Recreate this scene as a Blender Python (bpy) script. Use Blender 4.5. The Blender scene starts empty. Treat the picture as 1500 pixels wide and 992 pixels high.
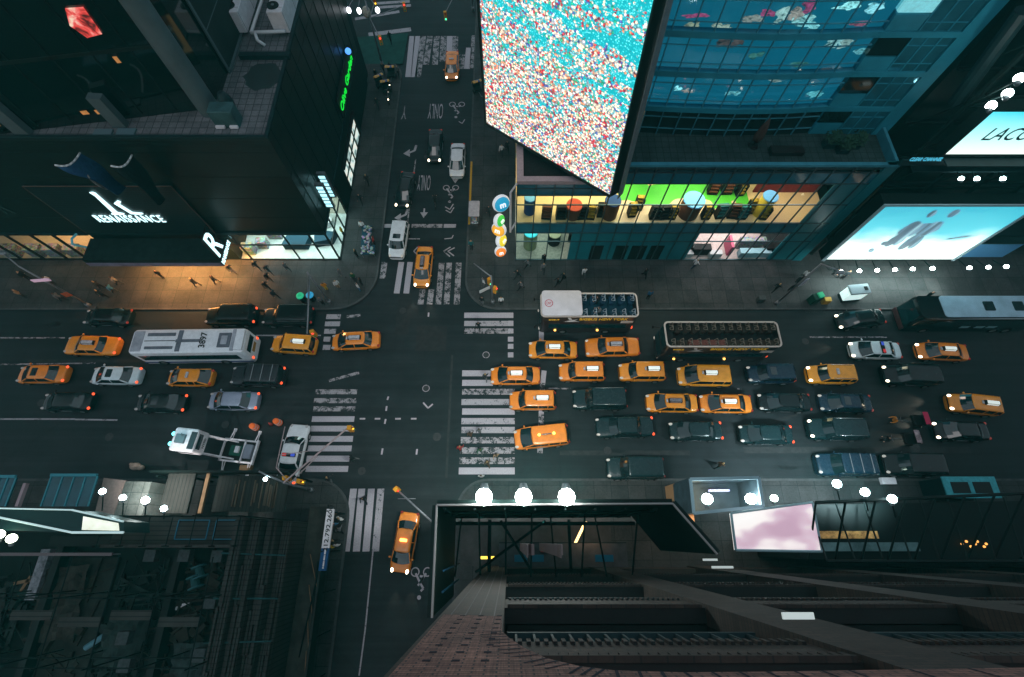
import bpy, bmesh, math, random
from mathutils import Vector, Matrix
from math import sin, cos, tan, pi, radians, atan2, hypot
random.seed(7)
S = bpy.context.scene
COL = S.collection
R = radians
# ------------------------------------------------------------ camera, sky, exposure
H = 46.0
FPX = 708.0
TILT = math.atan((792.0 - 496.0) / FPX)
cam = bpy.data.cameras.new('camera')
camo = bpy.data.objects.new('camera', cam); COL.objects.link(camo)
camo.location = (0, 0, H); camo.rotation_euler = (TILT, 0, 0)
cam.sensor_width = 36.0; cam.lens = FPX / 1500 * 36.0; cam.shift_x = 0.003
cam.clip_start = 0.1; cam.clip_end = 2000
S.camera = camo
w = bpy.data.worlds.new('World'); S.world = w; w.use_nodes = True
nt = w.node_tree; bg = nt.nodes['Background']
sky = nt.nodes.new('ShaderNodeTexSky'); sky.sky_type = 'NISHITA'; sky.sun_disc = False
sky.sun_elevation = R(4); sky.sun_rotation = R(200); sky.altitude = 50; sky.ozone_density = 2.5
mxs = nt.nodes.new('ShaderNodeMix'); mxs.data_type = 'RGBA'
mxs.inputs['Factor'].default_value = 0.45
mxs.inputs['B'].default_value = (6.0, 6.9, 7.5, 1)          # the glow of the city on the evening sky
nt.links.new(sky.outputs[0], mxs.inputs['A']); nt.links.new(mxs.outputs['Result'], bg.inputs[0])
bg.inputs[1].default_value = 0.15
S.view_settings.view_transform = 'Standard'; S.view_settings.look = 'None'
S.view_settings.exposure = 0.0; S.view_settings.gamma = 1.0
sun = bpy.data.lights.new('sun', 'SUN'); sun.energy = 0.25; sun.angle = R(25); sun.color = (1.0, 0.95, 0.95)
suno = bpy.data.objects.new('sun', sun); COL.objects.link(suno); suno.rotation_euler = (R(14), R(-8), 0)
try:
    S.cycles.use_denoising = True; S.cycles.max_bounces = 6; S.cycles.diffuse_bounces = 2
    S.cycles.glossy_bounces = 3; S.cycles.transparent_max_bounces = 12; S.cycles.sample_clamp_indirect = 4
    S.cycles.caustics_reflective = False; S.cycles.caustics_refractive = False
except Exception: pass

# ------------------------------------------------------------ where a point of the street stands
_fw = Vector((0, sin(TILT), -cos(TILT))); _up = Vector((0, cos(TILT), sin(TILT)))
def _ray(px, py): return _fw + Vector((1, 0, 0)) * ((px - 745.5) / FPX) - _up * ((py - 496.0) / FPX)
def G(px, py, z=0.0):
    v = _ray(px, py); t = (z - H) / v.z
    return Vector((v.x * t, v.y * t, z))
def AY(px, py, Y):
    v = _ray(px, py); t = Y / v.y
    return Vector((v.x * t, Y, H + v.z * t))
def AX(px, py, X):
    v = _ray(px, py); t = X / v.x
    return Vector((X, v.y * t, H + v.z * t))
def ZY(py, Y): return AY(745.5, py, Y).z

# ------------------------------------------------------------ materials
MATS = {}
def pm(name, col, rough=0.6, metal=0.0, emit=None, es=1.0, spec=None, var=0.0, vscale=4.0, coat=0.0, bump=0.0):
    if name in MATS: return MATS[name]
    if spec is None: spec = 0.5 if rough < 0.4 else 0.15
    m = bpy.data.materials.new(name); m.use_nodes = True
    n = m.node_tree; b = n.nodes['Principled BSDF']
    b.inputs['Base Color'].default_value = (*col, 1)
    b.inputs['Roughness'].default_value = rough; b.inputs['Metallic'].default_value = metal
    b.inputs['Specular IOR Level'].default_value = spec
    if coat: b.inputs['Coat Weight'].default_value = coat; b.inputs['Coat Roughness'].default_value = 0.06
    if emit: b.inputs['Emission Color'].default_value = (*emit, 1); b.inputs['Emission Strength'].default_value = es
    if var or bump:
        tc = n.nodes.new('ShaderNodeTexCoord'); no = n.nodes.new('ShaderNodeTexNoise')
        no.inputs['Scale'].default_value = vscale; no.inputs['Detail'].default_value = 5; no.inputs['Roughness'].default_value = 0.65
        n.links.new(tc.outputs['Object'], no.inputs['Vector'])
        if var:
            cr = n.nodes.new('ShaderNodeValToRGB')
            cr.color_ramp.elements[0].position = 0.3; cr.color_ramp.elements[1].position = 0.72
            cr.color_ramp.elements[0].color = (*[c * (1 - var) for c in col], 1)
            cr.color_ramp.elements[1].color = (*[min(1, c * (1 + var)) for c in col], 1)
            n.links.new(no.outputs['Fac'], cr.inputs[0]); n.links.new(cr.outputs[0], b.inputs['Base Color'])
        if bump:
            bp = n.nodes.new('ShaderNodeBump'); bp.inputs['Strength'].default_value = bump; bp.inputs['Distance'].default_value = 0.02
            n.links.new(no.outputs['Fac'], bp.inputs['Height']); n.links.new(bp.outputs[0], b.inputs['Normal'])
    MATS[name] = m
    return m
class NT:
    """small wrapper to write node graphs tersely"""
    def __init__(s, name):
        s.m = bpy.data.materials.new(name); s.m.use_nodes = True; s.n = s.m.node_tree
        s.b = s.n.nodes['Principled BSDF']; MATS[name] = s.m
        s.tc = s.n.nodes.new('ShaderNodeTexCoord')
    def new(s, t, **k):
        nd = s.n.nodes.new('ShaderNode' + t)
        for a, v in k.items():
            if hasattr(nd, a): setattr(nd, a, v)
        return nd
    def lk(s, a, b): s.n.links.new(a, b)
    def mapv(s, scale=(1, 1, 1), rot=(0, 0, 0), loc=(0, 0, 0), src='Object'):
        m = s.new('Mapping'); m.inputs['Scale'].default_value = scale; m.inputs['Rotation'].default_value = rot; m.inputs['Location'].default_value = loc
        s.lk(s.tc.outputs[src], m.inputs[0]); return m.outputs[0]
    def noise(s, vec, scale, detail=4, rough=0.6, dist=0.0):
        n = s.new('TexNoise'); n.inputs['Scale'].default_value = scale; n.inputs['Detail'].default_value = detail
        n.inputs['Roughness'].default_value = rough; n.inputs['Distortion'].default_value = dist; s.lk(vec, n.inputs['Vector']); return n.outputs['Fac']
    def ramp(s, fac, stops, const=False):
        c = s.new('ValToRGB'); r = c.color_ramp
        if const: r.interpolation = 'CONSTANT'
        while len(r.elements) < len(stops): r.elements.new(0.5)
        for e, (p, col) in zip(r.elements, stops): e.position = p; e.color = (*col, 1) if len(col) == 3 else col
        s.lk(fac, c.inputs[0]); return c.outputs[0]
    def mix(s, f, a, b, mode='MIX'):
        x = s.new('Mix'); x.data_type = 'RGBA'; x.blend_type = mode
        if isinstance(f, (int, float)): x.inputs['Factor'].default_value = f
        else: s.lk(f, x.inputs['Factor'])
        for k, v in (('A', a), ('B', b)):
            if isinstance(v, tuple): x.inputs[k].default_value = (*v, 1)
            else: s.lk(v, x.inputs[k])
        return x.outputs['Result']
    def math(s, op, a, b=0.0):
        x = s.new('Math'); x.operation = op
        for i, v in enumerate((a, b)):
            if isinstance(v, (int, float)): x.inputs[i].default_value = v
            else: s.lk(v, x.inputs[i])
        return x.outputs[0]
    def set(s, k, v):
        if isinstance(v, (int, float)): s.b.inputs[k].default_value = v
        elif isinstance(v, tuple): s.b.inputs[k].default_value = (*v, 1)
        else: s.lk(v, s.b.inputs[k])
    def bump(s, h, st=0.3, d=0.02):
        bp = s.new('Bump'); bp.inputs['Strength'].default_value = st; bp.inputs['Distance'].default_value = d
        s.lk(h, bp.inputs['Height']); s.lk(bp.outputs[0], s.b.inputs['Normal'])
def brick(t, vec, w, h, mortar, c1, c2, cm, offset=0.5):
    b = t.new('TexBrick'); b.offset = offset; b.inputs['Scale'].default_value = 1
    b.inputs['Brick Width'].default_value = w; b.inputs['Row Height'].default_value = h; b.inputs['Mortar Size'].default_value = mortar
    b.inputs['Color1'].default_value = (*c1, 1); b.inputs['Color2'].default_value = (*c2, 1); b.inputs['Mortar'].default_value = (*cm, 1)
    b.inputs['Mortar Smooth'].default_value = 0.2
    t.lk(vec, b.inputs['Vector']); return b

def asphalt():
    t = NT('asphalt'); v = t.mapv()
    big = t.noise(v, 0.05, 3); mid = t.noise(v, 0.55, 5, 0.65); fine = t.noise(v, 14, 3, 0.7)
    c = t.ramp(big, [(0.35, (0.012, 0.0175, 0.020)), (0.65, (0.022, 0.0265, 0.029))])
    c2 = t.ramp(mid, [(0.3, (0.72, 0.72, 0.72)), (0.7, (1.25, 1.24, 1.22))])
    c = t.mix(1.0, c, c2, 'MULTIPLY')
    streak = t.noise(t.mapv((0.05, 1.7, 1)), 1.0, 3)
    c = t.mix(1.0, c, t.ramp(streak, [(0.35, (0.8, 0.8, 0.8)), (0.65, (1.15, 1.15, 1.15))]), 'MULTIPLY')
    f2 = t.ramp(fine, [(0.3, (0.75, 0.75, 0.75)), (0.7, (1.2, 1.2, 1.2))])
    c = t.mix(1.0, c, f2, 'MULTIPLY')
    vo = t.new('TexVoronoi'); vo.feature = 'DISTANCE_TO_EDGE'; vo.inputs['Scale'].default_value = 0.09
    wv = t.mix(0.5, v, t.new('TexNoise').outputs['Color']); t.lk(wv, vo.inputs['Vector'])
    crack = t.ramp(vo.outputs['Distance'], [(0.0, (0.86, 0.86, 0.86)), (0.006, (1, 1, 1))])
    c = t.mix(1.0, c, crack, 'MULTIPLY')
    t.set('Base Color', c); t.set('Roughness', t.ramp(mid, [(0.3, (0.5, 0.5, 0.5)), (0.7, (0.75, 0.75, 0.75))])); t.bump(fine, 0.25)
    t.set('Specular IOR Level', 0.14)
    return t.m
def paintmark(name, wear, col=(0.62, 0.6, 0.63), sc=1.6):
    """road paint worn through to the asphalt; wear 0..1"""
    t = NT(name); v = t.mapv()
    a = t.noise(v, sc, 6, 0.75); b = t.noise(v, 9, 4, 0.7)
    s_ = t.math('ADD', t.math('MULTIPLY', a, 0.65), t.math('MULTIPLY', b, 0.35))
    p = 0.28 + 0.3 * wear
    f = t.ramp(s_, [(p, (0, 0, 0)), (p + 0.05, (1, 1, 1))])
    dirt = t.ramp(b, [(0.3, tuple(c * 0.7 for c in col)), (0.7, col)])
    t.set('Base Color', t.mix(f, (0.02, 0.023, 0.025), dirt)); t.set('Roughness', 0.6); t.set('Specular IOR Level', 0.15)
    return t.m
def concrete(name, c1, c2, w, h, mort=0.025):
    t = NT(name); v = t.mapv()
    b = brick(t, v, w, h, mort, c1, c2, tuple(x * 0.45 for x in c1), 0.0)
    n1 = t.noise(v, 0.45, 5, 0.7); n2 = t.noise(v, 6, 4, 0.7)
    c = t.mix(1.0, b.outputs['Color'], t.ramp(n1, [(0.3, (0.55, 0.55, 0.55)), (0.7, (1.2, 1.2, 1.2))]), 'MULTIPLY')
    c = t.mix(1.0, c, t.ramp(n2, [(0.25, (0.7, 0.7, 0.7)), (0.6, (1.1, 1.1, 1.1))]), 'MULTIPLY')
    t.set('Base Color', c); t.set('Roughness', 0.75); t.set('Specular IOR Level', 0.15); t.bump(n2, 0.2)
    return t.m
def carpaint(name, col, rough=0.32, metal=0.0, coat=0.5):
    t = NT(name); v = t.mapv()
    n = t.noise(v, 2.2, 5, 0.7)
    c = t.ramp(n, [(0.3, tuple(x * 0.82 for x in col)), (0.62, col)])
    t.set('Base Color', c); t.set('Roughness', t.ramp(n, [(0.3, (rough + .12,) * 3), (0.7, (rough,) * 3)])); t.set('Metallic', metal)
    t.set('Coat Weight', coat); t.set('Coat Roughness', 0.12)
    if coat < .2: t.set('Specular IOR Level', 0.35)
    return t.m
def glassmat(name, tint=(0.75, 0.95, 0.95), refl=0.1, rough=0.02):
    m = bpy.data.materials.new(name); m.use_nodes = True; n = m.node_tree; n.nodes.clear()
    o = n.nodes.new('ShaderNodeOutputMaterial'); tr = n.nodes.new('ShaderNodeBsdfTransparent'); gl = n.nodes.new('ShaderNodeBsdfGlossy')
    mx = n.nodes.new('ShaderNodeMixShader'); lw = n.nodes.new('ShaderNodeLayerWeight'); fr = n.nodes.new('ShaderNodeMath'); fr.operation = 'POWER'; fr.inputs[1].default_value = 4.0
    n.links.new(lw.outputs['Facing'], fr.inputs[0])
    ad = n.nodes.new('ShaderNodeMath'); ad.operation = 'ADD'; ad.inputs[1].default_value = refl; ad.use_clamp = True
    n.links.new(fr.outputs[0], ad.inputs[0])
    tr.inputs[0].default_value = (*tint, 1); gl.inputs['Roughness'].default_value = rough; gl.inputs[0].default_value = (0.8, 0.95, 1, 1)
    n.links.new(ad.outputs[0], mx.inputs[0]); n.links.new(tr.outputs[0], mx.inputs[1]); n.links.new(gl.outputs[0], mx.inputs[2]); n.links.new(mx.outputs[0], o.inputs[0])
    MATS[name] = m; return m

# ------------------------------------------------------------ mesh builder
class MB:
    def __init__(s): s.v = []; s.f = []; s.mi = []; s.cur = 0
    def add(s, vs, fs):
        o = len(s.v); s.v += [tuple(p) for p in vs]
        for f in fs: s.f.append(tuple(i + o for i in f)); s.mi.append(s.cur)
        return s
    def box(s, x0, x1, y0, y1, z0, z1):
        return s.add([(x0,y0,z0),(x1,y0,z0),(x1,y1,z0),(x0,y1,z0),(x0,y0,z1),(x1,y0,z1),(x1,y1,z1),(x0,y1,z1)],
                     [(3,2,1,0),(4,5,6,7),(0,1,5,4),(1,2,6,5),(2,3,7,6),(3,0,4,7)])
    def obox(s, c, size, rz=0.0, rx=0.0):
        M = Matrix.Translation(c) @ Matrix.Rotation(rz, 4, 'Z') @ Matrix.Rotation(rx, 4, 'X')
        a, b, d = size[0] / 2, size[1] / 2, size[2] / 2
        vs = [M @ Vector(p) for p in ((-a,-b,-d),(a,-b,-d),(a,b,-d),(-a,b,-d),(-a,-b,d),(a,-b,d),(a,b,d),(-a,b,d))]
        return s.add(vs, [(3,2,1,0),(4,5,6,7),(0,1,5,4),(1,2,6,5),(2,3,7,6),(3,0,4,7)])
    def rbox(s, x0, x1, y0, y1, z0, z1, r=0.1, n=3):
        """box with rounded vertical corners and softened top"""
        out = rrect(x0, x1, y0, y1, r, n)
        k = min(r * 0.5, (z1 - z0) * 0.4)
        ins = rrect(x0 + k, x1 - k, y0 + k, y1 - k, max(r - k, 0.01), n)
        return s.loft([[(x, y, z0) for x, y in out], [(x, y, z1 - k) for x, y in out], [(x, y, z1) for x, y in ins]])
    def prism(s, poly, z0, z1, top=True, bot=True):
        n = len(poly); vs = [(x, y, z0) for x, y in poly] + [(x, y, z1) for x, y in poly]
        fs = [(i, (i + 1) % n, n + (i + 1) % n, n + i) for i in range(n)]
        if top: fs.append(tuple(range(n, 2 * n)))
        if bot: fs.append(tuple(reversed(range(n))))
        return s.add(vs, fs)
    def loft(s, rings, cap0=True, cap1=True, closed=True):
        n = len(rings[0]); vs = [p for r in rings for p in r]; fs = []
        for k in range(len(rings) - 1):
            for i in range(n if closed else n - 1):
                j = (i + 1) % n
                fs.append((k * n + i, k * n + j, (k + 1) * n + j, (k + 1) * n + i))
        if cap0: fs.append(tuple(reversed(range(n))))
        if cap1: fs.append(tuple(range((len(rings) - 1) * n, len(rings) * n)))
        return s.add(vs, fs)
    def tube(s, p0, p1, r0, r1=None, n=8):
        p0, p1 = Vector(p0), Vector(p1); r1 = r0 if r1 is None else r1
        d = (p1 - p0).normalized(); a = d.orthogonal().normalized(); b = d.cross(a)
        return s.loft([[p0 + (a * cos(2*pi*i/n) + b * sin(2*pi*i/n)) * r0 for i in range(n)],
                       [p1 + (a * cos(2*pi*i/n) + b * sin(2*pi*i/n)) * r1 for i in range(n)]])
    def path(s, pts, r, n=6):
        for a, b in zip(pts[:-1], pts[1:]): s.tube(a, b, r, r, n)
        return s
    def ball(s, c, r, sx=1, sy=1, sz=1, n=10, m=6):
        rings = []
        for k in range(1, m):
            a = -pi / 2 + pi * k / m
            rings.append([(c[0] + r*sx*cos(a)*cos(2*pi*i/n), c[1] + r*sy*cos(a)*sin(2*pi*i/n), c[2] + r*sz*sin(a)) for i in range(n)])
        return s.loft(rings)
    def quad(s, a, b, c, d): return s.add([a, b, c, d], [(0, 1, 2, 3)])
    def panel(s, a, b, c, d, th, inset=0.0):
        """a thin slab from four corners, thickened along its normal"""
        a, b, c, d = map(Vector, (a, b, c, d)); nn = (b - a).cross(d - a).normalized() * th
        if inset:
            m = (a + b + c + d) / 4
            a, b, c, d = [p + (m - p) * inset for p in (a, b, c, d)]
        return s.add([a, b, c, d, a + nn, b + nn, c + nn, d + nn], [(3,2,1,0),(4,5,6,7),(0,1,5,4),(1,2,6,5),(2,3,7,6),(3,0,4,7)])
    def mesh(s, name, mats, smooth=False, sub=0, auto=False):
        me = bpy.data.meshes.new(name); me.from_pydata(s.v, [], s.f); me.update()
        bm = bmesh.new(); bm.from_mesh(me); bmesh.ops.recalc_face_normals(bm, faces=bm.faces); bm.to_mesh(me); bm.free()
        if not isinstance(mats, (list, tuple)): mats = [mats]
        for m in mats: me.materials.append(m)
        if len(mats) > 1: me.polygons.foreach_set('material_index', s.mi)
        if sub:
            o = bpy.data.objects.new('tmp', me); COL.objects.link(o)
            md = o.modifiers.new('s', 'SUBSURF'); md.levels = sub; md.render_levels = sub
            dg = bpy.context.evaluated_depsgraph_get(); me2 = bpy.data.meshes.new_from_object(o.evaluated_get(dg))
            bpy.data.objects.remove(o); bpy.data.meshes.remove(me); me = me2; me.name = name
        if smooth: me.polygons.foreach_set('use_smooth', [True] * len(me.polygons))
        if auto:
            me.polygons.foreach_set('use_smooth', [True] * len(me.polygons))
            try: me.set_sharp_from_angle(angle=R(35))
            except Exception: pass
        return me
    def build(s, name, mats, parent=None, smooth=False, sub=0, auto=False, label=None, cat=None, group=None, kind=None):
        o = bpy.data.objects.new(name, s.mesh(name, mats, smooth, sub, auto)); COL.objects.link(o)
        if parent: o.parent = parent
        tag(o, label, cat, group, kind); return o
def rrect(x0, x1, y0, y1, r, n=3):
    pts = []
    for cx, cy, a0 in ((x1 - r, y1 - r, 0), (x0 + r, y1 - r, 90), (x0 + r, y0 + r, 180), (x1 - r, y0 + r, 270)):
        for k in range(n + 1):
            a = R(a0 + 90 * k / n); pts.append((cx + r * cos(a), cy + r * sin(a)))
    return pts
def tag(o, label=None, cat=None, group=None, kind=None):
    if label: o['label'] = label
    if cat: o['category'] = cat
    if group: o['group'] = group
    if kind: o['kind'] = kind
    return o
def empty(name, loc, rz=0.0, label=None, cat=None, group=None):
    o = bpy.data.objects.new(name, None); COL.objects.link(o); o.empty_display_size = 0.2
    o.location = loc; o.rotation_euler = (0, 0, rz); return tag(o, label, cat, group)
def textmesh(txt, size, ext=0.02, mat=None, align='CENTER', shear=0.0, offset=0.0, sx=1.0, spacing=1.0):
    c = bpy.data.curves.new('lettering', 'FONT'); c.body = txt; c.size = size; c.extrude = ext; c.align_x = align; c.shear = shear
    c.offset = offset; c.space_character = spacing; c.resolution_u = 3
    o = bpy.data.objects.new('tmp', c); COL.objects.link(o)
    dg = bpy.context.evaluated_depsgraph_get(); me = bpy.data.meshes.new_from_object(o.evaluated_get(dg))
    bpy.data.objects.remove(o)
    if sx != 1.0:
        for v in me.vertices: v.co.x *= sx
    me.materials.clear(); me.materials.append(mat); me.name = 'lettering'
    return me
def place_text(name, me, org, xdir, ydir, parent=None, **k):
    """put lettering with its baseline centre at org, reading along xdir, rising along ydir"""
    o = bpy.data.objects.new(name, me); COL.objects.link(o)
    X = Vector(xdir).normalized(); Y = Vector(ydir).normalized(); Z = X.cross(Y)
    M = Matrix((X, Y, Z)).transposed().to_4x4(); M.translation = Vector(org)
    if parent: o.parent = parent; M = Matrix.Translation(-Vector(parent.location)) @ M if parent.rotation_euler.z == 0 else M
    o.matrix_local = M; tag(o, **k); return o
# ============================================================ THE SETTING: ground, pavements, markings
M_as = asphalt()
M_mark = paintmark('fresh_road_paint', 0.2, (0.47, 0.43, 0.47)); M_worn = paintmark('worn_road_paint', 0.62, (0.38, 0.35, 0.37)); M_mid = paintmark('faded_road_paint', 0.42, (0.42, 0.39, 0.42))
M_yel = paintmark('yellow_kerb_paint', 0.3, (0.55, 0.3, 0.02))
M_conc = concrete('pavement_concrete', (0.036, 0.040, 0.041), (0.052, 0.053, 0.053), 1.55, 1.55)
M_kerb = pm('kerb_granite', (0.06, 0.064, 0.065), 0.8, var=0.35, vscale=1.2)
M_patch = pm('asphalt_patch', (0.021, 0.023, 0.024), 0.7, var=0.25, vscale=2)
M_cover = pm('cast_iron', (0.05, 0.05, 0.05), 0.45, 0.6, var=0.3)
KT, KB, XL, XR = 22.7, 5.05, -14.45, -4.55          # kerb lines of the avenue and the side street
g = MB(); g.quad((-320, -260, 0), (320, -260, 0), (320, 420, 0), (-320, 420, 0)); g.build('ground', M_as, kind='structure')

def corner(cx, cy, r, a0, n=8): return [(cx + r * cos(R(a0 + 90 * k / n)), cy + r * sin(R(a0 + 90 * k / n))) for k in range(n + 1)]
def pavement(poly):
    MB().prism(poly, -0.2, 0.13).build('pavement', M_conc, kind='structure')
def kerb(line, ins):
    """a granite kerb strip along a polyline, set on the street side of the slabs"""
    k = MB(); n = len(line); L = []; Rr = []
    for i, p in enumerate(line):
        a = Vector(line[max(i - 1, 0)]); b = Vector(line[min(i + 1, n - 1)]); d = (b - a).normalized(); nn = Vector((-d.y, d.x)) * ins
        L.append((p[0], p[1])); Rr.append((p[0] + nn.x, p[1] + nn.y))
    for i in range(n - 1):
        k.prism([L[i], L[i + 1], Rr[i + 1], Rr[i]], -0.2, 0.136)
    k.build('kerb', M_kerb, kind='structure')
c = corner(XL - 4.2, KT + 4.2, 4.2, -90); ln = [(-150, KT)] + c + [(XL, 56.0)] + corner(XL - 3, 57.0, 3, 0)[1:] + [(-150, 60.0)]
pavement(ln); kerb(ln, -0.2)
c = corner(XR + 3.4, KT + 3.4, 3.4, 180); ln = [(XR, 130)] + c + [(150, KT)]
pavement(ln + [(150, 130)]); kerb(ln, -0.2)
c = corner(XL - 3.2, KB - 3.2, 3.2, 0); ln = [(XL, -150)] + c + [(-150, KB)]
pavement(ln + [(-150, -150)]); kerb(ln, -0.2)
c = corner(XR + 2.6, KB - 2.6, 2.6, 90); ln = [(150, KB)] + c + [(XR, -150)]
pavement(ln + [(150, -150)]); kerb(ln, -0.2)
# yellow painted kerb on the side street
MB().box(XR - 0.1, XR + 0.12, G(0, 330).y, G(0, 238).y, 0.0, 0.142).build('painted_kerb', M_yel, kind='structure')

def flat(mb, a, b, wd, z=0.004):
    a, b = Vector((a[0], a[1], 0)), Vector((b[0], b[1], 0)); d = (b - a).normalized(); nn = Vector((-d.y, d.x, 0)) * wd / 2
    mb.add([(a - nn) + Vector((0, 0, z)), (b - nn) + Vector((0, 0, z)), (b + nn) + Vector((0, 0, z)), (a + nn) + Vector((0, 0, z))], [(0, 1, 2, 3)])
def marks(name, segs, mat, wd, z=0.004):
    m = MB()
    for (x0, y0, x1, y1) in segs: flat(m, G(x0, y0), G(x1, y1), wd, z)
    m.build(name, mat, kind='structure')
# crosswalk over the avenue, right of the crossing
marks('crosswalk', [(680,462,752,462),(677,603,754,603),(677,561,722,561),(677,547,722,547),(672,690,754,690)], M_mark, 0.62)
marks('crosswalk', [(680,474,752,474),(676,617,754,617),(676,630,754,630),(676,589,754,589)], M_mid, 0.6)
marks('crosswalk', [(680,485,750,485),(677,574,754,574),(675,645,754,645),(674,660,754,660),(673,675,754,675)], M_worn, 0.6)
marks('crosswalk', [(744,y,752,y) for y in (473.5,485,497,507.5,520)], M_mark, 0.55, 0.008)
# crosswalk over the avenue, left
marks('crosswalk', [(478,464,499,464),(476,474.5,498,474.5),(475,485.5,492,485.5),(474,497,484,497),(473,509,484,509)], M_mid, 0.55)
marks('crosswalk', [(457,614,519,614),(455,628,517,628),(453,643,517,643),(451,657,515,657),(449,672,512,672),(448,687,510,687)], M_mark, 0.54)
marks('crosswalk', [(462,574,523,574),(460,587,522,587),(459,599,520,599)], M_worn, 0.5)
marks('road_marking', [(508,464,528,462),(482,558,526,546)], M_worn, 0.3)
# crosswalk over the side street above
marks('crosswalk', [(588,384,581,430),(601,384,595,430)], M_mark, 0.62)
marks('crosswalk', [(563.5,384,560,408),(619,424,616,446),(632,424,629,446),(647,385,642,446),(658,385,654,446),(672,385,669,446)], M_worn, 0.62)
# crosswalk over the side street below
marks('crosswalk', [(518,716,507,808),(530,716,522,808),(544,716,536,808)], M_mark, 0.62)
marks('crosswalk', [(558,716,550,808)], M_mid, 0.62)
# far crosswalk
marks('crosswalk', [(604,53,598,113),(611,53,606,113),(659,53,658,80),(687,70,684,101)], M_mark, 0.8)
marks('crosswalk', [(620,53,612,113),(630,53,624,95),(640,53,637,95),(650,53,648,90),(677,80,675,101),(667,53,666,100),(695,52,692,100)], M_worn, 0.8)
# stop bars and lane lines
marks('stop_line', [(562,331,600,331),(650,331,668,331)], M_mid, 0.5); marks('stop_line', [(603,331,648,331)], M_worn, 0.5)
marks('stop_line', [(793,484,793,500),(797,543,795,561),(793,600,793,606)], M_mark, 0.5)
marks('stop_line', [(795,561,793,600),(793,606,791,664)], M_worn, 0.5)
marks('lane_line', [(0,614,110,614),(110,614.5,172,615.5),(375,491.5,470,491.5)], M_mid, 0.14)
marks('lane_line', [(0,495,95,495),(0,534,140,532),(800,569,836,569.5),(609,233,597,325),(1186,494,1300,494),(1080,570,1086,570)], M_worn, 0.14)
marks('lane_line', [(546.5,806,535,922),(535,922,526,990)], M_mid, 0.12)
marks('lane_line', [(569,581,567.5,586),(566.5,595,565.5,602),(565,614,563.5,621),(560.5,657,559,666),(611,658,610,666),(628,458,627.5,464)], M_mark, 0.16)
marks('lane_line', [(527,613.5,535,613.5),(549,613.5,557,613.5),(579,613.5,587,613.5),(602,613.5,610,613.5)], M_mark, 0.16)
marks('lane_line', [(598,350,615,350),(651,350,662,349),(662,349,664,344.5)], M_mid, 0.12)
marks('road_marking', [(620,590,627,598),(627,598,634,592)], M_mark, 0.14)
marks('road_marking', [(652,303,659,307),(659,307,664,299),(653,308,660,312),(660,312,665,304)], M_mid, 0.12)
marks('road_marking', [(660,362,650,368),(650,368,659,376),(666,363,656,368),(656,368,665,375),(612,362,606,368),(606,368,612,374)], M_mid, 0.14)
marks('road_marking', [(672,178,677,181),(677,181,681,175)], M_mid, 0.12)
# ring markings, bicycle symbols
def ring(mb, c, r, wd, z=0.005, n=20):
    o = [(c.x + r*cos(2*pi*i/n), c.y + r*sin(2*pi*i/n), z) for i in range(n)]; i_ = [(c.x + (r-wd)*cos(2*pi*i/n), c.y + (r-wd)*sin(2*pi*i/n), z) for i in range(n)]
    mb.add(o + i_, [(i, (i+1) % n, n + (i+1) % n, n + i) for i in range(n)])
for (x, y) in ((712, 520), (624, 569)):
    m = MB(); ring(m, G(x, y), 0.36, 0.06, 0.009); m.build('manhole_marking', M_mid, kind='structure')
    m = MB(); c_ = G(x, y); m.prism([(c_.x + .3*cos(i*pi/8), c_.y + .3*sin(i*pi/8)) for i in range(16)], 0.001, 0.006); m.build('manhole_cover', M_cover, kind='structure')
for (x, y, r) in ((404, 512, .38), (973, 549, .36), (530, 690, .36), (1340, 655, .5), (590, 455, .36), (330, 622, .36), (160, 640, .38), (1180, 500, .36), (890, 660, .36), (640, 640, .4), (60, 590, .36), (625, 230, .36)):
    c_ = G(x, y); m = MB(); m.prism([(c_.x + r*cos(i*pi/8), c_.y + r*sin(i*pi/8)) for i in range(16)], 0.001, 0.0055); m.build('manhole_cover', M_cover, kind='structure')
M_oil = pm('oil_stain', (.010, .013, .014), .35, var=.4, vscale=3, spec=.2); M_trench = pm('trench_repair', (.03, .033, .034), .8, var=.3, vscale=1.5)
qs = random.Random(12)
for k in range(34):
    c_ = G(qs.choice((qs.uniform(20, 540), qs.uniform(700, 1480))), qs.uniform(470, 690)); a_, b_ = qs.uniform(.25, 1.3), qs.uniform(.12, .35); ph = qs.uniform(0, 6)
    m = MB(); m.add([(c_.x + a_*cos(i*pi/9)*(1+.25*sin(3*i*pi/9+ph)), c_.y + b_*sin(i*pi/9)*(1+.25*cos(2*i*pi/9+ph)), .0025 + .00005*k) for i in range(18)], [tuple(range(18))]); m.build('oil_stain', M_oil, kind='structure')
for (x0, y0, x1, y1) in ((1090, 655, 1420, 664), (40, 527, 330, 531), (652, 520, 664, 700), (820, 660, 1010, 667)):
    a, b = G(x0, y1), G(x1, y0); MB().add([(a.x, a.y, .0022), (b.x, a.y, .0022), (b.x, b.y, .0022), (a.x, b.y, .0022)], [(0, 1, 2, 3)]).build('road_patch', M_trench, kind='structure')
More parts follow.
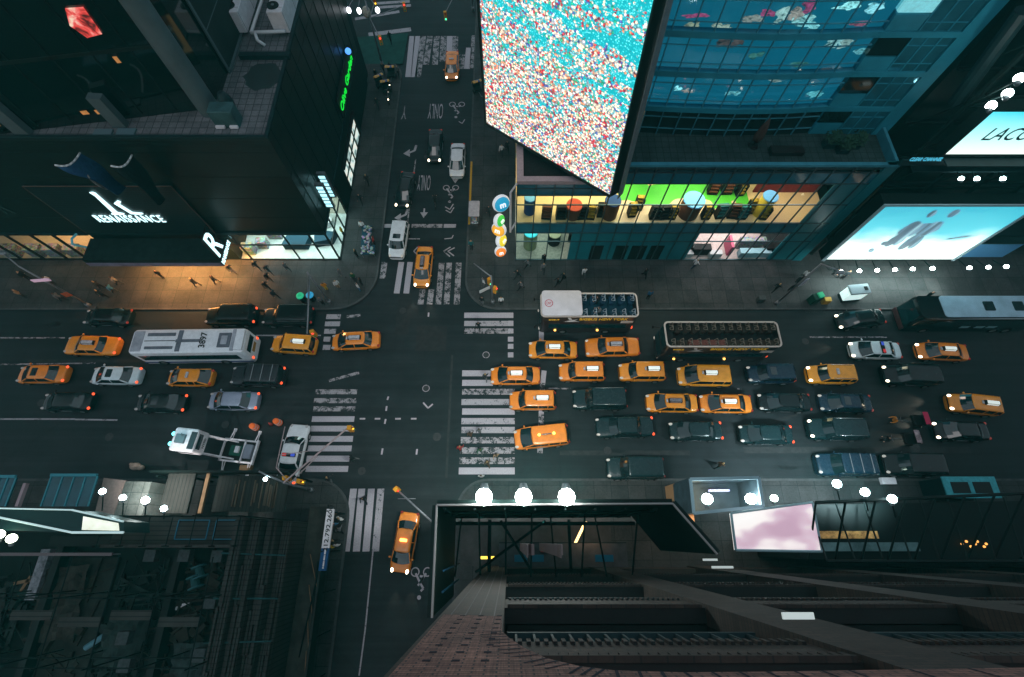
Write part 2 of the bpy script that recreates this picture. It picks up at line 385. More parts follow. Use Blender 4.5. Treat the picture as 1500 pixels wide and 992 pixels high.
def bike(px, py, s, mat):
    c_ = G(px, py); m = MB(); 
    ring(m, c_ + Vector((-0.5*s, 0.9*s, 0)), 0.36*s, 0.09*s); ring(m, c_ + Vector((0.5*s, 0.9*s, 0)), 0.36*s, 0.09*s)
    P = lambda x, y: (c_.x + x*s, c_.y + y*s)
    for a, b in (((-0.45,0.8),(-0.05,0.1)),((-0.05,0.1),(0.4,0.8)),((-0.1,0.6),(0.25,0.55)),((-0.05,0.1),(0.25,-0.3)),((0.25,-0.3),(0.05,-0.5)),((-0.2,-0.1),(0.2,0.5))): flat(m, P(*a), P(*b), 0.16*s, 0.006)
    for k in range(8): pass
    ring(m, c_ + Vector((-0.05*s, -0.95*s, 0)), 0.16*s, 0.15*s)
    m.build('bicycle_marking', mat, kind='structure')
bike(616, 856, 1.05, M_mark); bike(660, 285, 1.1, M_mid); bike(669, 162, 1.2, M_mid)
def roadtext(txt, px, py, hgt, wid, mat):
    me = textmesh(txt, 1.0, 0.0, mat); 
    xs = [v.co.x for v in me.vertices]; ys = [v.co.y for v in me.vertices]
    sx = wid / (max(xs) - min(xs)); sy = hgt / (max(ys) - min(ys)); mx = (max(xs) + min(xs)) / 2; my = (max(ys) + min(ys)) / 2
    c_ = G(px, py)
    for v in me.vertices: v.co = (-(v.co.x - mx) * sx + c_.x, -(v.co.y - my) * sy + c_.y, 0.005)
    o = bpy.data.objects.new('road_lettering', me); COL.objects.link(o); o['kind'] = 'structure'
roadtext('ONLY', 621, 268, 2.3, 1.55, M_mid); roadtext('ONLY', 638, 163, 2.6, 1.9, M_mid); roadtext('Y', 592, 165, 2.4, 0.7, M_worn)
def arrow(px, py, s, kind, mat):
    c_ = G(px, py); m = MB(); P = lambda x, y: (c_.x + x*s, c_.y + y*s)
    if kind == 'turn':
        flat(m, P(0.75, 1.0), P(0.6, 0.1), 0.28*s, 0.006); flat(m, P(0.62, 0.15), P(-0.1, -0.25), 0.26*s, 0.0075)
        m.add([(*P(-0.75, -0.35), 0.009), (*P(0.0, 0.35), 0.009), (*P(0.1, -0.85), 0.009)], [(0, 2, 1)])
    else:
        flat(m, P(0, 1.1), P(0, 0), 0.25*s, 0.006)
        m.add([(*P(-0.6, 0.35), 0.0075), (*P(0.6, 0.35), 0.0075), (*P(0, -0.7), 0.0075)], [(0, 2, 1)])
    m.build('arrow_marking', mat, kind='structure')
arrow(600, 222, 1.0, 'turn', M_mid); arrow(587, 316, 0.95, 'turn', M_mid); arrow(621, 314, 0.75, 'ahead', M_mid); arrow(667, 264, 0.7, 'ahead', M_mid)
# painted island and bars by the far avenue
M_green = pm('green_street_paint', (0.012, 0.06, 0.05), 0.8, var=0.3, vscale=1)
MB().add([tuple(G(x, y) + Vector((0, 0, 0.14))) for x, y in ((527,95),(521,56),(598,50),(590,95))], [(0, 1, 2, 3)]).build('painted_plaza', M_green, kind='structure')
marks('road_marking', [(540,51,602,43)], M_mid, 0.8); marks('road_marking', [(552,5,600,2),(555,11,602,8),(520,28,585,17)], M_mid, 0.55)
# asphalt repairs
for (x0, y0, x1, y1) in ((578,430,604,490),(608,478,655,514),(1455,487,1500,520),(1000,470,1060,486),(250,468,330,486)):
    a, b = G(x0, y1), G(x1, y0); MB().add([(a.x, a.y, 0.002), (b.x, a.y, 0.002), (b.x, b.y, 0.002), (a.x, b.y, 0.002)], [(0, 1, 2, 3)]).build('road_patch', M_patch, kind='structure')
# ============================================================ VEHICLES
GL = pm('car_glass', (0.006, 0.016, 0.018), 0.06, spec=0.9, coat=0.3)
M_tyre = pm('tyre_rubber', (0.012, 0.012, 0.012), 0.85); M_rim = pm('wheel_rim', (0.35, 0.36, 0.37), 0.35, 0.8)
M_dk = pm('black_trim', (0.012, 0.013, 0.014), 0.5); M_chr = pm('bright_trim', (0.45, 0.47, 0.48), 0.25, 0.9)
L_hw = pm('headlight_lit', (0.6, 0.6, 0.55), 0.2, emit=(1.0, 0.86, 0.62), es=5.0); L_ho = pm('headlight_glass', (0.3, 0.31, 0.33), 0.12, emit=(1, .8, .6), es=0.05, spec=0.8)
L_dim = pm('headlight_dim', (0.4, 0.4, 0.38), 0.2, emit=(1.0, 0.85, 0.7), es=0.22)
L_tr = pm('tail_light_lit', (0.35, 0.02, 0.01), 0.25, emit=(1.0, 0.10, 0.03), es=1.7); L_to = pm('tail_light_red', (0.16, 0.012, 0.01), 0.25, emit=(1, .08, .03), es=0.12)
L_am = pm('amber_lamp', (0.6, 0.25, 0.02), 0.3, emit=(1.0, 0.5, 0.1), es=4)
M_ad = pm('roof_advert_lit', (0.75, 0.78, 0.75), 0.35, emit=(0.9, 1.0, 0.92), es=0.5, var=0.3, vscale=5); M_adoff = pm('roof_advert_unlit', (0.16, 0.15, 0.17), 0.35, var=0.6, vscale=6)
M_adp = pm('roof_advert_grey', (0.45, 0.44, 0.47), 0.4, var=0.4, vscale=6)
PA = dict(taxi=carpaint('taxi_yellow', (0.86, 0.28, 0.010)), taxi2=carpaint('taxi_orange', (0.86, 0.24, 0.012)), taxi3=carpaint('taxi_amber', (0.85, 0.32, 0.014)),
          black=carpaint('black_paint', (0.004, 0.009, 0.010), 0.16, 0.0, 0.1), blue=carpaint('dark_blue_paint', (0.006, 0.024, 0.042), 0.22, 0.0, 0.15), teal=carpaint('dark_teal_paint', (0.005, 0.021, 0.024), 0.2, 0.0, 0.12),
          grey=carpaint('dark_grey_paint', (0.018, 0.022, 0.027), 0.25, 0.0, 0.15), white=carpaint('white_paint', (0.68, 0.69, 0.72), 0.3), silver=carpaint('silver_blue_paint', (0.3, 0.33, 0.43), 0.28, 0.25),
          pale=carpaint('pale_blue_white_paint', (0.62, 0.72, 0.76), 0.3), brown=carpaint('brown_paint', (0.10, 0.05, 0.03), 0.3))
#            L    W    H   hood cowl  belt  trunkz  windscreen(x0,x1) rear(x0,x1)  roofw
CARS = dict(
 sedan  = dict(L=4.85, W=1.83, H=1.46, zn=0.66, zc=0.93, zt=1.00, a=(0.33, 0.155), b=(-0.335, -0.21), wt=0.62),
 crown  = dict(L=5.40, W=1.99, H=1.45, zn=0.70, zc=0.94, zt=0.98, a=(0.255, 0.135), b=(-0.265, -0.185), wt=0.64),
 suv    = dict(L=4.45, W=1.82, H=1.74, zn=0.82, zc=1.06, zt=1.08, a=(0.275, 0.155), b=(-0.475, -0.43), wt=0.70),
 bigsuv = dict(L=5.15, W=2.0, H=1.88, zn=0.9, zc=1.14, zt=1.16, a=(0.255, 0.15), b=(-0.48, -0.44), wt=0.74),
 van    = dict(L=5.1, W=1.98, H=1.75, zn=0.74, zc=1.04, zt=1.06, a=(0.36, 0.175), b=(-0.475, -0.43), wt=0.72),
 hatch  = dict(L=4.45, W=1.75, H=1.5, zn=0.68, zc=0.95, zt=1.04, a=(0.37, 0.16), b=(-0.455, -0.27), wt=0.62),
)
def car_meshes(kind):
    p = CARS[kind]; L, W, Hh = p['L'], p['W'], p['H']; hw = W / 2
    out = []   # (name, mesh, role, parent index or None, location)
    xa0, xa1 = p['a'][0] * L, p['a'][1] * L; xb0, xb1 = p['b'][0] * L, p['b'][1] * L
    boxy = kind in ('suv', 'bigsuv', 'van')
    # lower body
    nose = [(0.5, .66, p['zn'] - .18), (0.492, .80, p['zn'] - .04), (0.47, .90, p['zn'] + .03), (0.43, .965, p['zn'] + .08), (0.36, .99, p['zn'] + .14)]
    if kind in ('crown', 'bigsuv'): nose = [(0.5, .80, p['zn'] - .14), (0.494, .88, p['zn'] - .02), (0.475, .94, p['zn'] + .05), (0.43, .98, p['zn'] + .10), (0.36, 1.0, p['zn'] + .14)]
    st = nose + [(xa0 / L + .03 if xa0 / L + .03 < .34 else .335, 1.0, p['zc'] - .02), (xa0 / L - .01, 1.0, p['zc']), (0.05, 1.0, p['zc'] + .01), (-0.15, 1.0, p['zt'] - .01)]
    if boxy: st += [(-0.35, .99, p['zt']), (-0.45, .96, p['zt']), (-0.485, .92, p['zt'] - .02), (-0.5, .86, p['zt'] - .15)]
    else: st += [(-0.30, 1.0, p['zt']), (-0.40, .97, p['zt'] - .01), (-0.465, .92, p['zt'] - .03), (-0.49, .85, p['zt'] - .07), (-0.5, .76, p['zt'] - .2)]
    m = MB(); rings = []
    for (fx, fw, zt) in st:
        wv = fw * hw; x = fx * L; hf = [(0, zt + .035), (.5 * wv, zt + .025), (.82 * wv, zt - .005), (.95 * wv, zt - .07), (wv, zt - .2), (wv * .995, .48), (.95 * wv, .27), (.75 * wv, .2), (0, .2)]
        rings.append([(x, y, z) for y, z in hf] + [(x, -y, z) for y, z in hf[-2:0:-1]])
    m.loft(rings)
    # roof shell
    wt = p['wt'] * hw * 1.22; zb = Hh
    def ring(k, z): return [(x, y, z) for x, y in rrect(xb1 * 1.0 + (1 - k) * .5 - .05, xa1 - (1 - k) * .5 + .05, -wt * k, wt * k, .22 * k, 3)]
    m2 = MB(); m2.loft([ring(1.0, zb - .10), ring(1.0, zb - .065), ring(.93, zb - .028), ring(.72, zb - .006), ring(.4, zb)])
    wb = hw * .93; z0 = p['zc'] - .03; z1 = zb - .08
    for s in (1, -1):
        m2.tube((xa0 - .02, s * (wb - .03), z0), (xa1, s * (wt - .03), z1), .05, .045, 6)
        m2.tube((xb0 + .02, s * (wb - .03), p['zt'] - .02), (xb1, s * (wt - .03), z1), .09 if not boxy else .06, .05, 6)
        xm = (xa1 + xb1) / 2 + .1; m2.tube((xm, s * (wb - .005), z0), (xm, s * (wt - .005), z1), .04, .035, 6)
        if boxy or kind == 'hatch':
            xm = xb1 + .28 * (xa1 - xb1) * .7; m2.tube((xm, s * (wb - .005), z0), (xm, s * (wt - .005), z1), .045, .04, 6)
    a_ = m.mesh('body', None, True, 1)
    b_ = m2.mesh('roof', None, True)
    out.append(('body', a_, 'paint', None, (0, 0, 0))); out.append(('roof', b_, 'paint', None, (0, 0, 0)))
    # glass
    n = 6
    def sheet(xl, xu, zl, zu, wl, wu, bow):
        q = MB(); rows = []
        for (x, z, ww) in ((xl, zl, wl), ((xl + xu) / 2 , (zl + zu) / 2 + .02, (wl + wu) / 2), (xu, zu, wu)):
            rows.append([(x + bow * (1 - (2 * k / n - 1) ** 2), -ww + 2 * ww * k / n, z) for k in range(n + 1)])
        for r in range(2):
            for k in range(n): q.quad(rows[r][k], rows[r][k + 1], rows[r + 1][k + 1], rows[r + 1][k])
        return q
    out.append(('windscreen', sheet(xa0, xa1 - .02, z0 + .03, zb - .035, wb * .93, wt * .9, .16).mesh('windscreen', None, True), 'glass', None, (0, 0, 0)))
    out.append(('rear_window', sheet(xb0, xb1 + .02, p['zt'] + .02, zb - .035, wb * .9, wt * .88, -.12).mesh('rear_window', None, True), 'glass', None, (0, 0, 0)))
    for s in (1, -1):
        q = MB(); q.add([(xa0 - .08, s * wb, z0), (xb0 + .1, s * wb, z0 + .02), (xb1 + .02, s * wt, z1), (xa1 - .02, s * wt, z1)], [(0, 1, 2, 3)])
        out.append(('side_window', q.mesh('side_window', None), 'glass', None, (0, 0, 0)))
    q = MB(); q.add([(xa0 - .1, -wb * .9, z0 - .02), (xb0 + .1, -wb * .9, z0), (xb0 + .1, wb * .9, z0), (xa0 - .1, wb * .9, z0 - .02)], [(0, 1, 2, 3)]); out.append(('cabin_floor', q.mesh('cabin_floor', None), 'dark', None, (0, 0, 0)))
    # wheels
    r = .36 if boxy else .33
    for fx in (.31, -.29):
        for s in (1, -1):
            q = MB(); q.tube((0, -.11, 0), (0, .11, 0), r, r, 16); i = len(out)
            out.append(('wheel', q.mesh('wheel', None, auto=True), 'tyre', None, (fx * L, s * (hw - .085), r)))
            q = MB(); q.tube((0, -.118, 0), (0, .118, 0), r * .62, r * .6, 12); out.append(('rim', q.mesh('rim', None, auto=True), 'rim', i, (0, 0, 0)))
    # lamps
    for s in (1, -1):
        q = MB(); q.ball((0, 0, 0), 1, .22, .14, .09, 10, 6); out.append(('headlight', q.mesh('headlight', None, True), 'head', None, (.462 * L, s * hw * .70, p['zn'] + .01)))
        q = MB(); q.ball((0, 0, 0), 1, .13, .15, .16 if boxy else .11, 10, 6); out.append(('tail_light', q.mesh('tail_light', None, True), 'tail', None, (-.482 * L, s * hw * .76, p['zt'] - .13)))
        q = MB(); q.ball((0, 0, 0), 1, .09, .12, .09, 8, 6); out.append(('wing_mirror', q.mesh('wing_mirror', None, True), 'paint', None, (xa0 - .32, s * (hw + .06), p['zc'] + .08)))
    q = MB(); q.rbox(-.03, .03, -.42 * W, .42 * W, -.07, .07, .02); out.append(('grille', q.mesh('grille', None), 'dark', None, (.493 * L, 0, p['zn'] - .14)))
    for s in (1, -1):
        q = MB(); q.box(-.5, .5, -.008, .008, -.012, .012); out.append(('door_trim', q.mesh('door_trim', None), 'chrome', None, (0, s * (hw * .999 + .004), .52)))
    return out, p
def extra_meshes(kind, p, opts):
    L, W, Hh = p['L'], p['W'], p['H']; ex = []
    if 'ad' in opts or 'adoff' in opts or 'adp' in opts:
        mat = 'ad' if 'ad' in opts else 'adp' if 'adp' in opts else 'adoff'
        x = {'sedan': -.02, 'crown': -.04, 'suv': -.2, 'van': -.06, 'hatch': -.03}[kind] * L
        q = MB(); q.loft([[(x + X, y, Hh + z) for y, z in ((-.24, .02), (.24, .02), (.17, .26), (-.17, .26))] for X in (-.62, -.58, .58, .62)]); i = len(ex)
        ex.append(('roof_advert', q.mesh('roof_advert', None), 'dark', None, (0, 0, 0)))
        q = MB(); q.box(x - .55, x + .55, -.155, .155, Hh + .262, Hh + .275)
        for s in (1, -1): q.panel((x - .52, s * .238, Hh + .05), (x + .52, s * .238, Hh + .05), (x + .52, s * .182, Hh + .24), (x - .52, s * .182, Hh + .24), .006 * -s)
        ex.append(('advert_panel', q.mesh('advert_panel', None), mat, 0, (0, 0, 0)))
        q = MB(); q.rbox(x + .68, x + .84, -.16, .16, Hh - .005, Hh + .1, .03); ex.append(('roof_light', q.mesh('roof_light', None), 'adp', None, (0, 0, 0)))
    if 'lamp' in opts:
        x = -.03 * L
        q = MB(); q.rbox(x - .12, x + .12, -.3, .3, Hh - .005, Hh + .13, .05); ex.append(('roof_light', q.mesh('roof_light', None), 'amber' if 'amber' in opts else 'adp', None, (0, 0, 0)))
    if 'bar' in opts:      # a slim bar of two lamps across the roof
        x = -.08 * L
        q = MB(); q.tube((x - .65, 0, Hh + .08), (x + .65, 0, Hh + .08), .06); ex.append(('roof_bar', q.mesh('roof_bar', None, True), 'chrome', None, (0, 0, 0)))
        for s in (1, -1):
            q = MB(); q.ball((x + s * .68, 0, Hh + .1), .14, 1, 1, .8); ex.append(('roof_lamp', q.mesh('roof_lamp', None, True), 'amber', None, (0, 0, 0)))
    if 'sun' in opts:
        q = MB(); a = p['a'][1] * L - .25; q.rbox(a - .62, a, -.42, .42, Hh - .04, Hh + .012, .08); ex.append(('sunroof', q.mesh('sunroof', None), 'glass', None, (0, 0, 0)))
    if 'rails' in opts:
        for s in (1, -1):
            y = s * p['wt'] * W * .54; q = MB(); q.tube((p['a'][1] * L - .3, y, Hh - .01), (p['b'][1] * L + .25, y, Hh - .01), .03); ex.append(('roof_rail', q.mesh('roof_rail', None, True), 'chrome', None, (0, 0, 0)))
    if 'bars' in opts:
        for k in (.02, -.16, -.34):
            q = MB(); q.box(k * L - .03, k * L + .03, -p['wt'] * W * .56, p['wt'] * W * .56, Hh + .02, Hh + .06); ex.append(('roof_bar', q.mesh('roof_bar', None), 'chrome', None, (0, 0, 0)))
    if 'police' in opts:
        q = MB(); q.rbox(-.05 * L - .16, -.05 * L + .16, -.62, .62, Hh - .01, Hh + .14, .06); i = 0
        ex.append(('light_bar', q.mesh('light_bar', None), 'dark', None, (0, 0, 0)))
        for s, rl in ((1, 'red'), (-1, 'bluel')):
            q = MB(); q.rbox(-.05 * L - .13, -.05 * L + .13, min(s * .2, s * .58), max(s * .2, s * .58), Hh + .135, Hh + .17, .03); ex.append(('beacon', q.mesh('beacon', None), rl, 0, (0, 0, 0)))
    return ex
BASE = {k: car_meshes(k) for k in CARS}
for k in BASE:
    for e in BASE[k][0]:
        if not e[1].materials: e[1].materials.append(None)
EXC = {}
TYPENAME = dict(taxi='taxi', car='car', police='police_car')
ROLE = dict(glass=GL, tyre=M_tyre, rim=M_rim, dark=M_dk, chrome=M_chr, ad=M_ad, adoff=M_adoff, adp=M_adp, amber=L_am,
            red=pm('beacon_red', (.4, .02, .02), .25, emit=(1, .05, .05), es=.3), bluel=pm('beacon_blue', (.02, .04, .4), .25, emit=(.1, .2, 1), es=.3))
def put_car(name, kind, paint, loc, rz, label, cat, group, opts='', head='off', tail='off'):
    root = empty(name, loc, rz, label, cat, group)
    base, p = BASE[kind]; key = (kind, opts)
    if key not in EXC:
        EXC[key] = extra_meshes(kind, p, opts.split())
        for e in EXC[key]: e[1].materials.append(None)
    role = dict(ROLE); role['paint'] = PA[paint]
    role['head'] = {'on': L_hw, 'dim': L_dim, 'off': L_ho}[head]; role['tail'] = {'on': L_tr, 'off': L_to}[tail]
    for lst in (base, EXC[key]):
        made = []
        for (nm, me, rl, par, lc) in lst:
            o = bpy.data.objects.new(nm, me); COL.objects.link(o); o.location = lc
            o.parent = root if par is None else made[par]
            o.material_slots[0].link = 'OBJECT'; o.material_slots[0].material = role[rl]
            if rl == 'paint' and nm == 'body' and paint == 'white' and cat == 'police car': pass
            made.append(o)
    return root
def car_at(px, py, tilt=0, face='W'):
    p = G(px, py, 0.75); p.z = 0
    return p, {'W': pi, 'S': -pi / 2, 'N': pi / 2}[face] + R(tilt)
TX = 'yellow taxis in the traffic'; CR = 'dark and light cars in the traffic'
FLEET = [
 # px, py, face, tilt, what, kind, paint, opts, head, tail, label
 (135,506,'W',-2,'taxi','crown','taxi','adp','off','on','yellow taxi with grey roof advert, ahead of the white city bus'),
 (62,548,'W',0,'taxi','sedan','taxi2','sun','off','on','orange taxi with dark sunroof, nearest the left edge of the avenue'),
 (170,550,'W',-1,'car','sedan','pale','sun','off','on','white sedan with dark sunroof, between two taxis beside the white bus'),
 (279,553,'W',-1,'taxi','hatch','taxi','lamp','off','off','yellow hatchback taxi with plain roof, below the white city bus'),
 (379,551,'W',-1,'car','bigsuv','grey','bars','off','on','dark grey people carrier with roof bars, behind the white bus'),
 (99,588,'W',0,'car','sedan','black','','off','on','black sedan with lit tail lights, lowest car at the far left of the avenue'),
 (236,590,'W',-1,'car','sedan','black','sun','off','on','black sedan with glowing amber tail lights, left of the silver-blue sedan'),
 (342,587,'W',-1,'car','sedan','silver','','off','on','silver-blue sedan, right of the black one and above the police tower'),
 (431,505,'W',-4,'taxi','suv','taxi3','ad','off','off','yellow taxi estate with bright white roof advert, right behind the city bus'),
 (521,499,'W',3,'taxi','sedan','taxi2','adp','off','off','orange taxi sedan alone on the left crosswalk of the crossing'),
 (158,464,'W',-1,'car','sedan','black','','off','off','black car parked at the kerb before the orange lit pavement'),
 (340,463,'W',0,'car','bigsuv','black','','off','on','black car at the kerb, in front of another black van'),
 (423,464,'W',0,'car','bigsuv','black','','off','off','black van at the kerb under the traffic signal arm, by the crosswalk'),
 (662,95,'S',1,'taxi','sedan','taxi2','lamp','on','off','orange taxi driving over the far crosswalk of the side street'),
 (637,213,'S',1,'car','sedan','black','','on','off','black car with headlights on, beside the white sedan in the side street'),
 (670,234,'S',0,'car','sedan','white','','dim','off','white sedan in the side street beside the yellow kerb'),
 (593,277,'S',-5,'car','sedan','black','','on','off','black car with headlights on, behind the white off-roader'),
 (584,352,'S',-3,'car','suv','white','sun','dim','off','white off-roader with sunroof waiting at the side street crosswalk'),
 (620,390,'S',-2,'taxi','sedan','taxi','adoff','on','off','yellow taxi with dark roof advert standing on the side street crosswalk'),
 (593,794,'S',-7,'taxi','sedan','taxi2','lamp amber','on','off','yellow taxi with lit roof lamp driving down the lower side street'),
 (755,550,'W',0,'taxi','sedan','taxi2','ad','dim','off','orange taxi with white roof advert, furthest forward on the right crosswalk'),
 (810,512,'W',-1,'taxi','sedan','taxi','ad','dim','off','orange taxi with lit roof advert, just below the canopied open bus'),
 (897,508,'W',1,'taxi','crown','taxi2','adp','dim','off','long orange taxi with grey roof advert, in front of the roofless bus'),
 (852,545,'W',0,'taxi','suv','taxi2','ad','dim','off','orange taxi estate with white advert, second in its lane from the crosswalk'),
 (940,545,'W',0,'taxi','suv','taxi','ad','dim','off','orange taxi estate with white advert, directly before the taxi people carrier'),
 (1031,551,'W',-1,'taxi','van','taxi3','ad','dim','off','large yellow taxi people carrier below the roofless open bus'),
 (780,587,'W',0,'taxi','suv','taxi2','ad','off','off','orange taxi estate stopped on the worn stop line, before the black off-roader'),
 (793,640,'W',6,'taxi','van','taxi2','bar','dim','off','orange taxi people carrier standing askew, with two lamps on its roof'),
 (984,590,'W',-1,'taxi','sedan','taxi','adoff','dim','off','orange taxi sedan with dark roof advert, left of a matching taxi'),
 (1063,591,'W',-1,'taxi','sedan','taxi2','ad','dim','off','orange taxi sedan with white roof advert, behind a taxi with a dark one'),
 (878,585,'W',0,'car','bigsuv','teal','rails','dim','off','dark off-roader between the orange taxis, second row from the stop line'),
 (915,625,'W',1,'car','crown','teal','','dim','on','long black sedan just below the dark off-roader'),
 (1019,631,'W',0,'car','sedan','teal','','dim','on','black sedan with rear glare, below the pair of orange taxi sedans'),
 (930,686,'W',0,'car','bigsuv','teal','','dim','off','dark car nearest the lower kerb, by the floodlit billboard'),
 (1122,636,'W',-1,'car','sedan','teal','','dim','on','dark sedan with bright windscreen, left of the big black off-roader'),
 (1128,548,'W',0,'car','suv','blue','sun','dim','on','dark blue off-roader right of the taxi people carrier'),
 (1216,549,'W',-1,'taxi','suv','taxi3','rails lamp','on','off','yellow taxi estate with roof rails and no advert, below the roofless bus'),
 (1149,589,'W',-1,'car','sedan','black','','dim','off','black sedan right of the two orange taxi sedans'),
 (1238,590,'W',-2,'car','sedan','blue','sun','dim','off','dark blue car directly under the taxi with roof rails'),
 (1224,629,'W',-1,'car','bigsuv','teal','rails','on','off','big black off-roader with bright headlights left of the pedicabs'),
 (1282,513,'W',-2,'police','sedan','pale','police','on','off','white police sedan with light bar, right of the roofless bus'),
 (1380,515,'W',-3,'taxi','sedan','taxi2','ad','on','off','orange taxi with headlights on, behind the white police sedan'),
 (1260,467,'W',7,'car','sedan','black','','on','off','black car pulling out from the kerb by the glowing kiosk'),
 (1332,550,'W',-2,'car','bigsuv','black','','on','off','black car with headlights on, under the police sedan'),
 (1424,593,'W',-7,'taxi','suv','taxi','ad','on','off','orange taxi estate turning slightly, at the far right of the traffic'),
 (1408,631,'W',-1,'car','sedan','black','','on','off','black sedan whose headlights shine on the pedicabs'),
 (1237,681,'W',-1,'car','bigsuv','blue','bars','dim','off','dark car with roof bars, lower kerb lane under the big off-roader'),
 (1335,681,'W',-1,'car','bigsuv','black','','dim','off','black car with one bright rear glint, lower kerb lane at the right'),
]
for (px, py, face, tilt, what, kind, paint, opts, hd, tl, lab) in FLEET:
    loc, rz = car_at(px, py, tilt, face)
    put_car({'taxi': 'taxi', 'police': 'police_car'}.get(what, 'car'), kind, paint, loc, rz, lab, {'taxi': 'taxi', 'police': 'police car'}.get(what, 'car'), {'taxi': TX}.get(what, CR), opts, hd, tl)
# ============================================================ BUILDINGS
def W(mb, name, mat, root=None, par=None, smooth=False, auto=False, label=None):
    """build from world coordinates, as a part of root or a sub-part of par"""
    o = mb.build(name, mat, None, smooth, 0, auto, label)
    p = par or root
    if p is not None:
        o.parent = p
        if root is not None and p is root: o.matrix_parent_inverse = Matrix.Translation(-Vector(root.location))
        elif par is not None:
            base = par.parent.location if par.parent is not None else Vector((0, 0, 0))
            o.matrix_parent_inverse = Matrix.Identity(4)
    return o
def area(name, x, y, z, sx, sy, power, col, rot=(0, 0, 0)):
    l = bpy.data.lights.new(name, 'AREA'); l.shape = 'RECTANGLE'; l.size = sx; l.size_y = sy; l.energy = power; l.color = col
    o = bpy.data.objects.new(name, l); COL.objects.link(o); o.location = (x, y, z); o.rotation_euler = rot; return o

def louvre(name, c1, c2, pitch, rough=0.35, axis='z', spec=0.3):
    t = NT(name); v = t.mapv(); sp = t.new('SeparateXYZ'); t.lk(v, sp.inputs[0])
    f = t.math('FRACT', t.math('DIVIDE', sp.outputs[{'x': 0, 'y': 1, 'z': 2}[axis]], pitch))
    n = t.noise(v, 0.5, 4)
    c = t.ramp(f, [(0.0, c2), (0.12, c2), (0.2, c1), (0.95, c1), (1.0, c2)])
    c = t.mix(1.0, c, t.ramp(n, [(0.3, (0.7, 0.7, 0.7)), (0.7, (1.25, 1.25, 1.25))]), 'MULTIPLY')
    t.set('Base Color', c); t.set('Roughness', rough); t.set('Specular IOR Level', spec); t.bump(f, 0.4, 0.03); return t.m
M_louv = louvre('dark_louvre', (0.0025, 0.010, 0.009), (0.006, 0.016, 0.014), 0.28, 0.4)
M_kface = louvre('sign_louvre', (0.005, 0.015, 0.017), (0.017, 0.038, 0.04), 0.3, 0.3)
M_dark = pm('dark_facade', (0.003, 0.0078, 0.0072), 0.45, var=0.5, vscale=0.4)
M_dglass = pm('dark_window_glass', (0.0024, 0.0084, 0.0078), 0.05, spec=0.8, var=0.3, vscale=0.3)
M_colm = pm('column_cladding', (0.06375, 0.09, 0.0975), 0.5, var=0.15, vscale=0.8)
M_wallg = pm('rendered_wall', (0.0132, 0.0204, 0.0204), 0.8, var=0.3, vscale=0.35)
M_tile = concrete('terrace_tiles', (0.10, 0.105, 0.115), (0.15, 0.15, 0.162), 0.62, 0.62, 0.035)
M_dtile = concrete('dark_terrace_tiles', (0.022, 0.045, 0.046), (0.034, 0.06, 0.062), 0.6, 0.6, 0.03)
M_par = pm('parapet_metal', (0.0084, 0.0224, 0.0252), 0.5, var=0.3, vscale=0.7)
M_steel = pm('painted_steel', (0.13, 0.15, 0.16), 0.5, 0.3, var=0.2); M_dsteel = pm('dark_steel', (0.0036, 0.0096, 0.0096), 0.85, 0.0, var=0.3, spec=0.12)
M_wht = pm('white_metal', (0.6, 0.58, 0.61), 0.5, var=0.15, vscale=1.5); M_pipe = pm('white_pipe', (0.6, 0.62, 0.64), 0.4)
M_lcyan = pm('cyan_white_letters', (0.7, 0.9, 0.95), 0.4, emit=(0.62, 0.95, 1.0), es=1.6)
M_ldim = pm('pale_letters', (0.6, 0.75, 0.75), 0.4, emit=(0.6, 0.9, 0.9), es=0.35)
M_cream = pm('store_floor', (0.62, 0.5, 0.34), 0.5, var=0.15, vscale=1.0); M_wfloor = pm('pale_store_floor', (0.62, 0.66, 0.62), 0.4, var=0.2, vscale=1.2)
M_wallc = pm('store_wall', (0.55, 0.5, 0.4), 0.7); M_gls = glassmat('shop_glass', (0.86, 0.97, 0.97), 0.03)
def prod(name, seed, scale=3.0):
    """shelves full of goods: small bright patches"""
    t = NT(name); v = t.mapv((1, 1, 1.6)); vo = t.new('TexVoronoi'); vo.inputs['Scale'].default_value = scale; vo.inputs['Randomness'].default_value = 0.6
    t.lk(v, vo.inputs['Vector']); h = t.new('HueSaturation'); h.inputs['Saturation'].default_value = 0.6; h.inputs['Value'].default_value = 0.42; h.inputs['Hue'].default_value = seed
    t.lk(vo.outputs['Color'], h.inputs['Color']); t.set('Base Color', h.outputs[0]); t.set('Roughness', 0.5); return t.m
M_goods = prod('mixed_goods', 0.5); M_goods2 = prod('small_goods', 0.62, 6.0)
SC = {}
def flatmat(name, c, r=0.5, e=0.0): return pm(name, c, r, emit=c if e else None, es=e)
C_blue = flatmat('deep_blue_plastic', (0.012, 0.05, 0.16)); C_lblue = flatmat('light_blue_plastic', (0.14, 0.42, 0.75)); C_brown = flatmat('brown_plastic', (0.13, 0.05, 0.025))
C_green = flatmat('bright_green_vinyl', (0.06, 0.38, 0.03)); C_yel = flatmat('yellow_vinyl', (0.75, 0.55, 0.06)); C_red = flatmat('red_plastic', (0.42, 0.06, 0.03)); C_maroon = flatmat('maroon_wall', (0.10, 0.02, 0.022))
C_navy = flatmat('dark_counter', (0.01, 0.045, 0.07)); C_black = flatmat('black_fixture', (0.012, 0.012, 0.012)); C_pink = flatmat('pink_panel', (0.6, 0.12, 0.2)); C_org = flatmat('orange_plastic', (0.6, 0.2, 0.02))
C_aqua = flatmat('aqua_glow', (0.05, 0.55, 0.6), 0.5, 0.5); C_whit = flatmat('white_counter', (0.6, 0.6, 0.6))

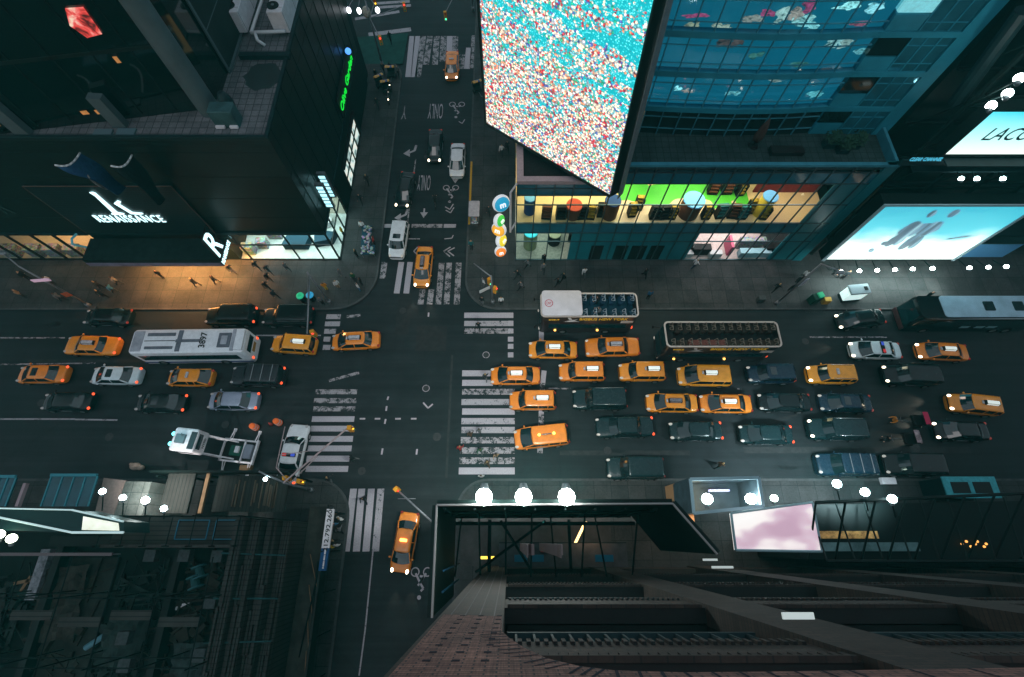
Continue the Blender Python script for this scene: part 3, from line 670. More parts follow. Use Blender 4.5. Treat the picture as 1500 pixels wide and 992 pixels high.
# ---------------------------------------------------------------- hotel on the corner
HX, HY, HT = -18.6, 28.6, 17.5
hotel = empty('hotel_building', (-40, 40, 0), 0, 'dark hotel block with tiled terrace, round corner column and glowing letter k on its front', 'hotel')
m = MB(); m.box(-78, HX, HY, 55.5, 5.0, HT - 0.02); W(m, 'podium', M_louv, hotel)
m = MB(); m.box(-78, HX, 35.0, 55.5, 0.0, 5.0); m.box(-42.6, -29.6, HY + .02, 35.0, 0, 5.0); W(m, 'ground_floor_wall', M_dark, hotel)
m = MB(); m.box(-78, HX - .25, HY + .25, 55.3, HT - .02, HT); W(m, 'terrace', M_tile, hotel)
m = MB(); m.box(-78, HX, HY, HY + .25, HT - .02, HT + .22); m.box(HX - .25, HX, HY + .25, 55.5, HT - .02, HT + .22); W(m, 'parapet', M_par, hotel)
m = MB(); m.box(-78, HX, HY - .12, HY, 5.0, 5.35); m.box(HX, HX + .12, HY - .12, 55, 5.0, 5.35); W(m, 'cornice', M_par, hotel)
# horizontal facade ledges
m = MB()
for z in (7.6, 10.4, 13.2, 16.0): m.box(-78, HX, HY - .02, HY, z, z + .08); m.box(HX, HX + .02, HY - .02, 55, z, z + .08)
W(m, 'facade_ledge', M_louv, hotel)
# side-street face: bays
m = MB()
for k in range(12): m.box(HX, HX + .05, HY + 1 + k * 2.2, HY + 1.2 + k * 2.2, 5.4, HT)
W(m, 'facade_rib', M_louv, hotel)
# glass tower standing on the podium
tp = [G(x, y, HT) for x, y in ((298, 168), (150, 190), (0, 204))]
m = MB(); d = (tp[2] - tp[0]).normalized()
f0 = tp[0] + Vector((0, .55, 0)); f1 = f0 + d * 52
TX_ = G(321, 149, HT).x
m.prism([(f0.x, f0.y), (TX_, f0.y + 1.6), (TX_, 58), (f1.x, 58), (f1.x, f1.y)], HT, 46.0); W(m, 'tower_glazing', M_dglass, hotel)
m = MB(); m.box(TX_ - .02, TX_ + .1, f0.y + 4.2, 58, HT, 46); W(m, 'tower_side_wall', M_wallg, hotel)
m = MB()
for k in range(1, 8): m.box(TX_ + .1, TX_ + .13, f0.y + 4.2, 58, HT + k * 3.4, HT + k * 3.4 + .07)
m.box(TX_ + .1, TX_ + .22, f0.y + 4.0, f0.y + 4.25, HT, 46); m.box(TX_ + .1, TX_ + .3, f0.y + 4.2, 58, HT, HT + .18)
W(m, 'wall_joint', M_colm, hotel)
cc = tp[0] + Vector((0.45, 0.45, 0))
m = MB(); m.tube((cc.x, cc.y, HT), (cc.x, cc.y, 46), .8, .8, 24); W(m, 'corner_column', M_colm, hotel, auto=True)
for (x, y, wd) in ((176, 187, .55), (35, 199, .6)):
    p = G(x, y, HT); m = MB(); m.prism([(p.x - wd, p.y), (p.x + wd, p.y - .1), (p.x + wd, p.y + .5), (p.x - wd, p.y + .6)], HT, HT + 2.7); W(m, 'flat_column', M_colm, hotel)
m = MB(); n_ = Vector((-d.y, d.x, 0)); n_ = n_ if n_.y < 0 else -n_
for zz in (22.8, 27.4, 32, 36.6):
    a, b = f0 + n_ * .03, f1 + n_ * .03; m.prism([(a.x, a.y), (b.x, b.y), (b.x + n_.x * .08, b.y + n_.y * .08), (a.x + n_.x * .08, a.y + n_.y * .08)], zz, zz + .25)
W(m, 'floor_band', M_dark, hotel)
m = MB(); p0 = f0 + d * 11.2 + n_ * .04; q = 0
for k in range(9):
    a = f0 + d * (2 + k * 2.6); m.prism([(a.x, a.y), (a.x + d.x * .07, a.y + d.y * .07), (a.x + d.x * .07 + n_.x * .07, a.y + d.y * .07 + n_.y * .07), (a.x + n_.x * .07, a.y + n_.y * .07)], HT + .3, 46)
W(m, 'tower_mullion', M_dsteel, hotel)
# reflected lights, painted as small orange glowing patches on the tower glass
M_sparkle = pm('orange_sparkle_paint', (0.2, 0.09, 0.03), 0.5, emit=(1.0, 0.42, 0.12), es=0.35, var=0.8, vscale=3)
for t_, zz, wd, hh in ((8.2, 18.3, .5, .35), (7.2, 18.2, .5, .4), (14.8, 18.2, .6, .4), (3.2, 22.0, .3, .5)):
    a = f0 + d * t_ + n_ * .012; b = f0 + d * (t_ + wd) + n_ * .012; m = MB(); m.quad((a.x, a.y, zz), (b.x, b.y, zz), (b.x, b.y, zz + hh), (a.x, a.y, zz + hh)); W(m, 'painted_sparkle', M_sparkle, hotel)
t = NT('red_reflection_paint'); v = t.mapv(); nn1 = t.noise(v, 1.1, 4, 0.6, 1.0)  # reflection of a red sign, painted on the glass as emission
t.set('Base Color', (0.1, 0.02, 0.02)); cr = t.ramp(nn1, [(0.34, (0.04, 0.002, 0.002)), (0.46, (0.85, 0.06, 0.05)), (0.54, (1.0, 0.25, 0.22)), (0.64, (1, 0.75, 0.55))]); t.set('Emission Color', cr); t.set('Emission Strength', 0.9)
pl = [AY(x, y, 0) if 0 else None for x, y in ()]
def on_tower(px, py):
    v = _ray(px, py); o = Vector((0, 0, H)); pn = n_; t_ = (f0 - o).dot(pn) / v.dot(pn); return o + v * (t_ * 0.997)
m = MB(); m.add([on_tower(*p) for p in ((95,12),(122,10),(150,50),(128,56),(102,38))], [(0, 1, 2, 3, 4)])
W(m, 'painted_reflection', t.m, hotel)
# the letter k and the word below it, on the louvred panel
K0, K1, KZ0, KZ1 = -42.3, -29.4, 5.45, 12.35
m = MB(); m.box(K0, K1, HY - .22, HY - .065, KZ0, KZ1); W(m, 'sign_panel', M_kface, hotel)
m = MB(); 
for a, b in (((K0, KZ1), (K1, KZ1)), ((K0, KZ0), (K0, KZ1)), ((K1, KZ0), (K1, KZ1))):
    m.tube((a[0], HY - .2, a[1]), (b[0], HY - .2, b[1]), .05, .05, 4)
W(m, 'sign_frame', pm('bronze_trim', (0.09, 0.06, 0.05), 0.5), hotel)
def on_face(px, py): return AY(px, py, HY - .3)
def stroke_shape(polys, name, mat, root, Y0, th=0.08):
    mm = MB()
    for poly in polys:
        n = len(poly); vs = [(p.x, Y0, p.z) for p in poly] + [(p.x, Y0 + th, p.z) for p in poly]
        mm.add(vs, [tuple(range(n)), tuple(reversed(range(n, 2 * n)))] + [(i, (i + 1) % n, n + (i + 1) % n, n + i) for i in range(n)])
    return W(mm, name, mat, root)
kp = [[(131,282),(136,281.5),(140,283),(172,311),(182,313),(182,314.6),(165,314.5),(163,313),(165,311.5),(139,287)],
      [(167,298),(172,294),(177,295.5),(177,297.5),(173,298.3),(171,300)], [(168,298.6),(172,297.4),(194,311),(208,312.2),(210,313.4),(204,314.4),(192,313.3)]]
stroke_shape([[on_face(*p) for p in s] for s in kp], 'letter', M_lcyan, hotel, HY - .34)
def face_text(txt, px0, px1, py0, py1, mat, root, Y, name='lettering', ext=.03, off=0.0, spacing=1.0):
    a = AY(px0, py1, Y); b = AY(px1, py1, Y); zt = AY(px0, py0, Y).z
    me = textmesh(txt, 1.0, ext, mat, offset=off, spacing=spacing); xs = [v.co.x for v in me.vertices]; ys = [v.co.y for v in me.vertices]
    sx = (b.x - a.x) / (max(xs) - min(xs)); sy = (zt - a.z) / (max(ys) - min(ys)); x0, y0 = min(xs), min(ys)
    for v in me.vertices: v.co = (a.x + (v.co.x - x0) * sx, Y + v.co.z, a.z + (v.co.y - y0) * sy)
    o = bpy.data.objects.new(name, me); COL.objects.link(o); o.parent = root; o.matrix_parent_inverse = Matrix.Translation(-Vector(root.location)); return o
face_text('RENAISSANCE', 147, 244, 315.5, 325.5, M_lcyan, hotel, HY - .3, off=-.004, spacing=1.12)
face_text('R', 8, 24, 292, 313, pm('dull_letters', (0.03, 0.06, 0.055), 0.5), hotel, HY - .1)

# marquee over the hotel door with the lit R on its end
mq = empty('marquee', (-36, 27, 3.4), 0, 'dark canopy over the hotel door with a lit letter R on its right end', 'canopy')
my0 = G(200, 389, 3.5).y; mx0, mx1 = -42.6, -29.0
m = MB(); m.box(mx0, mx1, my0, HY - .23, 3.5, 4.55); W(m, 'canopy_box', pm('weathered_roof', (0.006, 0.015, 0.0144), 0.8, var=0.7, vscale=1.1, bump=.4), mq)
m = MB(); m.box(mx0 - .03, mx1 + .03, my0 - .06, my0, 3.45, 4.0); W(m, 'fascia', pm('mauve_fascia', (0.16, 0.15, 0.21), 0.5, var=.3, vscale=1), mq)
m = MB(); m.box(-38.5, mx1 - .3, my0 + .2, HY - .4, 3.44, 3.47); W(m, 'soffit_light', pm('warm_soffit', (.6, .4, .2), .5, emit=(1, .42, .12), es=60), mq)
m = MB(); m.box(mx1, mx1 + .16, my0 - .1, HY - .1, 3.6, 4.35); m.box(mx1, mx1 + .1, my0 + .1, my0 + 1.9, 4.35, 7.6); W(m, 'end_panel', C_black, mq)
def side_text(txt, X, y0, y1, z0, z1, mat, root, name='lettering', shear=0.0):
    me = textmesh(txt, 1.0, .03, mat, offset=0.0 if 'Olive' in txt else .01, shear=shear); xs = [v.co.x for v in me.vertices]; ys = [v.co.y for v in me.vertices]; a, b, c_, d_ = min(xs), max(xs), min(ys), max(ys)
    for v in me.vertices: v.co = (X + v.co.z, y0 + (v.co.x - a) / (b - a) * (y1 - y0), z0 + (v.co.y - c_) / (d_ - c_) * (z1 - z0))
    o = bpy.data.objects.new(name, me); COL.objects.link(o); o.parent = root; o.matrix_parent_inverse = Matrix.Translation(-Vector(root.location)); return o
side_text('R', mx1 + .14, my0 + .25, my0 + 1.7, 4.6, 7.5, M_lcyan, mq, shear=.1); side_text('RENAISSANCE', mx1 + .2, my0 - .05, HY - .2, 3.75, 4.25, M_lcyan, mq)
# swirl on the left end of the canopy
m = MB(); pts = [AX(x, y, mx0 - .1) for x, y in ((112,343),(105,350),(106,358),(115,360),(126,362),(131,368),(129,375),(124,378))]; m.path(pts, .11, 6); W(m, 'swirl', pm('blue_swirl', (.08, .25, .3), .4, emit=(.1, .4, .5), es=.25), mq)
# shops at the pavement
def shop(name, x0, x1, y0, y1, z0, z1, floor, wall, root):
    m = MB(); m.quad((x0, y0, z0), (x1, y0, z0), (x1, y1, z0), (x0, y1, z0)); W(m, 'shop_floor', floor, root)
    m = MB(); m.box(x0, x1, y1 - .1, y1 - .02, z0, z1); m.box(x0, x1, y0 + .1, y1 - .1, z1 - .08, z1 - .02); W(m, 'shop_wall', wall, root)
shop('shop', -29.55, HX - .05, HY + .02, 34.9, .15, 4.98, M_wfloor, M_wallc, hotel)
shop('shop', -60, -42.65, HY + .02, 34.9, .15, 4.98, M_cream, M_wallc, hotel)
def mull(xs, x0, x1, Y, z0, z1, rails, mat, root, wd=.09):
    m = MB()
    for x in xs: m.box(x - wd / 2, x + wd / 2, Y - .04, Y + .08, z0, z1)
    for z in rails: m.box(x0, x1, Y - .035, Y + .07, z - wd / 2, z + wd / 2)
    return W(m, 'window_frame', mat, root)
xs = [G(x, 382).x for x in (333, 371, 441, 476, 499.5)]; xs[-1] = HX - .06
for a, b in zip(xs[:-1], xs[1:]):
    m = MB(); m.quad((a, HY + .03, .2), (b, HY + .03, .2), (b, HY + .03, 4.95), (a, HY + .03, 4.95)); W(m, 'shop_window', M_gls, hotel)
mull(xs, -29.5, HX, HY, .13, 5, (.2, 3.0, 4.9), C_black, hotel, .14)
m = MB(); m.quad((HX - .03, HY, .2), (HX - .03, HY + 6, .2), (HX - .03, HY + 6, 4.95), (HX - .03, HY, 4.95)); W(m, 'shop_window', M_gls, hotel)
m = MB()
for k in range(4): m.box(HX - .08, HX + .06, HY + k * 2 - .06, HY + k * 2 + .06, .13, 5)
for z in (.2, 3.0, 4.9): m.box(HX - .07, HX + .05, HY, HY + 6, z - .06, z + .06)
W(m, 'window_frame', C_black, hotel)
xs = [G(x, 386).x for x in (0, 33, 66, 100, 130)]
for a, b in zip(xs[:-1], xs[1:]):
    m = MB(); m.quad((a, HY + .03, .2), (b, HY + .03, .2), (b, HY + .03, 4.95), (a, HY + .03, 4.95)); W(m, 'shop_window', M_gls, hotel)
mull(xs, -60, -42.7, HY, .13, 5, (.2, 4.9), C_black, hotel, .3)
area('shop_ceiling_lamp', -24, 31.6, 4.8, 8, 4, 900, (0.8, 1.0, 0.97)); area('shop_ceiling_lamp', -19.6, 31, 4.8, 1.2, 4, 160, (0.7, 0.98, 1)); area('shop_ceiling_lamp', -48, 31.6, 4.8, 10, 4, 420, (1, 0.62, 0.3))
shp = 'fittings seen through the hotel shop windows'
def fit(name, mb, mat, label, cat, group=None, smooth=False, auto=False): return mb.build(name, mat, None, smooth, 0, auto, label, cat, group)
m = MB(); a = G(497, 372, .15); b = G(530, 372, .15)
m.prism([(-24.9, 29.9), (-22.3, 29.9), (-22.0, 31.2), (-24.4, 31.6)], .15, 1.2); fit('shop_counter', m, C_navy, 'dark blue angular counter in the brightly lit corner shop', 'counter')
m = MB(); m.prism([(-21.4, 30.2), (-19.6, 30.6), (-19.3, 31.6), (-21.6, 31.9)], .15, 1.15); fit('shop_counter', m, C_navy, 'dark blue counter nearest the glass corner of the lit shop', 'counter')
m = MB(); m.loft([[(-22.3 + 2.4 * k * cos(R(a_)), 33.3 + .9 * k * sin(R(a_)), z) for a_ in range(0, 360, 20)] for k, z in ((1, .15), (1, 1.0), (.85, 1.02), (.85, .9))], cap1=True); fit('display_table', m, C_whit, 'curved white display table behind the blue counters of the corner shop', 'table')
for i, (x, y, w_, d_, h_, lab) in enumerate(((-28.6, 29.6, 1.2, .8, 1.5, 'goods rack beside the canopy in the lit hotel shop'), (-27.3, 30.4, 1.1, .8, 1.3, 'low goods rack behind the shop door, full of small items'), (-26.2, 31.6, 1.5, .7, 1.7, 'taller goods rack in the middle of the lit hotel shop'), (-28.4, 32.4, 1.8, .8, 1.8, 'goods rack at the back of the lit hotel shop'))):
    m = MB(); m.rbox(x - w_ / 2, x + w_ / 2, y - d_ / 2, y + d_ / 2, .15, h_, .06); fit('goods_rack', m, M_goods2 if i % 2 else M_goods, lab, 'shelf')
for i, (px, lab) in enumerate(((20, 'warm lit goods shelf in the far left shop, leftmost'), (55, 'warm lit goods shelf in the far left shop, second from the left'), (82, 'warm lit goods shelf in the far left shop, third from the left'), (112, 'warm lit goods shelf next to the blue swirl of the canopy'))):
    p = G(px, 374, .5); m = MB(); m.rbox(p.x - .9, p.x + .7, p.y, p.y + .9, .15, 1.5, .05); fit('goods_rack', m, M_goods2, lab, 'shelf')
# projecting blade sign at the corner, with two lit faces
bs = empty('blade_sign', (HX + .5, HY + 5, 5.5), 0, 'pair of cyan lit blade signs on the hotel corner above the side street', 'sign')
for k in range(2):
    m = MB(); y = HY + 2.4 + k * 1.3; m.box(HX + .15, HX + 1.0, y, y + .3, 6.0, 9.5); W(m, 'sign_box', C_black if 0 else M_steel, bs)
    for q in range(6):
        m = MB(); m.box(HX + .27, HX + .88, y - .03, y - .005, 6.25 + q * .52, 6.6 + q * .52); W(m, 'lit_letter', pm('ice_blue_light', (.5, .85, .95), .4, emit=(.45, .9, 1), es=1.5), bs)

# roof plant on the terrace
for i, (px, lab) in enumerate(((352, 'left white cooling unit with dark fans on the tiled hotel terrace'), (414, 'right white cooling unit on the tiled hotel terrace, beside the parapet'))):
    p = G(px, 52, HT); r_ = empty('cooling_unit', (p.x, p.y + 3, HT), 0, lab, 'air conditioner', 'cooling units on the hotel terrace')
    m = MB(); m.rbox(-.55, .75, -3, 6, .25, 2.0, .06); m.build('casing', M_wht, r_)
    m = MB()
    for q in range(3): m.box(.75, .757, -2.9 + q * 2.9, -2.86 + q * 2.9, .3, 1.95)
    for q in range(4): m.box(-.5, .7, -2.4 + 2.2 * q, -2.37 + 2.2 * q, 1.995, 2.006)
    m.build('panel_groove', C_black, r_)
    for q in range(5):
        m = MB(); m.tube((-.1, -2.2 + 1.7 * q, 2.0), (-.1, -2.2 + 1.7 * q, 2.1), .5, .48, 16); f_ = m.build('fan', C_black, r_, auto=True)
        m = MB(); m.tube((-.1, -2.2 + 1.7 * q, 2.1), (-.1, -2.2 + 1.7 * q, 2.14), .14, .12, 8); m.build('fan_hub', M_steel, f_)
    m = MB()
    for q in range(4): m.box(-.5, -.38, -2.6 + 2.6 * q, -2.4 + 2.6 * q, 0, .25); m.box(.55, .68, -2.6 + 2.6 * q, -2.4 + 2.6 * q, 0, .25)
    m.build('foot', M_steel, r_)
p = G(372, 56, HT); m = MB(); q = G(418, 54, HT); m.path([(p.x, p.y, HT + .5), (q.x + .2, q.y, HT + .5)], .14, 8); m.path([(p.x + .3, p.y, HT + .5), (p.x + .7, p.y - .9, HT + .45), (p.x + 1.2, p.y - 1.0, HT + .05)], .13, 8); m.path([(p.x, p.y, HT + .5), (p.x + .2, p.y + 6, HT + .6)], .13, 8)
fit('pipe', m, M_pipe, 'white pipe run between the two cooling units on the terrace', 'pipe', smooth=True)
p = G(340, 180, HT); m = MB(); m.rbox(p.x - 1.1, p.x + .75, p.y - .55, p.y + .6, HT, HT + 1.5, .12); hv = empty('roof_cabinet', (p.x, p.y, HT), 0, 'dark teal cabinet with a rounded hood beside the corner column on the terrace', 'cabinet')
W(m, 'cabinet_body', pm('teal_cabinet', (.03, .07, .075), .5, var=.4, vscale=1), hv)
m = MB(); m.ball((p.x - .1, p.y + 1.0, HT + 1.0), .7, .75, .8, 1.5); W(m, 'hood', M_par, hv, smooth=True)
m = MB(); m.box(p.x - 1.0, p.x - .3, p.y - .75, p.y - .56, HT + .1, HT + .3); m.box(p.x + .1, p.x + .7, p.y - .75, p.y - .56, HT + .1, HT + .3); W(m, 'skid', M_wht, hv)
for i, (x, y) in enumerate(((152, 196), (186, 195))):
    p = G(x, y, HT); m = MB(); m.box(p.x - .7, p.x + .7, p.y - .35, p.y + .35, HT, HT + .14); fit('roof_hatch', m, pm('blue_grey_hatch', (.08, .13, .15), .5), ['left', 'right'][i] + ' one of two flat blue-grey hatches on the narrow terrace strip', 'hatch')
p = G(385, 112, HT); m = MB(); m.prism([(p.x + 1.5*cos(i*pi/9)*(1+.12*sin(3*i)), p.y + 1.6*sin(i*pi/9)*(1+.1*cos(2*i))) for i in range(18)], HT + .003, HT + .006); W(m, 'wet_stain', pm('damp_stain', (.025, .035, .036), .4), hotel)
p = G(388, 85, HT); m = MB(); m.box(p.x - 2.0, p.x + 2.2, p.y - .25, p.y + .25, HT, HT + .4); fit('cable_duct', m, M_par, 'low dark duct across the terrace in front of the cooling units', 'duct')
# banners on poles in front of the k
def banner(px0, py0, px1, py1, lx, ly, rx, ry, mat, lab, emblem):
    a = AY(px0, py0, 25.4); b = AY(px1, py1, 27.6); c_ = AY(px1 + rx, py1 + ry, 27.7); d_ = AY(px0 + lx, py0 + ly, 25.6)
    r_ = empty('banner', a, 0, lab, 'flag'); M0 = Matrix.Translation(-a)
    m = MB(); n = 6; rows = []
    for i in range(n + 1):
        u = i / n; s0 = a.lerp(b, u) + Vector((.35 * sin(pi * u), -.5 * sin(pi * u), .0)); s1 = d_.lerp(c_, u) + Vector((.2 * sin(3 * u), -.3 * sin(5 * u), 0)); rows.append([s0.lerp(s1, v / 8) + Vector((0, -.15 * sin(v * .9 + u * 2), 0)) for v in range(9)])
    for i in range(n):
        for v in range(8): m.quad(rows[i][v], rows[i][v + 1], rows[i + 1][v + 1], rows[i + 1][v])
    o = m.build('cloth', mat, None, True); o.parent = r_; o.matrix_parent_inverse = M0
    m = MB(); m.path([rows[i][0] for i in range(n + 1)], .07, 6); o = m.build('pole', M_pipe, None, True); o.parent = r_; o.matrix_parent_inverse = M0
    if emblem:
        m = MB(); c0 = rows[3][5] + Vector((0, -.25, .25)); u1 = (rows[4][5] - rows[2][5]).normalized(); u2 = (rows[3][6] - rows[3][4]).normalized(); nn = u1.cross(u2)
        if nn.y > 0: nn = -nn
        m.add([c0 + nn * .1 + u1 * .75 * cos(i*pi/6) + u2 * .9 * sin(i*pi/6) for i in range(12)], [tuple(range(12))]); o = m.build('emblem', pm('flag_emblem', (.4, .33, .3), .7, var=.8, vscale=4), None); o.parent = r_; o.matrix_parent_inverse = M0
banner(80, 242, 118, 222, 86, 38, 66, 56, pm('navy_cloth', (.022, .065, .14), .8, var=.3), 'navy flag with a pale emblem hanging across the letter k panel', True)
banner(162, 243, 194, 225, 66, 52, 47, 70, pm('black_cloth', (.006, .014, .016), .8, var=.4), 'black flag on a pale pole, right of the navy flag', False)

# ---------------------------------------------------------------- corner restaurant further up the side street
rb = empty('restaurant_building', (-24, 62, 0), 0, 'dark block up the side street with green neon script and a lit shop window', 'building')
m = MB(); m.box(-60, -18.8, 55.6, 57.5, 0, 17); W(m, 'wall', M_dark, rb)
ns = empty('neon_sign', (-18.2, 46, 10), 0, 'green neon script sign standing out over the side street pavement', 'sign')
a = G(523, 122, 5.6); 
m = MB(); m.box(HX + .12, HX + .3, 43.2, 52.0, 6.0, 8.2); W(m, 'sign_backing', C_black, ns)
L_gr = pm('green_neon', (.0, .3, .02), .3, emit=(0.01, 1.0, 0.06), es=.8)
side_text('Olive Garden', HX + .36, 43.4, 51.8, 6.55, 7.45, L_gr, ns)
m = MB(); m.ball((HX + .5, 50.8, 8.3), .35); W(m, 'blue_lamp', pm('blue_glow', (.05, .2, .8), .4, emit=(.1, .35, 1), es=1.5), ns, smooth=True)
sw = empty('lit_display', (HX, 46, 0), 0, 'white glowing shop front with dark bars, under the green neon sign', 'display')
t = NT('bright_window_display'); v = t.mapv(); vo = t.new('TexVoronoi'); vo.inputs['Scale'].default_value = 1.3; t.lk(v, vo.inputs['Vector'])
t.set('Base Color', (.3, .35, .33)); t.set('Emission Color', t.ramp(vo.outputs['Distance'], [(.2, (1, .95, .8)), (.5, (.75, .95, .9)), (.75, (.1, .2, .2))])); t.set('Emission Strength', .9)
m = MB(); m.quad((HX + .02, 38.2, .4), (HX + .02, 46.5, .4), (HX + .02, 46.5, 3.6), (HX + .02, 38.2, 3.6)); W(m, 'display', t.m, sw)
m = MB()
for k in range(5): m.box(HX + .02, HX + .14, 38.1 + k * 2.1, 38.25 + k * 2.1, .13, 3.8)
m.box(HX + .02, HX + .13, 38.1, 46.6, 1.9, 2.0); m.box(HX + .02, HX + .4, 38.0, 46.7, 3.65, 3.85); W(m, 'frame', C_black, sw)
# ---------------------------------------------------------------- sweet store with the big screen
SX0, SX1, SY = 0.72, 32.2, 28.6
store = empty('store_building', (16, 40, 0), 0, 'teal glass store building with lit sales floors and a tiled terrace, under the giant screen', 'store')
M_teal = pm('teal_panel', (0.01, 0.14, 0.17), 0.35, var=0.18, vscale=0.5, spec=0.6); M_tealf = pm('teal_frame', (0.05, 0.24, 0.32), 0.4, 0.2, var=0.2, vscale=0.8)
M_mul = pm('mullion_metal', (0.05, 0.09, 0.10), 0.35, 0.5); M_band = pm('spandrel_glass', (0.016, 0.12, 0.17), 0.12, var=0.3, vscale=0.35, spec=0.9)
zr, zs2, zo1, zrail, zf2, zg1, zgr = [ZY(y, SY) for y in (240, 253, 269, 300, 327, 341, 353.5)]
zoL = ZY(286, SY); zrL = ZY(265, SY); XS = 9.0
f2 = zf2 - .1
m = MB()   # masses behind the shops
m.box(SX0, SX1, 40, 60, 0, zr - 1.2); m.box(XS, SX1, SY + .1, 40, zo1, zr - .9); m.box(SX0, XS, SY + .1, 40, zoL, zrL - .5)
m.box(SX0, SX1, SY + .1, 40, zg1, f2 - .02)
W(m, 'structure', M_dark, store)
m = MB(); m.box(SX0, XS, SY, SY + .1, zoL, zrL - .4); m.box(XS, SX1 - 1, SY, SY + .1, zo1, zs2); m.box(SX0, SX1 - 1, SY, SY + .1, zg1, zf2); W(m, 'spandrel', M_band, store)
m = MB(); m.box(XS, SX1 - 1, SY, SY + .1, zs2, zr - .9); W(m, 'parapet_glazing', M_dglass, store)
m = MB(); m.box(SX1 - 1.0, SX1, SY - .12, SY + .3, 0, zr); m.box(28.4, SX1 - 1.0, SY - .01, SY + .1, 0, zo1); W(m, 'end_panel', M_teal, store)
m = MB(); m.box(XS - .2, SX1, SY - .15, SY + .18, zr - .25, zr); m.box(SX1 - .25, SX1, SY + .18, 40, zr - 1.0, zr); W(m, 'parapet_cap', M_tealf, store)
# pinkish beam round the low roof at the corner
M_beam = pm('pink_beam', (.34, .27, .29), .6, var=.15); m = MB(); m.box(SX0 - .05, SX0 + .55, SY - .05, 46, zrL - .4, zrL); m.box(SX0 + .55, XS, SY - .05, SY + .5, zrL - .4, zrL); W(m, 'corner_beam', M_beam, store)
m = MB(); m.box(SX0 + .55, XS, SY + .5, 46, zrL - .6, zrL - .35); W(m, 'low_roof', pm('gravel_roof', (0.014, 0.0154, 0.0168), .9, var=.6, vscale=9), store)
m = MB(); m.box(XS, SX1 - .25, SY + .18, 40, zr - 1.3, zr - .85); W(m, 'terrace', M_dtile, store)
# storeys of glass, window by window
bay = 1.655; nb = 19
def pane(x0, x1, z0, z1, mat, nm='window'):
    m = MB(); m.quad((x0, SY + .05, z0), (x1, SY + .05, z0), (x1, SY + .05, z1), (x0, SY + .05, z1)); W(m, nm, mat, store)
xb = [SX0 + k * bay for k in range(nb + 1)]
for k in range(nb - 2):
    pane(xb[k], xb[k + 1], zf2, zo1 if xb[k] > XS - .5 else zoL, M_gls)
m = MB()
for k in range(nb + 1):
    top = zr if xb[k] > XS else zrL - .4
    m.box(xb[k] - .045, xb[k] + .045, SY - .1, SY + .02, .13, top - .02)
for z in (zf2, zrail, zg1, zgr, .2): m.box(SX0, SX1 - 1, SY - .07, SY + .03, z - .05, z + .05)
for z in (zs2, zo1, ZY(247, SY)): m.box(XS, SX1 - 1, SY - .07, SY + .03, z - .04, z + .04)
m.box(SX0, XS, SY - .07, SY + .03, zoL - .05, zoL + .05); m.box(SX0, XS, SY - .07, SY + .03, ZY(276, SY) - .04, ZY(276, SY) + .04)
W(m, 'curtain_wall_frame', M_mul, store)
# ground floor: glass, teal panels, glass
GX1, GX2, GX3 = 6.4, 19.3, 28.3
for k in range(nb):
    a, b = xb[k], xb[k + 1]
    if b <= GX1 + .8: pane(a, min(b, GX1), .2, zg1, M_gls, 'shop_window')
    elif a >= GX2 - .8 and b < GX3 + .5: pane(max(a, GX2), b, .2, zg1, M_gls, 'shop_window')
m = MB(); m.box(GX1, GX2, SY, SY + .1, 0, zg1); W(m, 'ground_panel', M_teal, store)
for (x0, x1, mt, nm) in ((8.7, 10.0, C_black, 'door'), (11.3, 12.6, M_dglass, 'door'), (13.0, 14.6, M_dglass, 'door'), (15.0, 16.4, M_dglass, 'door')):
    m = MB(); m.box(x0, x1, SY - .02, SY, .14, 2.9); W(m, nm, mt, store)
def room(x0, x1, z0, z1, floor, wall):
    m = MB(); m.quad((x0, SY + .12, z0), (x1, SY + .12, z0), (x1, 39.9, z0), (x0, 39.9, z0)); W(m, 'sales_floor', floor, store)
    m = MB(); m.box(x0, x1, 36.9, 37.0, z0, z1); W(m, 'back_wall', wall, store)
t = NT('sales_floor_vinyl'); v = t.mapv(); wv = t.noise(t.mapv((.34, .45, 1)), 1.0, 2, .4); sp = t.new('SeparateXYZ'); t.lk(v, sp.inputs[0])
yy = t.math('ADD', sp.outputs[1], t.math('MULTIPLY', wv, -5.2))
cgr = t.ramp(t.math('DIVIDE', t.math('SUBTRACT', yy, 27.0), 10.0), [(0.0, (.62, .47, .29)), (.16, (.62, .47, .29)), (.165, (.07, .46, .03)), (.4, (.05, .36, .03)), (.405, (.66, .5, .2))])
xg = t.math('GREATER_THAN', sp.outputs[0], 11.0); xl = t.math('LESS_THAN', sp.outputs[0], 24.0)
cc_ = t.mix(t.math('MULTIPLY', xg, xl), (.64, .5, .24), cgr); t.set('Base Color', cc_); t.set('Roughness', .4)
room(SX0, 31.1, f2, zo1, t.m, M_goods)
room(SX0, GX1 + .6, .15, zg1, pm('dim_store_floor', (.4, .4, .32), .4, var=.3), M_goods)
room(GX2 - .5, GX3 + .1, .15, zg1, pm('rosy_store_floor', (.62, .5, .46), .4, var=.2), pm('white_store_wall', (.6, .55, .58), .6))
area('sales_floor_lamp', 5, 32.5, zoL - .1, 8, 6, 720, (1, .78, .42)); area('sales_floor_lamp', 16.5, 32.5, zo1 - .1, 14, 6, 2300, (1, .85, .6)); area('sales_floor_lamp', 27.8, 30.4, zo1 - .1, 4, 2, 300, (1, .7, .6)); area('sales_floor_lamp', 3.4, 32, zg1 - .1, 5, 5, 260, (.85, 1, .9)); area('sales_floor_lamp', 24, 32, zg1 - .1, 8, 5, 850, (1, .86, .86))
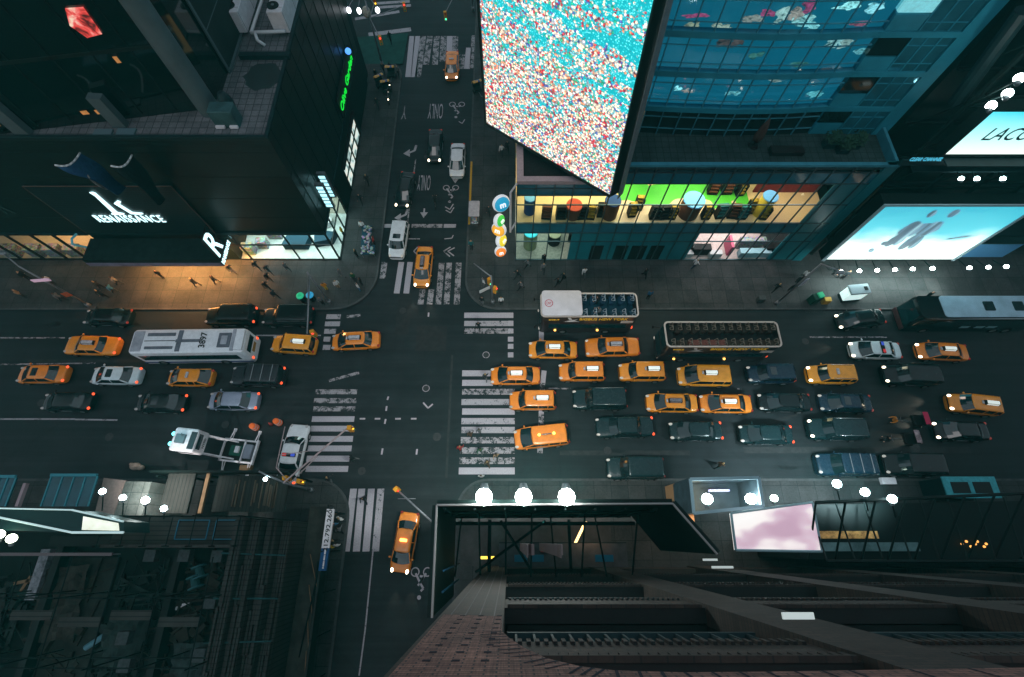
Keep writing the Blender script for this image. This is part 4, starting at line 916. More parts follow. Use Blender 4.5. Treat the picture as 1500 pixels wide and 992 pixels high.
# fittings on the sales floors: things of their own
def rack(x, y, z, w_, d_, h_, mat, lab, rz=0.0):
    r_ = empty('display_rack', (x, y, z), rz, lab, 'shelf', 'display racks on the upper sales floor')
    m = MB(); m.rbox(-w_ / 2, w_ / 2, -d_ / 2, d_ / 2, 0, .12, .04); m.box(-w_ / 2, -w_ / 2 + .06, -d_ / 2, d_ / 2, .12, h_); m.box(w_ / 2 - .06, w_ / 2, -d_ / 2, d_ / 2, .12, h_); m.build('rack_frame', C_black, r_)
    for k in range(4):
        m = MB(); zz = .3 + k * (h_ - .4) / 3; m.box(-w_ / 2 + .07, w_ / 2 - .07, -d_ / 2 + .1 * k, d_ / 2 - .02, zz, zz + .16); m.build('shelf', mat, r_)
rk = [(801,318,'brown'),(822,317,'dark'),(852,314,'dark'),(866,316,'gold'),(882,310,'dark'),(926,310,'gold'),(936,300,'gold'),(960,317,'dark'),(975,318,'black'),(985,316,'gold'),(1035,315,'gold'),(1056,312,'teal'),(1074,312,'brown'),(1088,318,'teal'),(1100,305,'gold'),(1045,277,'brown'),(1066,277,'brown'),(1085,279,'gold'),(1120,316,'gold')]
mm_ = {'brown': C_brown, 'dark': C_black, 'gold': pm('gold_packets', (.4, .26, .03), .4, var=.6, vscale=6), 'black': C_black, 'teal': pm('teal_packets', (.03, .16, .17), .5, var=.6, vscale=5)}
ordw = ['first','second','third','fourth','fifth','sixth','seventh','eighth','ninth','tenth','eleventh','twelfth','thirteenth','fourteenth','fifteenth','sixteenth','seventeenth','eighteenth','nineteenth']
srt = sorted(range(len(rk)), key=lambda i: rk[i][0])
for q, i in enumerate(srt):
    px, py, cl = rk[i]; p = G(px, py, f2 + .5); rack(p.x, max(p.y, SY + .8), f2, 1.0 if cl != 'gold' else .8, .7, 1.5, mm_[cl], '%s display rack from the left behind the upper store glass, %s' % (ordw[q], {'gold': 'gold packets', 'brown': 'brown goods', 'teal': 'teal packets'}.get(cl, 'dark shelves')), .1 * ((i % 3) - 1))
def drum(px, py, z, r, h, mat, top, lab, zz=None):
    p = G(px, py, z + h * .5); y = max(p.y, SY + r + .2)
    r_ = empty('display_drum', (p.x, y, z), 0, lab, 'display stand', 'round display drums in the store')
    m = MB(); m.tube((0, 0, 0), (0, 0, h), r, r, 20); m.build('drum', mat, r_, auto=True); m = MB(); m.tube((0, 0, h), (0, 0, h + .1), r * 1.05, r, 20); m.build('drum_lid', top, r_, auto=True)
for px, py, z, r, h, a, b, lab in ((776,300,f2,.55,2.1,C_blue,C_lblue,'deep blue display drum at the left end of the upper sales floor'), (840,308,f2,.75,1.5,C_brown,C_red,'brown drum with red lid among the yellow floor racks'), (895,305,f2,.75,2.2,C_brown,C_blue,'brown drum with blue rim under the lowest tip of the screen'),
        (1012,303,f2,1.0,2.0,C_brown,C_lblue,'large brown drum with light blue top between green floor areas'), (1120,300,f2,.7,2.4,C_yel,C_lblue,'yellow drum with light blue top before the maroon wall'), (777,350,.15,.75,2.6,pm('glass_drum', (.2,.25,.12),.2),C_aqua,'tall drum with aqua top in the ground floor corner window'), (812,348,.15,.7,1.6,C_black,pm('pale_lid', (.4,.4,.25),.5),'dark drum with pale lid on the ground floor of the store')):
    drum(px, py, z, r, h, a, b, lab)
m = MB(); a = G(1135, 320, f2); m.box(24.6, 31.0, 32.4, 32.6, f2, zo1 - .3); fit('partition', m, pm('maroon_fabric', (.2, .03, .03), .6, var=.3), 'maroon wall closing the right end of the upper sales floor', 'partition')
for i, (x, w_, lab) in enumerate(((14.2, 1.1, 'light blue hanging panel above the large brown drum'), (22.4, 1.1, 'light blue hanging panel beside the maroon wall'))):
    m = MB(); m.loft([[(x + w_ * cos(R(a_)), 33.2 + .5 * sin(R(a_)), z) for a_ in range(0, 360, 30)] for z in (f2 + 2.0, zo1 - .2)]); fit('hanging_panel', m, C_lblue, lab, 'display panel')
for (px, py, w_, d_, h_, mt, nm, lab) in ((858,363,1.6,.9,1.0,C_black,'shop_counter','black till counter by the ground floor window of the sweet store'), (842,350,1.5,.3,1.4,C_black,'shop_door_frame','dark vestibule frame of the ground floor store entrance'), (1005,372,1.5,.6,.7,C_whit,'low_bench','low white bench at the left end of the pink lit shop'), (1048,372,1.4,.6,.7,C_whit,'low_bench','low white bench in the middle of the pink lit shop'), (1026,366,2.0,.8,1.1,C_black,'shop_counter','black counter between white benches of the pink lit shop'),
        (1066,362,.3,1.6,1.6,C_pink,'pink_stand','upright pink stand in the pink lit shop'), (1105,371,3.4,.7,.9,pm('pale_blue_counter', (.3,.5,.55),.4),'shop_counter','long pale blue counter at the right end of the pink lit shop'), (1098,358,2.8,.6,1.5,M_goods2,'goods_rack','rack of red and white goods behind the pale blue counter'), (1125,366,.8,.7,1.2,C_black,'shop_till','small dark till at the end of the pale blue counter')):
    p = G(px, py, .6); y = max(p.y, SY + d_ / 2 + .25); m = MB(); m.rbox(p.x - w_ / 2, p.x + w_ / 2, y - d_ / 2, y + d_ / 2, .15, .15 + h_, .05); fit(nm, m, mt, lab, 'shop fitting')

# upper glass tower behind the terrace
tow = empty('glass_tower', (18, 46, 12), 0, 'curved teal glass tower rising behind the store terrace', 'tower')
ZT = zr - .86
TP = [(4.0, 33.4), (9.0, 33.0), (14.0, 32.65), (18.5, 32.45), (22.5, 32.5), (26.0, 32.75)]     # gently bowed plan
TE = [(26.0, 32.75), (31.6, 32.75)]
zfl = [ZY(y, 33) for y in (197, 157, 106, 48)] ; zfl += [zfl[-1] + 3.2 * k for k in range(1, 7)]
M_tg = pm('tower_glass', (0.03, 0.2, 0.27), 0.06, 0.5, spec=1.0, var=0.35, vscale=0.35); M_tgx = glassmat('clear_tower_glass', (.5, .82, .9), .16, .04); M_tg2 = pm('tower_glass_dark', (0.004, 0.016, 0.018), 0.05, spec=1.0); M_tb = pm('tower_band', (0.02174, 0.2018, 0.2795), 0.4, var=0.2, vscale=0.5)
m = MB(); m.prism([(p[0], p[1] + 1.2) for p in TP] + [(31.4, 33.9), (31.4, 62), (4.0, 62)], ZT - .2, zfl[-1]); W(m, 'core', pm('core_fill_glow', (.02, .12, .15), .4, emit=(.012, .30, .46), es=.42, var=.35, vscale=.3), tow)  # emission added to the core to brighten the teal glazing
m = MB(); m.box(31.5, 32.75, 32.6, 33.4, ZT, zfl[-1]); W(m, 'corner_pier', M_tb, tow)
def along(P, s):
    for a, b in zip(P[:-1], P[1:]):
        L_ = hypot(b[0] - a[0], b[1] - a[1])
        if s <= L_: return Vector((a[0] + (b[0] - a[0]) * s / L_, a[1] + (b[1] - a[1]) * s / L_, 0))
        s -= L_
    return Vector((P[-1][0], P[-1][1], 0))
Lp = sum(hypot(b[0] - a[0], b[1] - a[1]) for a, b in zip(TP[:-1], TP[1:])); nbt = 15
M_tw = pm('lit_room_cool', (.1, .3, .32), .4, emit=(.3, .9, 1.0), es=.55, var=.6, vscale=1.5); M_tww = pm('lit_room_tan', (.4, .32, .2), .5, emit=(.8, .62, .35), es=.16, var=.3)
rnd = random.Random(3); nw = 0
for f in range(0, 6):
    z0, z1 = zfl[f], zfl[f + 1]
    mfr = MB()
    for k in range(nbt):
        a = along(TP, Lp * k / nbt); b = along(TP, Lp * (k + 1) / nbt)
        x0 = max(a.x, 0)
        m = MB(); m.quad((a.x, a.y + .06, z0 + .35), (b.x, b.y + .06, z0 + .35), (b.x, b.y + .06, z1 - .12), (a.x, a.y + .06, z1 - .12))
        if f == 0 and 5 <= k < 15: mt = M_tg2
        elif f == 0 and k < 5: mt = M_tww if k in (3, 4, 6) else M_tg2
        else: mt = M_tgx
        if nw < 92: W(m, 'window', mt, tow); nw += 1
        mfr.box(a.x - .035, a.x + .035, a.y - .06, a.y + .05, z0 + .3, z1 - .1)
        for zz in ((z0 + .95), (z1 - .75)): mfr.add([(a.x, a.y - .02, zz), (b.x, b.y - .02, zz), (b.x, b.y - .02, zz + .06), (a.x, a.y - .02, zz + .06), (a.x, a.y + .05, zz), (b.x, b.y + .05, zz), (b.x, b.y + .05, zz + .06), (a.x, a.y + .05, zz + .06)], [(0,1,2,3),(0,4,5,1),(3,2,6,7)])
    W(mfr, 'window_frame', M_tealf, tow)
    m = MB(); m.loft([[(p[0], p[1] - .12, zz) for p in TP] + [(p[0], p[1] + .4, zz) for p in reversed(TP)] for zz in (z1 - .12, z1 + .35)]); W(m, 'floor_band', M_tb, tow)
    # the flat right part: louvre, dark window pair, plain panel
    for (x0, x1, dz0, dz1, mt, nm) in ((26.1, 28.4, .35, 1.5, M_tb, 'panel'), (26.1, 28.4, 1.6, 3.0, M_tg2 if f != 3 else M_tw, 'dark_window'), (28.5, 31.4, .35, 3.05, M_tg, 'window')):
        m = MB(); m.box(x0, x1, 32.7, 33.2, z0 + dz0, z0 + dz1); W(m, nm, mt, tow)
    m = MB(); m.box(26.0, 31.5, 32.6, 33.2, z1 - .1, z1 + .32)
    for x in (28.45, 29.5, 30.5): m.box(x - .04, x + .04, 32.63, 32.72, z0 + .35, z1 - .1)
    for zz in (z0 + .95, z1 - .75): m.box(28.5, 31.4, 32.64, 32.71, zz, zz + .06)
    W(m, 'floor_band', M_tb, tow)
# reflections of coloured signs, painted as glowing patches behind the tower glass
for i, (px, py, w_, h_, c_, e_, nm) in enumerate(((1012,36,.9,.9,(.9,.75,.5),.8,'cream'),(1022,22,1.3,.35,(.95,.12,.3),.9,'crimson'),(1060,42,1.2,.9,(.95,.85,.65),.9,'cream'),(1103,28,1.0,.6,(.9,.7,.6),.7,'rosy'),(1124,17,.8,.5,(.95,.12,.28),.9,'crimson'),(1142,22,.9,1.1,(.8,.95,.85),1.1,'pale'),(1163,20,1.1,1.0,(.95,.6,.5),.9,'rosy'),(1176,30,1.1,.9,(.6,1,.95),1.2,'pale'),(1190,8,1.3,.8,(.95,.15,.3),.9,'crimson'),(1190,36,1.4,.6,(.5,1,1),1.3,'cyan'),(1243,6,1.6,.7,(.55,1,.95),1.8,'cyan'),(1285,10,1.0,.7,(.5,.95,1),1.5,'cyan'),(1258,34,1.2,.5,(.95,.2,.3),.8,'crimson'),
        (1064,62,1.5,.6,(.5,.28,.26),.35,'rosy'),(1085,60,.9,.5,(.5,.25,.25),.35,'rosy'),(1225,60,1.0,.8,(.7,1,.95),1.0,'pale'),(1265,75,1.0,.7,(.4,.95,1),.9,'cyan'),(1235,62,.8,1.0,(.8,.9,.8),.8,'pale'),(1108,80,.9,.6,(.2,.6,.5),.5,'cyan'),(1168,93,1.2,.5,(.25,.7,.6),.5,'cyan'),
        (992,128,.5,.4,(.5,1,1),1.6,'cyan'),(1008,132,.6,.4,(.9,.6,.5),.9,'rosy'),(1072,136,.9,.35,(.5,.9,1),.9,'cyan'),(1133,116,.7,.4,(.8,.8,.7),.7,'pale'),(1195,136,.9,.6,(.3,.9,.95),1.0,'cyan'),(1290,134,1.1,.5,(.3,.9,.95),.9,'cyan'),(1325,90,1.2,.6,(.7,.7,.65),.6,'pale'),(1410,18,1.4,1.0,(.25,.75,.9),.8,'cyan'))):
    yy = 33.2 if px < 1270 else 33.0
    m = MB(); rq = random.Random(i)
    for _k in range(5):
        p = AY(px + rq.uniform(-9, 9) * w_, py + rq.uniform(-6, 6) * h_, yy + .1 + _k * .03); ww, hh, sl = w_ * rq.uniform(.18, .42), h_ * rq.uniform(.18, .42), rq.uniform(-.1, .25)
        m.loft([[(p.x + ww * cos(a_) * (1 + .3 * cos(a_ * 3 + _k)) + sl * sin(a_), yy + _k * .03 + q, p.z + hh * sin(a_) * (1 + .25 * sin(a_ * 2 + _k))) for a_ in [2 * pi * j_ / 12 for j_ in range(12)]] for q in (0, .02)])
    key = 'reflection_paint_%s_%d' % (nm, int(e_ * 10))
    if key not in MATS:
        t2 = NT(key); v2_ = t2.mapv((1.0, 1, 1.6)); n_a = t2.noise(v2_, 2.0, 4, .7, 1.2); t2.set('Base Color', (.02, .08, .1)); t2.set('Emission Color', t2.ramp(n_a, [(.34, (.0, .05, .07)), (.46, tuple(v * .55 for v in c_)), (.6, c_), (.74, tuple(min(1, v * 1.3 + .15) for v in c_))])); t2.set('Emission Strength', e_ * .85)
    W(m, 'reflection_patch', MATS[key], tow)
# things on the terrace
p = G(1105, 222, ZT); r_ = empty('folded_parasol', (p.x, p.y + .6, ZT), 0, 'dark brown folded parasol standing on the store terrace', 'parasol')
m = MB(); m.tube((0, 0, 0), (0, 0, .12), .45, .4, 14); m.build('base', C_black, r_); m = MB(); m.tube((0, 0, .1), (0, 0, 2.9), .04); m.build('pole', C_black, r_); m = MB(); m.loft([[(r0 * cos(R(a_)) * (1 + .2 * cos(R(a_ * 4))), r0 * sin(R(a_)) * (1 + .2 * cos(R(a_ * 4))), z) for a_ in range(0, 360, 15)] for r0, z in ((.34, .7), (.38, 1.2), (.26, 2.2), (.05, 2.95))]); m.build('canopy', pm('brown_canvas', (.05, .03, .025), .8), r_, True)
def shrub(x, y, z, r, lab):
    r_ = empty('potted_shrub', (x, y, z), 0, lab, 'plant', 'potted shrubs on the store terrace'); m = MB(); m.rbox(-.5, .5, -.35, .35, 0, .5, .06); m.build('planter', M_par, r_)
    m = MB(); q = random.Random(int(x * 10))
    for k in range(160):
        a = q.uniform(0, 2 * pi); e = q.uniform(-.3, 1) * 1.4; rr = r * q.uniform(.4, 1) ; c_ = Vector((rr * cos(a) * cos(e), rr * sin(a) * cos(e), .85 + rr * sin(e))); u = Vector((q.uniform(-1, 1), q.uniform(-1, 1), q.uniform(-.4, .6))).normalized() * .14; v_ = u.orthogonal().normalized() * .07
        m.quad(c_ - u, c_ - v_, c_ + u, c_ + v_)
    m.build('leaves', pm('terrace_leaf', (.015, .05, .03), .7, var=.4), r_)
for i, (px, py) in enumerate(((1212, 214), (1232, 222), (1248, 215))):
    p = G(px, py, ZT); shrub(p.x, p.y, ZT, .75, ['leftmost of three dark shrubs in planters at the right end of the terrace', 'middle one of three dark shrubs on the terrace, nearest the parapet', 'rightmost of three dark shrubs in planters beside the tower pier'][i])
p = G(1150, 224, ZT); m = MB(); m.rbox(p.x - 1.4, p.x + 1.4, p.y - .4, p.y + .4, ZT, ZT + .45, .05); fit('planter_box', m, C_black, 'long empty black planter between the parasol and the shrubs', 'planter')

# giant screen on the corner
A = G(713, 180, 13.5); B_ = G(893, 285, 13.5); ab = (B_ - A); ab.z = 0; nrm = Vector((ab.y, -ab.x, 0)).normalized(); nrm = nrm if nrm.y < 0 else -nrm
def on_scr(px, py):
    v = _ray(px, py); t_ = (A - Vector((0, 0, H))).dot(nrm) / v.dot(nrm); return Vector((0, 0, H)) + v * t_
Rt = on_scr(957, 0); Lt = on_scr(703, 0); ZTOP = 36.0
def ext(p, q): return p + (q - p) * ((ZTOP - p.z) / (q.z - p.z))
Rt, Lt = ext(B_, Rt), ext(A, Lt)
scr = empty('led_screen', (A.x, A.y, 13.5), 0, 'giant glowing screen filled with colourful sweets, hung slanting over the street corner', 'screen')
t = NT('sweets_on_screen')
uvm = t.new('UVMap'); uv = uvm.outputs[0]
def vor(scale):
    vo = t.new('TexVoronoi'); vo.inputs['Scale'].default_value = scale; vo.inputs['Randomness'].default_value = 0.85; t.lk(uv, vo.inputs['Vector']); return vo
v1 = vor(6.2)
spx = t.new('SeparateXYZ'); t.lk(uv, spx.inputs[0])
sc_ = t.new('SeparateColor'); t.lk(v1.outputs['Color'], sc_.inputs[0])
stre = t.new('Mapping'); stre.inputs['Rotation'].default_value = (0, 0, R(38)); stre.inputs['Scale'].default_value = (.16, .75, 1); t.lk(uv, stre.inputs[0])
bn = t.math('ADD', t.math('MULTIPLY', t.noise(stre.outputs[0], 1.0, 5, .7), 1.5), -.25)
bias = t.math('ADD', bn, t.math('MULTIPLY', t.math('SUBTRACT', spx.outputs[1], 8.5), .020))   # more turquoise background high up
palette = t.ramp(sc_.outputs[0], [(0, (.42, .025, .04)), (.12, (.6, .42, .30)), (.28, (.6, .56, .46)), (.46, (.50, .20, .10)), (.55, (.02, .30, .16)), (.62, (.05, .08, .26)), (.68, (.6, .54, .38)), (.80, (.12, .38, .40)), (.88, (.55, .50, .52)), (.96, (.2, .02, .05))], True)
rim = t.ramp(v1.outputs['Distance'], [(0.1, (1.25, 1.25, 1.25)), (.34, (1, 1, 1)), (.52, (.62, .62, .66)), (.7, (.3, .38, .46))])
cand = t.mix(1.0, palette, rim, 'MULTIPLY')
v2 = vor(7.0); aq = t.ramp(v2.outputs['Distance'], [(.08, (.30, .58, .58)), (.3, (.012, .33, .35)), (.6, (.0, .20, .23))])
isaq = t.math('GREATER_THAN', t.math('ADD', bias, t.math('MULTIPLY', t.math('SUBTRACT', sc_.outputs[1], .5), .26)), .565)
em = t.mix(isaq, cand, aq)
t.set('Base Color', (.02, .02, .02)); t.set('Roughness', .6); t.set('Emission Color', em); t.set('Emission Strength', 2.7)
me = bpy.data.meshes.new('screen_face'); vs = [A, B_, Rt, Lt]; me.from_pydata([tuple(p - A) for p in vs], [], [(0, 1, 2, 3)]); me.uv_layers.new()
eu = ab.normalized()
for i, p in enumerate(vs): me.uv_layers[0].data[i].uv = ((p - A).dot(eu), p.z - 13.5)
me.materials.append(t.m); o = bpy.data.objects.new('screen_face', me); COL.objects.link(o); o.parent = scr
M_fr = pm('screen_frame', (.006, .012, .012), .35)
m = MB(); bk = -nrm
def off(p, a, b, c_): return p + eu * a + bk * b + Vector((0, 0, c_))
m.loft([[off(A, -.25, .06, -.3), off(B_, .1, .06, -.3), off(Rt, .1, .06, 0), off(Lt, -.25, .06, 0)], [off(A, -.25, 1.3, -.3), off(B_, .6, 1.3, -.3), off(Rt, .6, 1.3, 0), off(Lt, -.25, 1.3, 0)]]); o = W(m, 'cabinet', M_fr, scr)
m = MB()
for a, b, e0, e1 in ((A, B_, (-.25, -.3), (.1, -.3)), ):
    m.loft([[off(A, -.25, .06, -.3), off(A, -.25, -.06, -.3), off(A, -.25, -.06, 0), off(A, -.25, .06, 0)], [off(B_, .1, .06, -.3), off(B_, .1, -.06, -.3), off(B_, .1, -.06, 0), off(B_, .1, .06, 0)]])
m.loft([[off(A, -.25, .06, 0), off(A, -.25, -.06, 0), off(A, -.01, -.06, 0), off(A, -.01, .06, 0)], [off(Lt, -.25, .06, 0), off(Lt, -.25, -.06, 0), off(Lt, -.01, -.06, 0), off(Lt, -.01, .06, 0)]])
W(m, 'bezel', M_fr, scr)
m = MB(); m.loft([[off(B_, .7, .1, -.1), off(B_, .78, .1, -.1), off(B_, .78, .9, -.1), off(B_, .7, .9, -.1)], [off(Rt, .7, .1, 0), off(Rt, .78, .1, 0), off(Rt, .78, .9, 0), off(Rt, .7, .9, 0)]]); W(m, 'side_rail', M_steel, scr)
m = MB(); q = off(B_, -1, 1.3, 1.5)
for s in (.3, .7):
    p = A.lerp(B_, s); m.tube(off(p, 0, 1.2, .1), (p.x + 1.2, p.y + 3.4, 12.8), .18)
W(m, 'bracket', M_dsteel, scr)

# stack of five lit sweet-shaped discs on the store corner
cs = empty('disc_sign', (0.2, 29.0, 3), 0, 'column of five lit round discs, blue, green, orange, yellow and red, on the store corner', 'sign')
for (px, py, r, rz, col, tw) in ((734, 298, .84, 0.95, (.02, .3, .5), 1), (731, 323, .66, 1.5, (.05, .5, .06), 0), (731, 336, .78, .1, (.85, .38, .03), 1), (734, 352, .72, 1.55, (.8, .62, .03), 0), (733, 368, .64, 0.8, (.85, .22, .03), 1)):
    c_ = AY(px, py, 28.4); M_d = pm('lit_disc', col, .3)
    mt = pm('disc_%d' % int(px * 10 + py), col, .3, emit=col, es=.75); mt.name = 'lit_sweet_shell'
    Mx = Matrix.Translation(c_) @ Matrix.Rotation(rz - .5, 4, 'Z') @ Matrix.Rotation(R(-22), 4, 'X')
    q = MB(); rings = []
    for k in range(0, 11):
        a_ = -pi / 2 + pi * k / 10; rr = max(.02, r * cos(a_) ** .7); rings.append([Mx @ Vector((rr * cos(2*pi*i/24), .42 * sin(a_), rr * sin(2*pi*i/24))) for i in range(24)])
    q.loft(rings[0:4] ); o = W(q, 'disc_face', mt, cs, smooth=True)
    q = MB(); q.loft(rings[3:8], False, False); W(q, 'disc_rim', pm('lit_white_rim', (.7, .7, .72), .3, emit=(.8, .85, .9), es=.45), cs, smooth=True)
    q = MB(); q.loft(rings[7:]); W(q, 'disc_back', mt, cs, smooth=True)
    me = textmesh('m', r * .95, .02, pm('white_letter', (.9, .9, .9), .4, emit=(1, 1, 1), es=.8), offset=.02)
    for v in me.vertices:
        co = v.co; v.co = Mx @ Vector((co.x, -.45 - co.z, co.y - r * .25))
    lo = bpy.data.objects.new('letter', me); COL.objects.link(lo); lo.parent = cs; lo.matrix_parent_inverse = Matrix.Translation(-Vector(cs.location))
m = MB(); a = AY(742, 282, 28.5); b_ = AY(742, 340, 28.5); c_ = Vector((.72, 28.6, zrL - .3))
m.tube((.15, 28.5, a.z), (.15, 28.5, b_.z), .1); m.tube((.15, 28.5, a.z), c_, .09); m.tube((.15, 28.5, b_.z + .2), (.72, 28.6, b_.z + 1.6), .09); W(m, 'bracket', M_wht, cs)
# ---------------------------------------------------------------- scaffolds and billboards right of the store
L_fl = pm('floodlight_lens', (.8, .8, .8), .3, emit=(.88, 1.0, .97), es=45); L_fl2 = pm('floodlight_lens_cool', (.8, .8, .8), .3, emit=(.72, .98, 1.0), es=30)
def flood(root_name, p, aim, r, label, group, big=False, arm=None, lens=None):
    r_ = empty(root_name, p, 0, label, 'floodlight', group); d = Vector(aim) - Vector(p); d.z = 0; d = d.normalized()
    m = MB(); m.tube(-d * r * 1.5 - Vector((0, 0, r * .5)), -d * r * .3 - Vector((0, 0, r * .3)), r * .4, r * .75, 12); m.build('lamp_housing', M_steel, r_, auto=True)
    m = MB(); m.ball((0, 0, 0), r * .96, 1, 1, 1, 12, 8); o = m.build('lamp_lens', lens or L_fl, r_, True)
    if arm is not None:
        m = MB(); m.tube((0, 0, -r * .4), Vector(arm) - Vector(p), .045); m.build('lamp_arm', M_dsteel, r_)
    return r_
fb = empty('frame_building', (50, 40, 0), 0, 'dark steel framed block behind the lit billboards at the right', 'building')
m = MB(); m.box(33.2, 110, 32.5, 70, 0, 34); W(m, 'core', M_dark, fb)
m = MB()
for k in range(9):
    x = 33.4 + k * 4.2; m.box(x, x + .25, 29.2, 29.45, 0, 30)
for z in (3.4, 7.5, 11.6, 15.6, 20.6, 25): m.box(33.2, 75, 29.25, 29.4, z, z + .22); m.box(33.2, 75, 32.1, 32.3, z, z + .2)
for k in range(8):
    for z0, z1 in ((11.6, 15.6), (15.6, 20.6), (20.6, 25)):
        x = 33.5 + k * 4.2; m.tube((x, 29.3, z0), (x + 4.2, 29.3, z1), .06, .06, 4); m.tube((x, 32, z0), (x, 29.3, z1), .05, .05, 4)
W(m, 'steel_frame', M_dsteel, fb)
m = MB(); m.box(33.2, 75, 28.5, 32.4, 3.3, 3.5); m.box(33.2, 75, 27.9, 29, 14.6, 14.75); W(m, 'catwalk', M_par, fb)
for k, (px0, px1, mat, nm) in enumerate(((1225, 1290, M_goods2, 'lit_shop_window'), (1290, 1330, C_black, 'dark_shop_window'), (1330, 1400, M_goods, 'lit_shop_window'), (1400, 1470, C_lblue, 'lit_shop_window'))):
    a = G(px0, 388).x; b = G(px1, 388).x; m = MB(); m.box(a, b, 28.9, 28.97, .2, 3.0); W(m, nm, mat, fb)
# big picture billboard
M_bb = NT('beach_advert_picture'); t = M_bb; uvm = t.new('UVMap'); sp = t.new('SeparateXYZ'); t.lk(uvm.outputs[0], sp.inputs[0])
nz = t.new('TexNoise'); nz.inputs['Scale'].default_value = 3.0; nz.inputs['Detail'].default_value = 6; t.lk(uvm.outputs[0], nz.inputs['Vector'])
gy = t.math('ADD', sp.outputs[1], t.math('MULTIPLY', t.math('SUBTRACT', nz.outputs['Fac'], .5), .55))
lamplit_bg = t.ramp(gy, [(.0, (.86, .97, .9)), (.33, (.80, .96, .90)), (.46, (.34, .78, .80)), (.62, (.06, .52, .62)), (.95, (.02, .38, .50))])  # white towards the bottom is the lamps' light, painted into the picture
acc = None
for (eu_, ev_, ru, rv, rot) in ((.375,.87,.022,.085,.1),(.515,.88,.024,.09,.1),(.36,.64,.045,.17,.1),(.50,.63,.05,.17,.1),(.345,.36,.025,.15,.0),(.385,.38,.02,.13,.1),(.475,.36,.024,.16,.0),(.53,.36,.02,.14,.1),(.43,.68,.05,.05,.3),(.27,.2,.016,.05,.3),(.305,.33,.02,.05,.3),(.78,.45,.07,.04,.4)):
    mp = t.new('Mapping'); mp.vector_type = 'TEXTURE'; mp.inputs['Location'].default_value = (eu_, ev_, 0); mp.inputs['Rotation'].default_value = (0, 0, rot); mp.inputs['Scale'].default_value = (ru * 1.5, rv, 1); t.lk(uvm.outputs[0], mp.inputs[0])
    ln_ = t.new('VectorMath'); ln_.operation = 'LENGTH'; t.lk(mp.outputs[0], ln_.inputs[0]); g_ = t.ramp(t.math('ADD', ln_.outputs['Value'], t.math('MULTIPLY', t.math('SUBTRACT', nz.outputs['Fac'], .5), 2.6)), [(.72, (1, 1, 1)), (1.2, (0, 0, 0))])
    acc = g_ if acc is None else t.mix(1.0, acc, g_, 'LIGHTEN')
strk = t.noise(t.mapv((1.6, 1, .12)), 1.0, 3, .6); figc = t.ramp(strk, [(.4, (.02, .05, .09)), (.54, (.08, .18, .26)), (.68, (.3, .5, .55))]); lamplit_bg = t.mix(acc, lamplit_bg, figc)
t.set('Base Color', (.3, .4, .4)); t.set('Emission Color', lamplit_bg); t.set('Emission Strength', 1.35); t.set('Roughness', .5)
def uvquad(name, pts, mat, root):
    me = bpy.data.meshes.new(name); c0 = Vector(root.location); me.from_pydata([tuple(Vector(p) - c0) for p in pts], [], [(0, 1, 2, 3)]); me.uv_layers.new()
    for i, uv in enumerate(((0, 0), (1, 0), (1, 1), (0, 1))): me.uv_layers[0].data[i].uv = uv
    me.materials.append(mat); o = bpy.data.objects.new(name, me); COL.objects.link(o); o.parent = root; return o
BY = 27.0; bz0, bz1 = AY(1215, 380, BY).z, AY(1295, 302, BY).z; bx0, bx1 = 32.95, 46.2
bb = empty('billboard', (bx0, BY, bz0), 0, 'large turquoise lit billboard showing two blurred leaning figures, above a row of lamps', 'billboard')
uvquad('picture', [(bx0, BY, bz0), (bx1, BY, bz0), (bx1, BY, bz1), (bx0, BY, bz1)], t.m, bb)
m = MB(); m.box(bx0 - .3, bx1 + .3, BY + .03, BY + 1.2, bz0 - .25, bz1 + .25); W(m, 'cabinet', M_dsteel, bb)
M_edge = pm('pale_edge', (.35, .5, .55), .5); m = MB(); m.box(bx0 - .3, bx1 + .3, BY - .08, BY + .03, bz1, bz1 + .25); m.box(bx0 - .3, bx0, BY - .08, BY + .03, bz0 - .25, bz1); m.box(bx1, bx1 + .3, BY - .08, BY + .03, bz0 - .25, bz1); W(m, 'border', M_edge, bb)
gl_ = 'row of lamps below the turquoise billboard'
for i, px in enumerate((1232, 1259, 1285, 1311, 1337, 1366, 1420, 1448, 1474)):
    p = AY(px, 398 - i * .9, 25.6); w_ = ['first', 'second', 'third', 'fourth', 'fifth', 'sixth', 'seventh', 'eighth', 'ninth'][i]
    flood('floodlight', p, (p.x, BY, bz0 + 2), .2, '%s lamp from the left in the row under the turquoise billboard' % w_, gl_, arm=(p.x, BY, bz0 - .1))
ol = bpy.data.lights.new('billboard_lamps', 'AREA'); ol.shape = 'RECTANGLE'; ol.size = 13; ol.size_y = .6; ol.energy = 900; ol.color = (.8, 1, .97); oo = bpy.data.objects.new('billboard_lamps', ol); COL.objects.link(oo); oo.location = (40, 25.5, bz0 - .2); oo.rotation_euler = (0, 0, 0)
